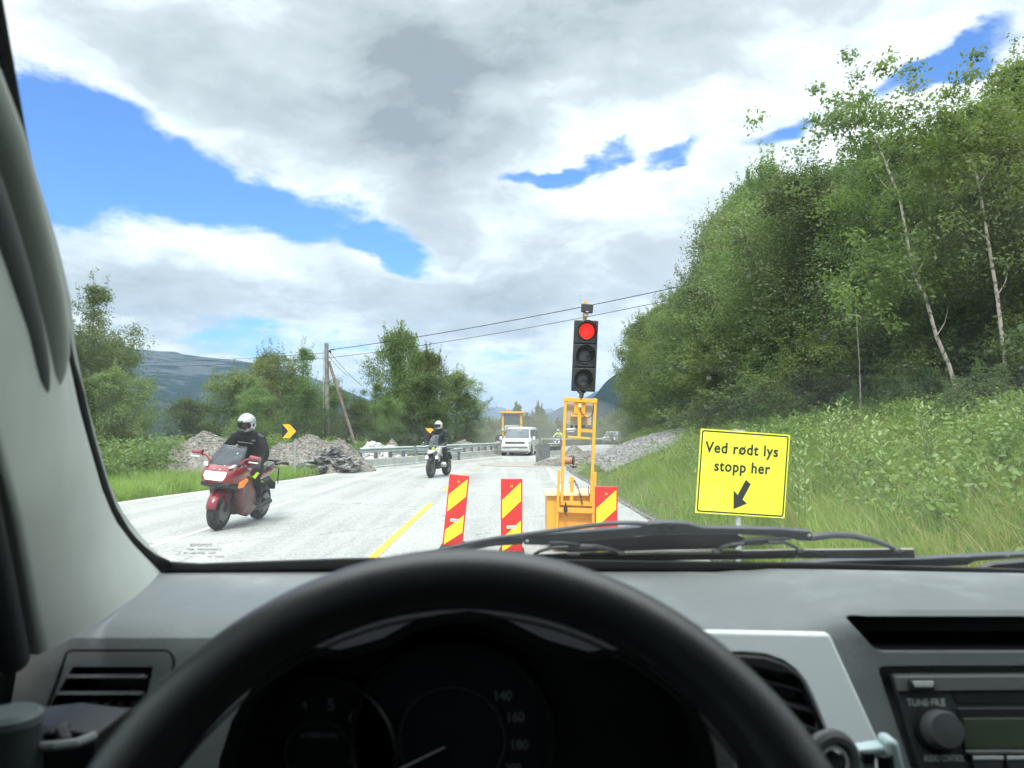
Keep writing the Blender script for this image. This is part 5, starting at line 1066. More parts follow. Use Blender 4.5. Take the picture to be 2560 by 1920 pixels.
    for j in range(15):
        a = R(8)+R(135)*j/14; rr = .322; hw = .095*(1-.25*abs(j-7)/7)
        rows.append([(x*hw, -.72-rr*math.cos(a)*(1-.10*abs(x)**2)*1.0, .30+rr*math.sin(a)*(1-.14*abs(x)**3)) for x in (-1, -.8, -.4, 0, .4, .8, 1)])
    mb.grid(rows); mb.prism([(.075, -.80, .56), (.08, -.58, .56), (.085, -.60, .36), (.085, -.70, .34)], (.02, 0, 0)); mb.prism([(-.075, -.80, .56), (-.08, -.58, .56), (-.085, -.60, .36), (-.085, -.70, .34)], (-.02, 0, 0)); b(mb, 'mudguard', 'bike_red', smooth=60, solid=.006)
    mb = MB(); mb.loft([sup(0, z, hx, hz_, y, 16, 3) for y, z, hx, hz_ in ((-.52, .42, .10, .14), (-.40, .40, .17, .2), (0, .38, .2, .2), (.25, .42, .14, .16), (.42, .38, .08, .08))]); b(mb, 'engine', 'dark_metal')
    mb = MB(); mb.loft([sup(0, z, hx, hz_, y, 16, 3) for y, z, hx, hz_ in ((-.02, .80, .12, .03), (.15, .815, .16, .04), (.45, .83, .15, .045), (.75, .86, .12, .04), (.85, .87, .08, .02))]); b(mb, 'seat', 'seat_vinyl')
    mb = MB(); mb.loft([sup(0, z, hx, hz_, y, 16, 3) for y, z, hx, hz_ in ((.05, .72, .19, .06), (.4, .76, .17, .07), (.8, .83, .14, .055), (1.02, .86, .10, .03))]); b(mb, 'tail_fairing', 'bike_red')
    mb = MB(); mb.tube([(-.14, .55, .88), (-.16, .9, .97), (.16, .9, .97), (.14, .55, .88)], .013, 8); mb.box((0, .92, .985), (.34, .18, .02)); mb.tube([(.15, .85, .92), (.24, .95, .96), (.28, .98, .95)], .018, 8); mb.box((.27, 1.0, .95), (.11, .05, .045)); mb.tube([(.1, .8, .9), (.18, .95, .86), (.17, 1.0, .6)], .01, 6); b(mb, 'luggage_rack', 'bike_black')
    mb = MB(); mb.tube([(.15, -.1, .25), (.17, .3, .26), (.17, .72, .33)], [.035, .045, .05], 12); mb.tube([(-.15, -.1, .25), (-.17, .3, .26), (-.17, .72, .33)], [.035, .045, .05], 12); b(mb, 'exhaust', 'dark_metal')
    mb = MB(); mb.bar((.1, .2, .4), (.1, .72, .305), .05, .07); mb.bar((-.1, .2, .4), (-.1, .72, .305), .05, .07); b(mb, 'swingarm', 'dark_metal')
    mb = MB(); mb.loft([sup(0, z, .09, .02, y, 12, 3) for y, z in ((.55, .68), (.85, .70), (1.0, .62), (1.08, .5))]); mb.box((0, 1.08, .55), (.2, .01, .12)); b(mb, 'rear_mudguard', 'bike_black')
    mb = MB(); mb.box((.2, .12, .34), (.10, .03, .02)); mb.box((-.2, .12, .34), (.10, .03, .02)); b(mb, 'footpeg', 'dark_metal')
    return o
f1, r1 = Vector((-4.36, 11.46, 0)), Vector((-4.24, 12.86, 0)); c1 = (f1+r1)/2; rz1 = math.atan2((f1-r1).x, -(f1-r1).y)
LEAN = R(6.5); rb = red_bike(c1, rz1, 'dark red touring motorcycle with a smoked screen, riding towards the camera'); rb.rotation_euler = (0, LEAN, rz1)
rd = rider(c1, rz1, dict(pelvis=(0, .27, .93), waist=(0, .20, 1.10), chest=(0, .06, 1.29), neck=(0, -.02, 1.44), nape=(0, -.06, 1.50), head=(.0, -.10, 1.60), shoulder=(.20, .03, 1.37), elbow=(.34, -.06, 1.12), wrist=(.335, -.265, 1.0), grip=(.335, -.36, .965), hip=(.12, .22, .90), knee=(.245, -.17, .78), ankle=(.235, .12, .42), toe=(.24, -.03, .35)),
      'person in black riding gear and a silver helmet, on the dark red motorcycle', head_rz=R(-4), head_tilt=R(10)); rd.rotation_euler = (0, LEAN, rz1)
def adv_bike(loc, rz, label, cat='motorcycle'):
    o = empty('motorcycle', loc, rz); tag(o, label, cat); b = lambda mb, n, m, p=o, **k: mb.build(n, M[m], p, **k)
    wheel(o, -.76, .31, .115, R(-4), 10); wheel(o, .76, .32, .165, 0, 10)
    for s in (-1, 1):
        mb = MB(); mb.tube([(s*.10, -.76, .31), (s*.10, -.56, .82)], .028, 10); b(mb, 'fork_leg', 'dark_metal')
        mb = MB(); mb.lathe([(.02, -.0), (.085, .01), (.095, .10), (.08, .16), (.03, .17)], (s*.16, -.22, .43), (s, 0, -.12), 16); b(mb, 'cylinder_head', 'galv')
        mb = MB(); mb.lathe([(.02, 0), (.05, .01), (.056, .03)], (s*.17, -.66, .66), (0, -1, 0), 16); lm_ = b(mb, 'fog_lamp_housing', 'bike_black'); mb = MB(); mb.lathe([(.0, .037), (.03, .034), (.049, .028)], (s*.17, -.66, .66), (0, -1, 0), 16, cap=False); b(mb, 'fog_lamp', 'lamp_bright', lm_)
        mb = MB(); mb.tube([(s*.08, -.42, 1.02), (s*.25, -.38, 1.08), (s*.40, -.30, 1.08)], [.013, .013, .018], 8); b(mb, 'handlebar', 'bike_black')
        mb = MB(); mb.grid([[(s*(.27+.17*t), -.46-.05*math.sin(t*3.1)+u*.01, 1.12-.13*u*(1-.3*t)) for t in [i/7 for i in range(8)]] for u in (0, .35, .7, 1)]); b(mb, 'hand_guard', 'screen_clear', solid=.004); mb = MB(); mb.tube([(s*.25, -.47, 1.02), (s*.34, -.515, 1.0), (s*.43, -.46, 1.02), (s*.43, -.34, 1.07)], .014, 6); b(mb, 'guard_frame', 'white_paint')
        mb = MB(); mb.tube([(s*.26, -.37, 1.09), (s*.33, -.40, 1.20), (s*.40, -.42, 1.24)], .008, 6); mb.ball((s*.43, -.42, 1.25), (.065, .015, .035), 14, 8); b(mb, 'mirror', 'bike_black')
        mb = MB(); mb.loft([[(s*x, y, z) for x, y, z in q] for q in ([(.10, -.62, .86), (.14, -.60, .95), (.10, -.40, 1.0), (.10, -.30, .80)], [(.20, -.56, .80), (.22, -.50, .92), (.21, -.28, .96), (.19, -.26, .72)], [(.215, -.50, .74), (.225, -.46, .80), (.215, -.30, .80), (.20, -.30, .66)])]); b(mb, 'tank_panel', 'white_paint', bevel=.01)
        mb = MB(); mb.prism([(s*.17, -.58, .80), (s*.17, -.40, .62), (s*.15, -.44, .50), (s*.15, -.58, .62)], (s*.03, 0, 0)); b(mb, 'radiator_panel', 'galv', bevel=.006)
        mb = MB(); mb.tube([(s*.20, -.50, .74), (s*.29, -.30, .55), (s*.27, -.05, .36), (s*.14, -.1, .30)], .013, 6); b(mb, 'crash_bar', 'bike_black')
    mb = MB(); mb.loft([sup(0, z, hx, hz_, y, 16, 2.6) for y, z, hx, hz_ in ((-.92, .80, .05, .012), (-.86, .815, .08, .022), (-.72, .86, .115, .045), (-.55, .90, .16, .09), (-.35, .92, .18, .12), (-.1, .92, .17, .12), (.1, .88, .13, .08))]); b(mb, 'tank_beak', 'white_paint', smooth=60)
    mb = MB(); mb.loft([sup(0, .93, hx, hz_, y, 16, 3) for y, hx, hz_ in ((-.72, .07, .05), (-.68, .115, .085), (-.55, .12, .10), (-.4, .10, .08))]); b(mb, 'headlamp_unit', 'bike_black')
    mb = MB(); mb.prism([(.02, -.735, .915), (.11, -.73, .915), (.13, -.73, .945), (.11, -.73, .975), (.02, -.735, .975)], (0, .01, 0)); b(mb, 'yellow_plate', 'hi_vis', bevel=.003); mb = MB(); mb.box((.068, -.738, .945), (.07, .004, .012)); b(mb, 'plate_text', 'bike_black')
    mb = MB(); mb.grid([[((.165-.035*t)*x, -.62+.22*t+.07*abs(x)**1.5, 1.0+.38*t-.04*x*x*t) for x in [-1+2*i/10 for i in range(11)]] for t in [j/6 for j in range(7)]]); b(mb, 'windscreen', 'screen_clear', smooth=180, solid=.004)
    mb = MB(); mb.loft([sup(0, z, hx, hz_, y, 16, 3) for y, z, hx, hz_ in ((-.45, .48, .10, .16), (-.25, .46, .16, .2), (.1, .48, .17, .2), (.35, .52, .12, .15))]); b(mb, 'engine', 'dark_metal')
    mb = MB(); mb.loft([sup(0, z, hx, hz_, y, 16, 3) for y, z, hx, hz_ in ((.02, .86, .11, .04), (.25, .85, .16, .05), (.5, .88, .15, .045), (.85, .90, .12, .03))]); b(mb, 'seat', 'seat_vinyl')
    mb = MB(); mb.box((0, .95, .90), (.3, .25, .02)); mb.loft([sup(0, z, .08, .02, y, 12, 3) for y, z in ((.6, .75), (.9, .78), (1.05, .7), (1.12, .55))]); mb.tube([(-.2, .2, .4), (-.23, .9, .55)], [.05, .07], 12); mb.bar((.11, .2, .45), (.11, .76, .32), .06, .08); b(mb, 'rear_frame', 'bike_black')
    mb = MB(); rows = [[(x*.07, -.76-.335*math.cos(a), .31+.335*math.sin(a)-.02*x*x) for x in (-1, -.5, 0, .5, 1)] for a in [R(50)+R(90)*j/10 for j in range(11)]]; mb.grid(rows); b(mb, 'mudguard', 'bike_black', solid=.006)
    return o
P2 = dict(pelvis=(0, .22, 1.0), waist=(0, .17, 1.17), chest=(0, .08, 1.37), neck=(0, .03, 1.52), nape=(0, .0, 1.58), head=(.0, -.03, 1.69), shoulder=(.20, .06, 1.45), elbow=(.38, -.06, 1.24), wrist=(.37, -.22, 1.13), grip=(.37, -.31, 1.095), hip=(.12, .18, .96), knee=(.26, -.18, .84), ankle=(.24, .10, .44), toe=(.25, -.06, .37))
f2, r2 = Vector((-2.47, 23.6, 0)), Vector((-2.12, 24.98, 0)); c2 = (f2+r2)/2; rz2 = math.atan2((f2-r2).x, -(f2-r2).y)
b2 = adv_bike(c2, rz2, 'white and black adventure motorcycle with two round lamps and a yellow plate'); b2.scale = (.95,)*3
p2 = rider(c2, rz2, P2, 'person in black riding gear with a white helmet, on the adventure motorcycle', hel='white_paint', face=False, head_rz=R(-8), knee=False); p2.scale = (.93, .93, .95)
y3 = 74; x3 = (1396-CX)/F*y3; z3 = float(zr(y3)); b3 = adv_bike((x3, y3, z3), R(-14), 'small distant motorcycle with lit lamps beyond the right guard rail')
p3 = rider((x3, y3, z3), R(-14), P2, 'distant person in a yellow reflective vest riding a motorcycle', vest='hi_vis', hel='white_paint', face=False, hi=True, knee=False)

# ----- white van
mat('van_white', (.70, .72, .71), .3, coat=.5, var=.04, vscale=1.5); mat('bumper_grey', (.16, .17, .17), .55); mat('plate_white', (.7, .7, .66), .5)
def van(loc, rz):
    o = empty('van', loc, rz); tag(o, 'white van with lit headlights coming out of the roadworks', 'van'); b = lambda mb, n, m, p=o, **k: mb.build(n, M[m], p, **k)
    def sec(y, zb, zt, hw, tw, belt=1.05):   # closed section: bottom, side bulge, tapered glasshouse, roof
        q = [(-.96*hw, zb), (-hw, zb+.12)]
        if zt > belt+.05: q += [(-hw, .7), (-hw*.985, belt), (-tw, zt-.13), (-tw+.09, zt-.02), (0, zt)]
        else: q += [(-hw, zb+(zt-zb)*.55), (-hw*.97, zt-.10), (-hw*.86, zt-.03), (-hw*.5, zt-.01), (0, zt)]
        return [(x, y, z) for x, z in q]+[(-x, y, z) for x, z in q[::-1][1:]]
    S = [sec(-2.47, .35, .60, .80, .8), sec(-2.44, .28, .90, .86, .8), sec(-2.36, .24, 1.0, .91, .9), sec(-2.15, .24, 1.07, .94, .9), sec(-1.75, .24, 1.16, .95, .94, 1.2)]
    S2 = [sec(-1.75, .24, 1.16, .95, .94, 1.0), sec(-1.35, .24, 1.58, .95, .80), sec(-1.02, .24, 1.86, .95, .76), sec(-.8, .24, 1.93, .95, .77), sec(0, .24, 1.96, .95, .78), sec(2.2, .24, 1.95, .95, .78), sec(2.42, .3, 1.88, .93, .76), sec(2.45, .4, 1.6, .9, .8)]
    mb = MB(); mb.loft(S); mb.loft(S2); bd = b(mb, 'body', 'van_white', smooth=40)
    mb = MB(); mb.prism([(-.80, -1.72, 1.20), (.80, -1.72, 1.20), (.70, -1.10, 1.80), (-.70, -1.10, 1.80)], (0, -.012, .012)); ws = b(mb, 'windscreen', 'car_glass', bevel=.01)
    mb = MB(); mb.box((.12, -1.33, 1.68), (.3, .02, .03)); b(mb, 'sun_strip', 'white_plastic', ws)
    for s in (-1, 1):
        for nm, pts in (('door_window', [(-1.5, 1.12), (-.45, 1.12), (-.45, 1.74), (-1.08, 1.74)]), ('side_window', [(-.36, 1.12), (.85, 1.12), (.85, 1.74), (-.36, 1.74)]), ('side_window', [(.95, 1.12), (2.2, 1.12), (2.2, 1.74), (.95, 1.74)])):
            g = lambda y, z: (s*(.942-(z-1.05)/(1.83-1.05)*(.942-.785)+.006), y, z)
            mb = MB(); mb.prism([g(*p) for p in pts], (s*.006, 0, 0)); b(mb, nm, 'car_glass')
        mb = MB(); mb.prism([(s*.62, -2.452, .99), (s*.90, -2.40, 1.0), (s*.90, -2.41, .86), (s*.60, -2.47, .83)], (0, .06, 0)); hl = b(mb, 'headlight', 'chrome', bevel=.01); mb = MB(); mb.lathe([(0, .02), (.07, .014), (.085, 0)], (s*.74, -2.465, .915), (0, -1, 0), 14, cap=False); b(mb, 'headlight_bulb', 'headlight_lit', hl)
        mb = MB(); mb.box((s*1.08, -1.45, 1.17), (.18, .10, .24)); mb.box((s*.97, -1.45, 1.10), (.1, .05, .05)); b(mb, 'mirror', 'van_white', bevel=.03)
        for y in (-1.6, 1.4):
            mb = MB(); mb.lathe([(.2, -.1), (.33, -.11), (.345, -.08), (.345, .08), (.33, .11), (.2, .1)], (s*.84, y, .345), (1, 0, 0), 24); wl = b(mb, 'wheel', 'tyre'); mb = MB(); mb.lathe([(.03, .0), (.21, .01), (.21, -.1)], (s*.94, y, .345), (s, 0, 0), 20); b(mb, 'rim', 'rim_grey', wl)
            mb = MB(); mb.lathe([(.0, 0), (.40, 0), (.40, .02), (0, .02)], (s*.945, y, .36), (s, 0, 0), 24); b(mb, 'wheel_arch', 'bike_black')
    mb = MB(); mb.box((0, -2.465, .91), (1.22, .03, .13)); gr = b(mb, 'grille', 'bike_black', bevel=.01)
    mb = MB()
    for z in (.885, .935): mb.box((0, -2.484, z), (1.2, .01, .012))
    b(mb, 'grille_bar', 'chrome', gr)
    mb = MB(); mb.ring((0, -2.495, .915), (0, 1, 0), .082, .010, 24, 6); mb.bar((-.05, -2.495, .965), (-.018, -2.495, .925), .014, .012); mb.bar((-.018, -2.495, .925), (0, -2.495, .955), .012, .012); mb.bar((0, -2.495, .955), (.018, -2.495, .925), .012, .012); mb.bar((.018, -2.495, .925), (.05, -2.495, .965), .014, .012)
    mb.bar((-.068, -2.495, .935), (-.032, -2.495, .85), .012, .012); mb.bar((-.032, -2.495, .85), (0, -2.495, .91), .012, .012); mb.bar((0, -2.495, .91), (.032, -2.495, .85), .012, .012); mb.bar((.032, -2.495, .85), (.068, -2.495, .935), .012, .012); b(mb, 'emblem', 'chrome', gr)
    mb = MB(); mb.box((0, -2.475, .58), (1.62, .05, .13)); mb.box((0, -2.44, .30), (1.7, .06, .12)); b(mb, 'bumper_intake', 'bumper_grey', bevel=.015)
    mb = MB(); mb.box((-.48, -2.49, .46), (.7, .04, .05)); mb.box((.48, -2.49, .46), (.7, .04, .05)); b(mb, 'bumper_strip', 'van_white', bevel=.01)
    mb = MB(); mb.box((0, -2.505, .46), (.52, .01, .11)); b(mb, 'number_plate', 'plate_white')
    mb = MB(); mb.box((0, 0, .28), (1.7, 4.4, .1)); b(mb, 'underbody', 'bike_black')
    return o
yv = 50; v = van(((1303-CX)/F*(yv-2.4), yv, float(zr(yv))), R(-9)); v.scale = (.97, 1, .93)
def car(px, y, rz):
    o = empty('car', ((px-CX)/F*y, y, float(zr(y))), rz); tag(o, 'distant pale off road car with lit headlights on the far bend', 'car'); b = lambda mb, n, m, p=o, **k: mb.build(n, M[m], p, **k)
    def sec(y, zb, zt, hw, tw): return [(-hw, y, zb), (-hw, y, min(zt, 1.05)), (-tw, y, zt), (tw, y, zt), (hw, y, min(zt, 1.05)), (hw, y, zb)]
    mb = MB(); mb.loft([sec(-2.2, .45, .95, .85, .8), sec(-2.1, .4, 1.02, .9, .82), sec(-1.1, .4, 1.08, .92, .86), sec(-.7, .4, 1.75, .92, .68), sec(2.0, .4, 1.78, .92, .70), sec(2.15, .5, 1.1, .9, .8)]); b(mb, 'body', 'galv_dull', bevel=.03)
    mb = MB(); mb.prism([(-.78, -1.08, 1.14), (.78, -1.08, 1.14), (.66, -.76, 1.66), (-.66, -.76, 1.66)], (0, -.03, 0)); b(mb, 'windscreen', 'car_glass')
    mb = MB(); mb.box((0, -2.2, .8), (1.0, .04, .2)); mb.box((0, -2.2, .5), (1.7, .12, .18)); b(mb, 'bumper', 'bumper_grey', bevel=.02)
    for s in (-1, 1):
        mb = MB(); mb.lathe([(0, .03), (.07, .02), (.09, 0)], (s*.68, -2.21, .82), (0, -1, 0), 14, cap=False); b(mb, 'headlight', 'lamp_bright')
        for y_ in (-1.4, 1.3): mb = MB(); mb.lathe([(.1, -.1), (.34, -.11), (.36, 0), (.34, .11), (.1, .1)], (s*.82, y_, .36), (1, 0, 0), 20); b(mb, 'wheel', 'tyre')
        mb = MB(); mb.box((s*1.0, -.85, 1.12), (.16, .08, .16)); b(mb, 'mirror', 'bike_black', bevel=.02)
    return o
car(1531, 103, R(-18))
mat('loader_yellow', (.80, .48, .05), .5, var=.12, vscale=3)
def loader(px, y, rz):
    o = empty('wheel_loader', ((px-CX)/F*y, y, float(zr(y))-.1), rz); tag(o, 'yellow wheel loader with an orange beacon, behind the white van', 'wheel loader'); b = lambda mb, n, m, p=o, **k: mb.build(n, M[m], p, **k)
    mb = MB(); mb.box((0, .3, 1.1), (1.5, 1.6, .5)); mb.box((0, 1.9, 1.35), (1.35, 1.9, 1.0)); mb.box((0, -.9, .9), (.7, .9, .4)); b(mb, 'chassis', 'loader_yellow', bevel=.06)
    cb = MB()
    for s in (-1, 1): cb.bar((s*.66, -.4, 1.3), (s*.66, -.4, 2.95), .15, .12, (0, 1, 0)); cb.bar((s*.66, .95, 1.3), (s*.66, .95, 2.95), .12, .12, (0, 1, 0))
    cb.box((0, .25, 3.0), (1.75, 1.75, .13)); cab = b(cb, 'cab_frame', 'loader_yellow', bevel=.03)
    mb = MB(); mb.box((0, -.41, 2.3), (1.15, .02, 1.2)); mb.box((.65, .25, 2.3), (.02, 1.2, 1.2)); mb.box((-.65, .25, 2.3), (.02, 1.2, 1.2)); b(mb, 'cab_window', 'car_glass', cab)
    mb = MB(); mb.lathe([(.10, 0), (.10, .13), (.06, .2), (0, .21)], (-.3, 0, 3.07), (0, 0, 1), 12); b(mb, 'beacon', 'beacon', cab)
    for s in (-1, 1):
        for y_ in (-1.3, 1.5):
            mb = MB(); mb.lathe([(.35, -.22), (.66, -.24), (.70, -.12), (.70, .12), (.66, .24), (.35, .22)], (s*.85, y_, .7), (1, 0, 0), 28); wl = b(mb, 'wheel', 'tyre'); mb = MB(); mb.lathe([(.05, .05), (.34, .2), (.36, -.2)], (s*.85, y_, .7), (s, 0, 0), 20); b(mb, 'rim', 'loader_yellow', wl)
        mb = MB(); mb.bar((s*.35, -.5, 1.5), (s*.38, -2.3, .7), .14, .3); b(mb, 'lift_arm', 'loader_yellow', bevel=.02)
        mb = MB(); mb.lathe([(0, .04), (.08, .03), (.1, 0)], (s*.66, -.5, 1.75), (0, -1, 0), 14); b(mb, 'work_lamp', 'white_plastic')
    mb = MB(); mb.prism([(-1.05, -2.2, .25), (-1.05, -2.2, 1.0), (-1.05, -2.5, 1.0), (-1.05, -2.75, .5), (-1.05, -3.0, .2)], (2.1, 0, 0)); b(mb, 'bucket', 'dark_metal', bevel=.02)
    mb = MB(); mb.box((0, -.45, 1.75), (1.1, .25, .7)); b(mb, 'linkage_cover', 'galv_dull', bevel=.08)
    return o
mat('beacon', (.85, .15, .02), .3, emit=(1, .2, .02), es=.3)
lo_ = loader(1281, 56, R(-4)); 
# ---------------------------------------------------------------- the pickup cabin the photograph was taken from
def Wp(px, py, off=0.0):      # point of the windscreen plane (glass) seen at px,py
    k = (HY-py)/F; y = .810/(k+1.06); y *= (1+off); return at(px, py, y)
def Fp(px, py, off=0.0):      # point of the dashboard fascia
    k = (py-HY)/F; y = .748/(1+.32*k); return at(px, py, y)+Vector((0, off, 0))
mat('dash', (.185, .199, .204), .55, col2=(.27, .288, .292), lo=.50, hi=.80, vscale=13, bump=.5, bscale=520, spec=.6, detail=12); mat('trim_grey', (.46, .485, .45), .8, var=.04, vscale=6, bump=.12, bscale=900); mat('seal', (.008, .009, .011), .55)
mat('black_trim', (.008, .009, .011), .5, bump=.15, bscale=600); mat('wheel_leather', (.0045, .005, .007), .40, bump=.3, bscale=900, spec=1.0); mat('bezel', (.02, .022, .025), .4)
mat('silver_panel', (.88, .92, .93), .38, metal=.0, bump=.0); mat('dial', (.006, .008, .014), .6); mat('dial_mark', (.15, .18, .21), .6); mat('dial_line', (.05, .06, .07), .6); mat('lcd', (.055, .075, .045), .25); mat('radio_face', (.035, .043, .047), .45); mat('radio_band', (.13, .14, .135), .5)
mat('knob', (.075, .08, .085), .5, var=.1, vscale=30); mat('button_silver', (.5, .52, .5), .4); mat('hood_black', (.006, .007, .008), .9, spec=.1); mat('handle_dark', (.10, .11, .11), .8); mat('door_rubber', (.035, .038, .042), .8); mat('pale_plastic', (.55, .68, .68), .4); mat('cup_lid', (.10, .12, .13), .5); mat('truck_paint', (.25, .26, .27), .35, coat=.5); mat('seat_cloth', (.09, .09, .095), .9, var=.2, vscale=30)
mat('print_white', (.5, .53, .54), .6); glassmat('windscreen_glass', (.965, .985, .98), .08, dust=.021, dustcol=(.75, .8, .78), specks=True); glassmat('side_glass', (.85, .9, .88), .8)
# ribbed silver panel: fine diagonal ribs
sp_ = M['silver_panel'].node_tree; tcn = N(sp_, 'ShaderNodeTexCoord'); mp_ = N(sp_, 'ShaderNodeMapping'); mp_.inputs[2].default_value = (0, R(-18), 0); L(sp_, tcn.outputs['Object'], mp_.inputs[0]); wv_ = N(sp_, 'ShaderNodeTexWave'); wv_.bands_direction = 'Z'; wv_.inputs['Scale'].default_value = 150; L(sp_, mp_.outputs[0], wv_.inputs[0])
bp_ = N(sp_, 'ShaderNodeBump'); bp_.inputs['Strength'].default_value = .22; bp_.inputs['Distance'].default_value = .0015; L(sp_, wv_.outputs['Fac'], bp_.inputs['Height']); L(sp_, bp_.outputs[0], sp_.nodes['Principled BSDF'].inputs['Normal'])
T = empty('pickup_truck', (.35, .2, 0)); tag(T, 'cabin of the pickup truck the photo looks out from: grey dashboard, black steering wheel, wipers', 'pickup truck'); TB = Vector(T.location)
def tb(mb, n, m, p=T, **k): mb.v = [tuple(Vector(v)-TB) for v in mb.v]; return mb.build(n, M[m], p, **k)
# dashboard solid
BX = [(-.46, .945), (-.433, .953), (-.195, .993), (.01, 1.007), (.2115, .998), (.421, .97), (.614, .928), (.9, .84), (1.13, .75)]
def yb(x): return float(np.interp(x, [a for a, b in BX], [b for a, b in BX]))
def dash():
    secs = []
    for x in [-.435]+list(np.linspace(-.42, 1.10, 40)):
        B_ = yb(x); lip = .70; e_ = .0155*float(ss(.24, .33, x))
        q = [(B_+.01, 1.0), (B_+.004, 1.312), (B_, 1.3245), (B_-.02, 1.327), ((B_+lip)/2+.05, 1.330+e_*.5), ((B_+lip)/2-.05, 1.328+e_*.9), (lip+.02, 1.3235+e_), (lip, 1.3205+e_), (.688+e_*.3, 1.314+e_), (.682+e_*.3, 1.303+e_), (.678, 1.281), (.66, 1.225), (.55, .88), (.75, .85)]
        secs.append([(x, y, z) for y, z in q])
    mb = MB(); mb.loft(secs); o = tb(mb, 'dashboard', 'dash', smooth=30); return o
D = dash()
def cut(target, mb):
    mb.v = [tuple(Vector(v)-TB) for v in mb.v]; c = mb.build('cutter', [], None, smooth=0); c.parent = T
    bpy.context.view_layer.update(); md = target.modifiers.new('cut', 'BOOLEAN'); md.object = c; md.operation = 'DIFFERENCE'; md.solver = 'EXACT'
    bpy.context.view_layer.update(); dg = bpy.context.evaluated_depsgraph_get(); me = bpy.data.meshes.new_from_object(target.evaluated_get(dg)); target.modifiers.remove(md); old = target.data; target.data = me; me.name = target.name
    bpy.data.objects.remove(c); bpy.data.meshes.remove(old)
def fprism(pts, front=-.05, depth=.2):
    mb = MB(); mb.prism([Fp(x, y, front) for x, y in pts], (0, depth, 0)); return mb
def rpoly(pts, r_, n=4):
    """round the corners of a polygon given in pixels"""
    out = []; k = len(pts)
    for i in range(k):
        p0, p1, p2 = (Vector((*pts[(i-1) % k], 0)), Vector((*pts[i], 0)), Vector((*pts[(i+1) % k], 0))); a = p1+(p0-p1).normalized()*r_; b = p1+(p2-p1).normalized()*r_
        for j in range(n+1): t = j/n; q = a.lerp(p1, t).lerp(p1.lerp(b, t), t); out.append((q.x, q.y))
    return out
REC = rpoly([(2112, 1541), (3080, 1541), (3000, 1629), (2190, 1629)], 22)
BAY = rpoly([(2192, 1664), (3000, 1660), (2900, 2080), (2330, 2080)], 20)
VLT = rpoly([(182, 1666), (384, 1666), (365, 1750), (330, 1786), (112, 1786)], 4)
VCT = rpoly([(1795, 1640), (1985, 1678), (2050, 1820), (1960, 1960), (1800, 1960)], 20)
cut(D, fprism(REC, -.06, .13)); cut(D, fprism(BAY, -.06, .075)); cut(D, fprism(VLT, -.06, .12)); cut(D, fprism(VCT, -.06, .1))
D.data.materials.clear(); D.data.materials.append(M['dash'])
def fplate(name, pts, th, m, parent=T, base=0.0, bevel=.0015, r_=0):
    if r_: pts = rpoly(pts, r_)
    mb = MB(); mb.prism([Fp(x, y, base-th) for x, y in pts], (0, th, 0)); return tb(mb, name, m, parent, bevel=bevel)
# recess linings (black)
def lining(name, pts, depth, parent, m='black_trim'):
    mb = MB(); a = [Fp(x, y, .004) for x, y in pts]; b_ = [p+Vector((0, depth, 0)) for p in a]; k = len(a); mb.add(a+b_, [(i, (i+1) % k, (i+1) % k+k, i+k) for i in range(k)]+[tuple(range(k, 2*k))]); return tb(mb, name, m, parent, smooth=0)
shrink = lambda pts, s: [(sum(p[0] for p in pts)/len(pts)+(x-sum(p[0] for p in pts)/len(pts))*s, sum(p[1] for p in pts)/len(pts)+(y-sum(p[1] for p in pts)/len(pts))*s) for x, y in pts]
lining('storage_tray', shrink(REC, .996), .065, T); lining('radio_bay', shrink(BAY, .998), .013, T)
# left air vent
V1 = fplate('air_vent', [(112, 1800), (180, 1628), (425, 1628), (436, 1650), (400, 1760), (380, 1800)], .004, 'dash', base=.006, r_=14)
cut(V1, fprism(VLT, -.06, .12)); V1.data.materials.clear(); V1.data.materials.append(M['dash'])
lining('duct', shrink(VLT, .998), .06, V1)
for y in (1697, 1739, 1780):
    mb = MB(); a, b_ = Fp(176-(y-1666)*.583, y, .006), Fp(390-(y-1666)*.25, y, .006); mb.box((a+b_)/2+Vector((0, .0, .0)), (b_.x-a.x-.012, .022, .003), (R(-20), 0, 0)); tb(mb, 'slat', 'dash', V1)
mb = MB()
for i in range(5): p = Fp(190+34*i, 1772, .012); mb.box(p, (.006, .012, .008))
tb(mb, 'vent_fin', 'knob', V1)
mb = MB(); P_ = rpoly([(100, 1830), (172, 1624), (429, 1624), (440, 1650), (395, 1800)], 16); mb.tube([Fp(x, y, -.002) for x, y in P_[2:-2]], .0013, 6); tb(mb, 'vent_seam', 'seal', V1)
# silver garnish, centre vent
SP = fplate('silver_panel', [(1690, 1572), (2064, 1579), (2222, 1925), (2245, 1990), (2110, 1990), (2052, 1812), (2024, 1740), (2003, 1697), (1980, 1668), (1948, 1645), (1903, 1630), (1850, 1625), (1760, 1628)], .011, 'silver_panel', base=.0015, bevel=.002)
CV = fplate('air_vent', [(1780, 1626), (1850, 1628), (1903, 1632), (1947, 1647), (1979, 1670), (2001, 1698), (2022, 1741), (2052, 1815), (2110, 1995), (1780, 1995)], .013, 'black_trim', base=.001, bevel=.002)
cut(CV, fprism(VCT, -.06, .12)); CV.data.materials.clear(); CV.data.materials.append(M['black_trim']); lining('duct', shrink(VCT, .998), .06, CV)
for y in (1690, 1735, 1780): mb = MB(); a, b_ = Fp(1800, y-20, .008), Fp(2040, y+45, .008); mb.bar(a, b_, .02, .0025, (0, 0, 1)); tb(mb, 'slat', 'knob', CV)
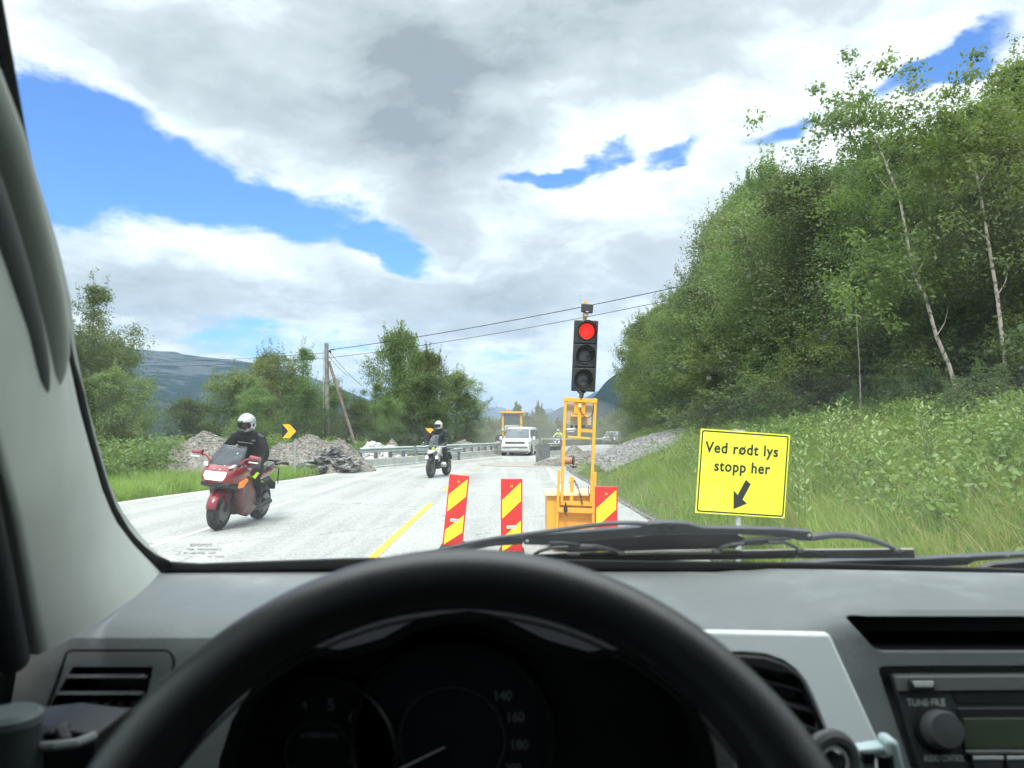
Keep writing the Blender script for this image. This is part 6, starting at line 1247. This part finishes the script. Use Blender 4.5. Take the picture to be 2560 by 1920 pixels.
# radio
RF = fplate('radio', [(2225, 1684), (2960, 1680), (2900, 2060), (2335, 2060)], .010, 'radio_face', base=.006, r_=12)
fplate('face_band', [(2229, 1686), (2955, 1682), (2950, 1714), (2234, 1722)], .003, 'radio_band', RF, base=-.004, r_=5)
fplate('cd_slot', [(2372, 1726), (2940, 1720), (2940, 1752), (2382, 1754)], .001, 'seal', RF, base=-.0042, r_=8)
fplate('screen_surround', [(2384, 1764), (2930, 1760), (2920, 1876), (2402, 1876)], .002, 'black_trim', RF, base=-.0042, r_=6)
fplate('display', [(2396, 1788), (2920, 1786), (2912, 1863), (2400, 1863)], .001, 'lcd', RF, base=-.0064, r_=4)
fplate('chrome_strip', [(2399, 1866), (2912, 1866), (2910, 1876), (2402, 1876)], .002, 'radio_band', RF, base=-.0064, bevel=.001)
for i in range(7):
    x = 2416+85*i; b_ = fplate('preset_button', [(x, 1880), (x+78, 1880), (x+80, 1915), (x+4, 1915)], .004, 'radio_face', RF, base=-.004, bevel=.0012); fplate('button_edge', [(x+1, 1880), (x+77, 1880), (x+77, 1888), (x+1, 1888)], .001, 'button_silver', b_, base=-.008, bevel=.0003)
b_ = fplate('disc_button', [(2258, 1690), (2320, 1690), (2320, 1716), (2258, 1716)], .005, 'black_trim', RF, base=-.0068, r_=5); fplate('button_edge', [(2263, 1692), (2316, 1692), (2314, 1706), (2268, 1706)], .001, 'button_silver', b_, base=-.0118, r_=3)
nrm = Vector((0, -1, .32)).normalized()
def ftext(s, px, py, wpx, hz_, m, parent, off=-.0048, rot=0, mir=False, tilt=None):
    me = text_mesh(s, .01, .0001, .0002); xs = [v.co.x for v in me.vertices]; k = wpx/F*.68/(max(xs)-min(xs)); me.transform(Matrix.Diagonal((k, hz_/.0072, 1, 1)))
    z = (tilt or nrm); x = Vector((1, 0, 0)); y = z.cross(x); me.transform(Matrix((x, y, z)).transposed().to_4x4() @ Matrix.Rotation(rot, 4, 'Z')); me.transform(Matrix.Translation(Fp(px, py, off)-TB)); me.materials.clear(); me.materials.append(M[m]); o = bpy.data.objects.new('lettering', me); COL.objects.link(o); o.parent = parent; return o
ftext('TUNE·FILE', 2308, 1752, 94, .0060, 'print_white', RF); ftext('AUDIO CONTROL', 2352, 1890, 98, .0050, 'print_white', RF, -.0052)
mb = MB(); c = Fp(2335, 1818, -.004); mb.lathe([(.0162, 0), (.0155, .014), (.0138, .018), (.0, .019)], c, nrm, 32); tb(mb, 'knob', 'knob', RF, smooth=50); mb = MB(); mb.lathe([(.0195, -.001), (.0195, .003), (.0165, .004)], c, nrm, 32); tb(mb, 'knob_ring', 'black_trim', RF)
# instrument hood and dials
def cluster():
    dep = .585
    top = [(540, 1990), (548, 1900), (580, 1800), (640, 1700), (720, 1640), (790, 1618), (849, 1624), (910, 1609), (959, 1594), (1023, 1557), (1090, 1536), (1172, 1527), (1230, 1535), (1272, 1552), (1361, 1597), (1420, 1615), (1473, 1629), (1520, 1622), (1595, 1632), (1660, 1675), (1727, 1742), (1772, 1840), (1790, 1990)]
    o_ = [at(x, y, dep) for x, y in top]; inner = [at(1160+(x-1160)*.95, 1990-(1990-y)*.94, dep) for x, y in top]; back = [Vector((p.x*1.0, .76, min(p.z*1+.0, 1.5)-.012)) for p in o_]
    mb = MB(); mb.grid([[Vector((p.x*.98, .66, p.z-.02)) for p in inner], inner, o_, [p+Vector((0, .05, .002)) for p in o_], back]); h = tb(mb, 'instrument_hood', 'hood_black', smooth=40)
    mb = MB(); f = [(p.x*1.0, .655, p.z-.012) for p in inner]; mb.add([tuple(p) for p in f], [tuple(range(len(f)))]); tb(mb, 'dial_board', 'black_trim', h, smooth=0)
    def dial(cx, cy, r_, rin, marks, needle, cr):
        Y = .645; k = Y/F; c = at(cx, cy, Y); mb = MB(); mb.lathe([(r_*k, 0), (0, 0)], c+Vector((0, .004, 0)), (0, -1, 0), 48, cap=False); d = tb(mb, 'dial', 'dial', h); mb = MB(); mb.ring(c, (0, 1, 0), r_*k*1.02, .0028, 56, 8, 2.2); tb(mb, 'dial_bezel', 'bezel', d)
        mb = MB(); mb.ring(c, (0, 1, 0), rin*k, .0011, 56, 6); tb(mb, 'dial_ring', 'dial_line', d)
        for s, a, w_ in marks:
            p = c+Vector((math.sin(a), 0, math.cos(a)))*cr*k; me = text_mesh(s, .01, .0001, .0003); xs = [v.co.x for v in me.vertices]; q = w_*k/(max(xs)-min(xs)); me.transform(Matrix.Diagonal((q, q*1.05, 1, 1))); me.transform(Matrix.Rotation(R(90), 4, 'X')); me.transform(Matrix.Translation(p+Vector((0, -.001, 0))-TB)); me.materials.clear(); me.materials.append(M['dial_mark']); t = bpy.data.objects.new('numeral', me); COL.objects.link(t); t.parent = d
        mb = MB()
        for i in range(len(marks)-1): a = (marks[i][1]+marks[i+1][1])/2; mb.box(c+Vector((math.sin(a), -.015, math.cos(a)))*Vector((1, 0, 1)).length*0+c*0+Vector((c.x+math.sin(a)*cr*k, c.y-.001, c.z+math.cos(a)*cr*k)), (.0012, .0005, .0012))
        tb(mb, 'tick', 'dial_mark', d)
        if needle: a, b_ = at(*needle[0], Y-.004), at(*needle[1], Y-.004); mb = MB(); mb.tube([a, b_], [.0014, .0009], 6); tb(mb, 'needle', 'print_white', d)
        return d
    dial(1130, 1850, 245, 132, [('140', math.atan2(125, 110), 42), ('160', math.atan2(158, 57), 42), ('180', math.atan2(167, -12), 42), ('200', math.atan2(155, -70), 42)], ((1000, 1922), (1112, 1868)), 168)
    d = dial(795, 1885, 190, 82, [('4', R(-15), 16), ('5', R(15), 18), ('6', R(43), 20)], None, 127)
    me = text_mesh('x1000r/min', .01, .0001, .0003); xs = [v.co.x for v in me.vertices]; q = 92/F*.645/(max(xs)-min(xs)); me.transform(Matrix.Diagonal((q, q, 1, 1))); me.transform(Matrix.Rotation(R(90), 4, 'X')); me.transform(Matrix.Translation(at(797, 1838, .644)-TB)); me.materials.clear(); me.materials.append(M['dial_mark']); t = bpy.data.objects.new('lettering', me); COL.objects.link(t); t.parent = d
cluster()
mb = MB(); mb.prism([at(1690, 1720, .60), at(1740, 1745, .60), at(1832, 1850, .60), at(1856, 1990, .60), at(1800, 1990, .60), at(1778, 1860, .60), at(1735, 1760, .60)], (0, .06, 0)); tb(mb, 'cluster_side_panel', 'dash', bevel=.003)
# steering wheel
def steering():
    t = R(25); u = Vector((0, math.sin(t), math.cos(t))); C = Vector((-.0265, .357, CH-.2605)); ax = Vector((0, -math.cos(t), math.sin(t))); rows = []
    n, m = 96, 20
    mb = MB(); vs = []
    for i in range(n):
        a = 2*math.pi*i/n; d = Vector((1, 0, 0))*math.sin(a)+u*math.cos(a)
        th = .0172+.0022*math.exp(-((abs(math.degrees((a+math.pi) % (2*math.pi)-math.pi))-62)/16)**2)
        for j in range(m): q = 2*math.pi*j/m; vs.append(C+d*(.1935+th*math.cos(q))+ax*th*.93*math.sin(q))
    mb.add(vs, [(i*m+j, ((i+1) % n)*m+j, ((i+1) % n)*m+(j+1) % m, i*m+(j+1) % m) for i in range(n) for j in range(m)]); w_ = tb(mb, 'steering_wheel', 'wheel_leather', smooth=80)
    mb = MB(); mb.ring(C-ax*.0, ax, .1905-.0175, .0009, 96, 6); tb(mb, 'seam', 'seal', w_)
    mb = MB(); mb.lathe([(.02, -.07), (.075, -.05), (.082, -.01), (.07, .012), (0, .02)], C-u*.03, ax, 32); tb(mb, 'hub', 'black_trim', w_, smooth=60)
    mb = MB()
    for a in (R(97), R(-97), R(150), R(-150)): d = Vector((1, 0, 0))*math.sin(a)+u*math.cos(a); mb.bar(C-u*.03*0+d*.05-ax*.01, C+d*.182, .032, .014, ax)
    tb(mb, 'spoke', 'black_trim', w_, bevel=.005)
    mb = MB(); mb.tube([C-ax*.05, C-ax*.3], .045, 16); tb(mb, 'steering_column', 'black_trim', smooth=40)
    for s in (1, -1):
        mb = MB(); a = C-ax*.07+Vector((s*.05, 0, 0)); mb.tube([a, a+Vector((s*.08, .01, .02)), a+Vector((s*.17, .0, .035))], [.008, .008, .011], 10); tb(mb, 'stalk', 'black_trim')
steering()
# windscreen, seals, pillar
OUT = [(7, 0), (41, 193), (65, 337), (96, 482), (116, 578), (140, 699), (157, 771), (176, 893), (206, 977), (233, 1096), (260, 1188), (287, 1264), (325, 1329), (380, 1384), (425, 1406), (480, 1411)]
INN = [(-22, 60), (0, 178), (29, 313), (63, 448), (96, 545), (125, 641), (157, 771), (171, 896), (198, 1020), (222, 1107), (255, 1221), (287, 1297), (336, 1362), (401, 1427)]
edge = [(-60, -420), (-25, -180)]+OUT+[(900, 1396), (1300, 1398), (1690, 1404), (2120, 1410), (2300, 1416), (2560, 1424), (3200, 1450)]
GL = [Wp(x, y, .012) for x, y in edge]; TOPZ = 1.90
gl = [p for p in GL]+[Vector((1.09, .80, Wp(3200, 1450).z)), Vector((1.0, .39, TOPZ)), Vector((-.34, .39, TOPZ))]
n0 = (Wp(1000, 500)-Wp(1500, 500)).cross(Wp(1000, 500)-Wp(1000, 900)).normalized()
mb = MB(); mb.add(gl, [tuple(range(len(gl)))]); ws = tb(mb, 'windscreen', 'windscreen_glass', smooth=0)
def ribbon(name, A_, B_, th, m, parent=T):
    mb = MB(); k = len(A_); n_ = Vector((0, -th, th*.3)); mb.grid([A_, B_]); o = tb(mb, name, m, parent, smooth=40, solid=th); return o
def resample(P_, n):
    P_ = [Vector(p) for p in P_]; c = [0]
    for a, b_ in zip(P_, P_[1:]): c.append(c[-1]+(b_-a).length)
    out = []
    for i in range(n):
        s = c[-1]*i/(n-1); j = max(k for k in range(len(c)) if c[k] <= s+1e-9); j = min(j, len(P_)-2); out.append(P_[j].lerp(P_[j+1], (s-c[j])/(c[j+1]-c[j]) if c[j+1] > c[j] else 0))
    return out
oc = resample([Wp(x, y, .004) for x, y in [(-60, -420), (-25, -180)]+OUT[:-1]], 40); ic = resample([Wp(x, y, -.004) for x, y in [(-110, -420), (-65, -180)]+INN], 40)
ribbon('screen_seal', oc, ic, .006, 'seal')
bo = resample([Wp(x, y, .004) for x, y in [(425, 1406), (480, 1411), (900, 1396), (1300, 1398), (1690, 1404), (2120, 1410), (2300, 1416), (2560, 1424), (3200, 1450)]], 40)
bi = resample([Wp(x, y, .004) for x, y in [(401, 1429), (480, 1450), (900, 1450), (1300, 1450), (1690, 1450), (2120, 1450), (2300, 1452), (2560, 1464), (3200, 1500)]], 40)
ribbon('screen_seal', bo, bi, .003, 'seal')
REAR = [(-800, -420, .26), (-620, -100, .27), (-350, 100, .30), (-300, 350, .33), (-200, 620, .38), (-100, 850, .42), (-25, 1080, .455), (30, 1280, .49), (62, 1450, .535), (94, 1638, .60)]
rc = resample([at(x, y, d) for x, y, d in REAR], 40); rows = []
for i in range(40):
    a, c = ic[i], rc[i]; nn = Vector((1, -.4, 0)).normalized(); rows.append([a+Vector((0, .012, .01))] + [a.lerp(c, t)+nn*.016*math.sin(math.pi*min(1, t*1.0))**.8 for t in (0, .04, .12, .25, .4, .55, .7, .85, .95, 1)]+[c+Vector((-.06, .02, 0))])
mb = MB(); mb.grid(rows); pt = tb(mb, 'pillar_trim', 'trim_grey', smooth=180)
# wide foot of the trim above the dash end
mb = MB(); mb.tube([p+Vector((-.012, -.012, 0)) for p in rc], [.012]*40, 12); tb(mb, 'door_seal', 'door_rubber', smooth=80)
H_ = [at(x, y, d) for x, y, d in ((-60, 180, .44), (0, 330, .46), (45, 480, .49), (85, 620, .52), (115, 740, .55), (132, 840, .575), (137, 900, .59), (128, 950, .60), (108, 985, .61))]
mb = MB(); mb.tube(resample(H_, 24), [.0125*(1-.55*(i/23)**6) for i in range(24)], 14); gh = tb(mb, 'grab_handle', 'trim_grey', pt, smooth=80)
H2 = [at(x, y, d) for x, y, d in ((-115, 330, .43), (-50, 500, .455), (12, 680, .49), (55, 820, .52), (82, 920, .54), (94, 970, .555))]
mb = MB(); mb.tube(resample(H2, 20), [.0145*(1-.45*(i/19)**4) for i in range(20)], 14); tb(mb, 'handle_gap_shade', 'handle_dark', pt, smooth=80)  # solid tube, coloured dark to stand for the shaded gap of the handle
# doors, roof, back wall, floor, seat: the cabin is a closed shell
mb = MB(); mb.box((-.47, .1, .85), (.05, 1.5, .9)); mb.box((-.47, -.95, 1.1), (.05, .9, 1.6)); mb.box((-.43, .30, 1.265), (.06, .62, .05)); mb.prism([(-.455, .72, 1.25), (-.455, .70, 1.42), (-.45, .58, 1.52), (-.455, .40, 1.29)], (-.03, 0, 0)); tb(mb, 'door', 'black_trim', bevel=.02)
mb = MB(); mb.box((1.17, .0, .85), (.05, 1.6, .9)); mb.box((1.17, -.95, 1.1), (.05, .9, 1.6)); tb(mb, 'door', 'black_trim', bevel=.02)
mb = MB(); mb.prism([(-.46, .62, 1.30), (-.42, .28, 1.86), (-.42, -.5, 1.86), (-.46, -.5, 1.30)], (-.004, 0, 0)); tb(mb, 'side_window', 'side_glass', smooth=0)
mb = MB(); mb.prism([(1.16, .72, 1.30), (1.10, .32, 1.86), (1.10, -.5, 1.86), (1.16, -.5, 1.30)], (.004, 0, 0)); tb(mb, 'side_window', 'side_glass', smooth=0)
mb = MB(); mb.box((.35, -.47, 1.91), (1.6, 1.72, .05)); rf = tb(mb, 'headliner', 'trim_grey', bevel=.02)
mb = MB(); mb.box((.35, -1.36, 1.2), (1.7, .06, 1.5)); mb.box((.35, -.4, .42), (1.7, 2.0, .06)); tb(mb, 'cabin_shell', 'black_trim')
mb = MB(); mb.bar((1.09, .80, 1.30), (1.0, .38, 1.9), .09, .05); tb(mb, 'pillar_trim', 'trim_grey', bevel=.02)
for x in (0, .72):
    mb = MB(); mb.loft([sup(x, z, hx, .09, y, 20, 4) for y, z, hx in ((-.75, .68, .24), (-.6, .70, .26), (-.25, .72, .26), (-.1, .70, .24))]); s_ = tb(mb, 'seat', 'seat_cloth')
    mb = MB(); mb.loft([[(x+a*hx, y+b*.07, z) for a, b in ((-1, -.6), (-.8, -1), (.8, -1), (1, -.6), (1, .6), (.8, 1), (-.8, 1), (-1, .6))] for y, z, hx in ((-.72, .72, .24), (-.80, 1.0, .26), (-.87, 1.3, .23), (-.88, 1.36, .15))]); tb(mb, 'backrest', 'seat_cloth', s_, bevel=.02)
    mb = MB(); mb.box((x, -.9, 1.48), (.24, .09, .16)); tb(mb, 'headrest', 'seat_cloth', s_, bevel=.03)
# bonnet and cowl in front of the glass, below the line of sight
rows = [[(x, y, z-.06*abs((x-.35)/.8)**3) for x in np.linspace(-.45, 1.15, 21)] for y, z in ((1.03, 1.26), (1.10, 1.262), (1.22, 1.245), (1.5, 1.21), (2.0, 1.10), (2.3, .98), (2.38, .80))]
mb = MB(); mb.grid(rows); tb(mb, 'bonnet', 'truck_paint', smooth=60, solid=.01)
mb = MB(); mb.box((.35, 1.6, .7), (1.5, 1.4, .5)); mb.box((.35, 2.35, .6), (1.6, .15, .35)); tb(mb, 'front_body', 'truck_paint', bevel=.03)
# mirrored maker's mark and small print on the glass
def gtext(s, px, py, wpx, h_):
    me = text_mesh(s, .01, .00005, .0002); xs = [v.co.x for v in me.vertices]; k = wpx/F*.92/(max(xs)-min(xs)); me.transform(Matrix.Diagonal((-k, h_/.0072, 1, 1)))
    x = Vector((1, 0, 0)); z = Vector((0, -1, -.94)).normalized(); z = -z if z.y > 0 else z; y = z.cross(x); y = -y if y.z < 0 else y; me.transform(Matrix((x, y, x.cross(y))).transposed().to_4x4()); me.transform(Matrix.Translation(Wp(px, py, .006)-TB)); me.materials.clear(); me.materials.append(M['glass_print']); o = bpy.data.objects.new('glass_mark', me); COL.objects.link(o); o.parent = ws
mat('glass_print', (.10, .11, .11), .8); gtext('TOYOTA', 503, 1363, 56, .0045); gtext('LAMINATED  M83', 510, 1374, 84, .003); gtext('AS1  43R-00118', 500, 1383, 80, .003); gtext('DOT 27', 540, 1392, 40, .003)
# wipers outside the glass
mat('wiper_grey', (.055, .062, .07), .45, var=.15, vscale=20); mat('wiper_rubber', (.012, .013, .015), .5); mat('spine_steel', (.55, .53, .48), .3, metal=.7)
def wpr(pts, m, name, parent, off=.03, th=.010, bevel=.002, px=None):
    mb = MB(); mb.prism([Wp(x, y, off) for x, y in pts], (0, th, th*.2)); return tb(mb, name, m, parent, bevel=bevel)
def wtube(pts, rad, m, name, parent, off=.035): mb = MB(); P_ = resample([Wp(x, y, off) for x, y in pts], 24); mb.tube(P_, rad if hasattr(rad, '__len__') else [rad]*24, 8); return tb(mb, name, m, parent, smooth=60)
WA = wtube([(900, 1412), (1000, 1393), (1090, 1378), (1180, 1357), (1240, 1345), (1330, 1334), (1430, 1320), (1497, 1311), (1538, 1307), (1600, 1308), (1660, 1314)], [.0022+.0006*(i/23) for i in range(24)], 'wiper_grey', 'wiper_arm', T, .05)
YK = wpr([(1306, 1343), (1371, 1336), (1450, 1331), (1530, 1325), (1598, 1320), (1625, 1309), (1660, 1306), (1720, 1309), (1760, 1320), (1850, 1321), (1950, 1323), (2030, 1330), (2033, 1354), (2000, 1353), (1960, 1343), (1837, 1337), (1700, 1338), (1598, 1341), (1500, 1350), (1440, 1358), (1371, 1364), (1310, 1363)], 'wiper_grey', 'wiper_blade', T, .045, .012)
wpr([(1240, 1350), (1308, 1345), (1308, 1362), (1240, 1366), (1150, 1380), (1150, 1372)], 'wiper_grey', 'yoke_end', YK, .045, .008)
mb = MB()
for x, y in ((1318, 1352), (1442, 1365), (2023, 1338)): mb.ball(Wp(x, y, .0445), .0022, 12, 8)
tb(mb, 'rivet', 'button_silver', YK)
mb = MB()
for x, y in ((1650, 1324), (1676, 1320)): c = Wp(x, y, .0445); mb.lathe([(.0036, 0), (.003, .002)], c, (0, -1, 0), 14)
tb(mb, 'hinge_pin', 'black_trim', YK)
wtube([(2030, 1343), (2080, 1337), (2130, 1339), (2180, 1350), (2220, 1364), (2243, 1376)], [.0048-.0024*(i/23) for i in range(24)], 'wiper_grey', 'claw', YK)
wpr([(1372, 1356), (1410, 1355), (1450, 1360), (1450, 1376), (1410, 1374), (1380, 1366)], 'wiper_grey', 'claw', YK, .037, .008); wtube([(1450, 1366), (1490, 1366), (1525, 1373), (1552, 1383)], [.0038-.0018*(i/23) for i in range(24)], 'wiper_grey', 'claw', YK)
wtube([(1420, 1367), (1385, 1368), (1350, 1378), (1335, 1386)], .002, 'wiper_grey', 'claw', YK)
wpr([(1850, 1355), (1885, 1348), (1970, 1345), (1985, 1350), (1930, 1356), (1905, 1364), (1850, 1366)], 'wiper_grey', 'claw', YK, .037, .008); wtube([(1860, 1359), (1830, 1361), (1805, 1368), (1790, 1380)], .0024, 'wiper_grey', 'claw', YK); wtube([(1920, 1356), (1960, 1356), (1985, 1366), (2003, 1378)], [.0026-.001*(i/23) for i in range(24)], 'wiper_grey', 'claw', YK)
wpr([(1290, 1388), (1359, 1386), (1553, 1381), (1790, 1378), (2000, 1375), (2286, 1373), (2287, 1377), (2000, 1379), (1553, 1386), (1359, 1390), (1290, 1392)], 'spine_steel', 'blade_spine', YK, .034, .004, .0005)
wpr([(1290, 1392), (1553, 1386), (2000, 1379), (2288, 1377), (2290, 1397), (2000, 1397), (1600, 1404), (1290, 1412)], 'wiper_rubber', 'blade_rubber', YK, .030, .008)
wpr([(1371, 1358), (1500, 1348), (1700, 1336), (1840, 1335), (1870, 1350), (1840, 1372), (1600, 1378), (1420, 1382)], 'wiper_rubber', 'spoiler', YK, .052, .004)
for x, y in ((1552, 1383), (1790, 1380), (2000, 1377), (2243, 1376)):
    mb = MB(); mb.box(Wp(x, y, .031), (.009, .008, .0045)); tb(mb, 'blade_clip', 'wiper_grey', YK, bevel=.001)
W2 = wpr([(1960, 1412), (2100, 1402), (2288, 1398), (2430, 1391), (2560, 1385), (2700, 1380), (2700, 1389), (2560, 1395), (2438, 1404), (2418, 1414), (2300, 1420), (2100, 1420), (1980, 1418)], 'wiper_grey', 'wiper_arm', T, .055, .012)
wpr([(2455, 1424), (2490, 1413), (2560, 1407), (2700, 1400), (2700, 1430), (2500, 1430)], 'wiper_grey', 'wiper_blade', T, .06, .012)
# cup holder at the left end of the dash
mb = MB(); c = at(150, 1858, .50); mb.tube([at(78, 1845, .52), at(85, 1868, .505), at(140, 1864, .5), (at(190, 1858, .505)), at(235, 1840, .52)], .0032, 8); ch_ = tb(mb, 'cup_holder', 'dash')
mb = MB(); mb.prism([at(80, 1840, .515), at(125, 1828, .515), at(142, 1838, .515), at(90, 1856, .515)], (0, .02, 0)); mb.bar(at(150, 1825, .52), at(165, 1852, .505), .008, .006); mb.prism([at(-40, 1834, .54), at(110, 1818, .54), at(240, 1835, .54), at(240, 1990, .54), at(-40, 1990, .54)], (0, .05, 0)); tb(mb, 'holder_arm', 'black_trim', ch_, bevel=.002)
cup = empty('cup', at(28, 1792, .50)); tag(cup, 'cup with a grey lid standing in the holder at the left end of the dashboard', 'cup'); cb_ = Vector(cup.location)
mb = MB(); mb.lathe([(.0, .004), (.016, .004), (.0185, .001), (.0185, -.004)], (0, 0, 0), (0, 0, 1), 32, cap=False); mb.build('lid', M['cup_lid'], cup, smooth=30); mb = MB(); mb.lathe([(.0175, -.003), (.0178, -.02), (.015, -.09), (0, -.09)], (0, 0, 0), (0, 0, 1), 28, cap=False); mb.build('body', M['radio_face'], cup, smooth=40)
cup.scale = (1.0, 1.0, 1)
# phone holder clipped to the centre vent
ph = empty('phone_holder', Fp(2120, 1900, -.04)); tag(ph, 'phone holder with black ring joint and pale blue clamp, beside the steering wheel', 'phone holder'); pb = Vector(ph.location)
def pbd(mb, n, m, **k): mb.v = [tuple(Vector(v)-pb) for v in mb.v]; return mb.build(n, M[m], ph, **k)
mb = MB(); c = at(2078, 1905, .55); mb.ring(c, (.25, -1, .15), .0165, .0062, 36, 10); pbd(mb, 'ring_joint', 'knob'); mb = MB(); mb.ring(c+Vector((0, -.004, 0)), (.25, -1, .15), .0112, .0014, 30, 6); pbd(mb, 'ring_trim', 'button_silver')
mb = MB(); mb.prism([at(2216, 1857, .58), at(2226, 1851, .58), at(2243, 1851, .58), at(2250, 1862, .58), at(2282, 1990, .58), at(2238, 1990, .58)], (0, .018, 0)); pbd(mb, 'clamp_arm', 'pale_plastic', bevel=.003)
mb = MB(); mb.prism([at(2147, 1875, .585), at(2217, 1866, .585), at(2226, 1882, .585), at(2190, 1900, .585), at(2196, 1990, .585), at(2165, 1990, .585)], (0, .014, 0)); pbd(mb, 'clamp_bracket', 'pale_plastic', bevel=.002)
mb = MB(); mb.box(at(2168, 1893, .583), (.008, .006, .008)); mb.tube([at(2212, 1885, .583), at(2218, 1935, .583)], .006, 10); mb.tube([c, Fp(2150, 1930, .0)], .008, 8); pbd(mb, 'clamp_screw', 'black_trim')
mb = MB(); mb.box(at(1905, 1915, .57), (.012, .02, .04), (0, R(-30), 0)); tb(mb, 'wiper_stalk_tip', 'button_silver', bevel=.003)
# rear view light: none is lit; the cabin is lit through its glass only
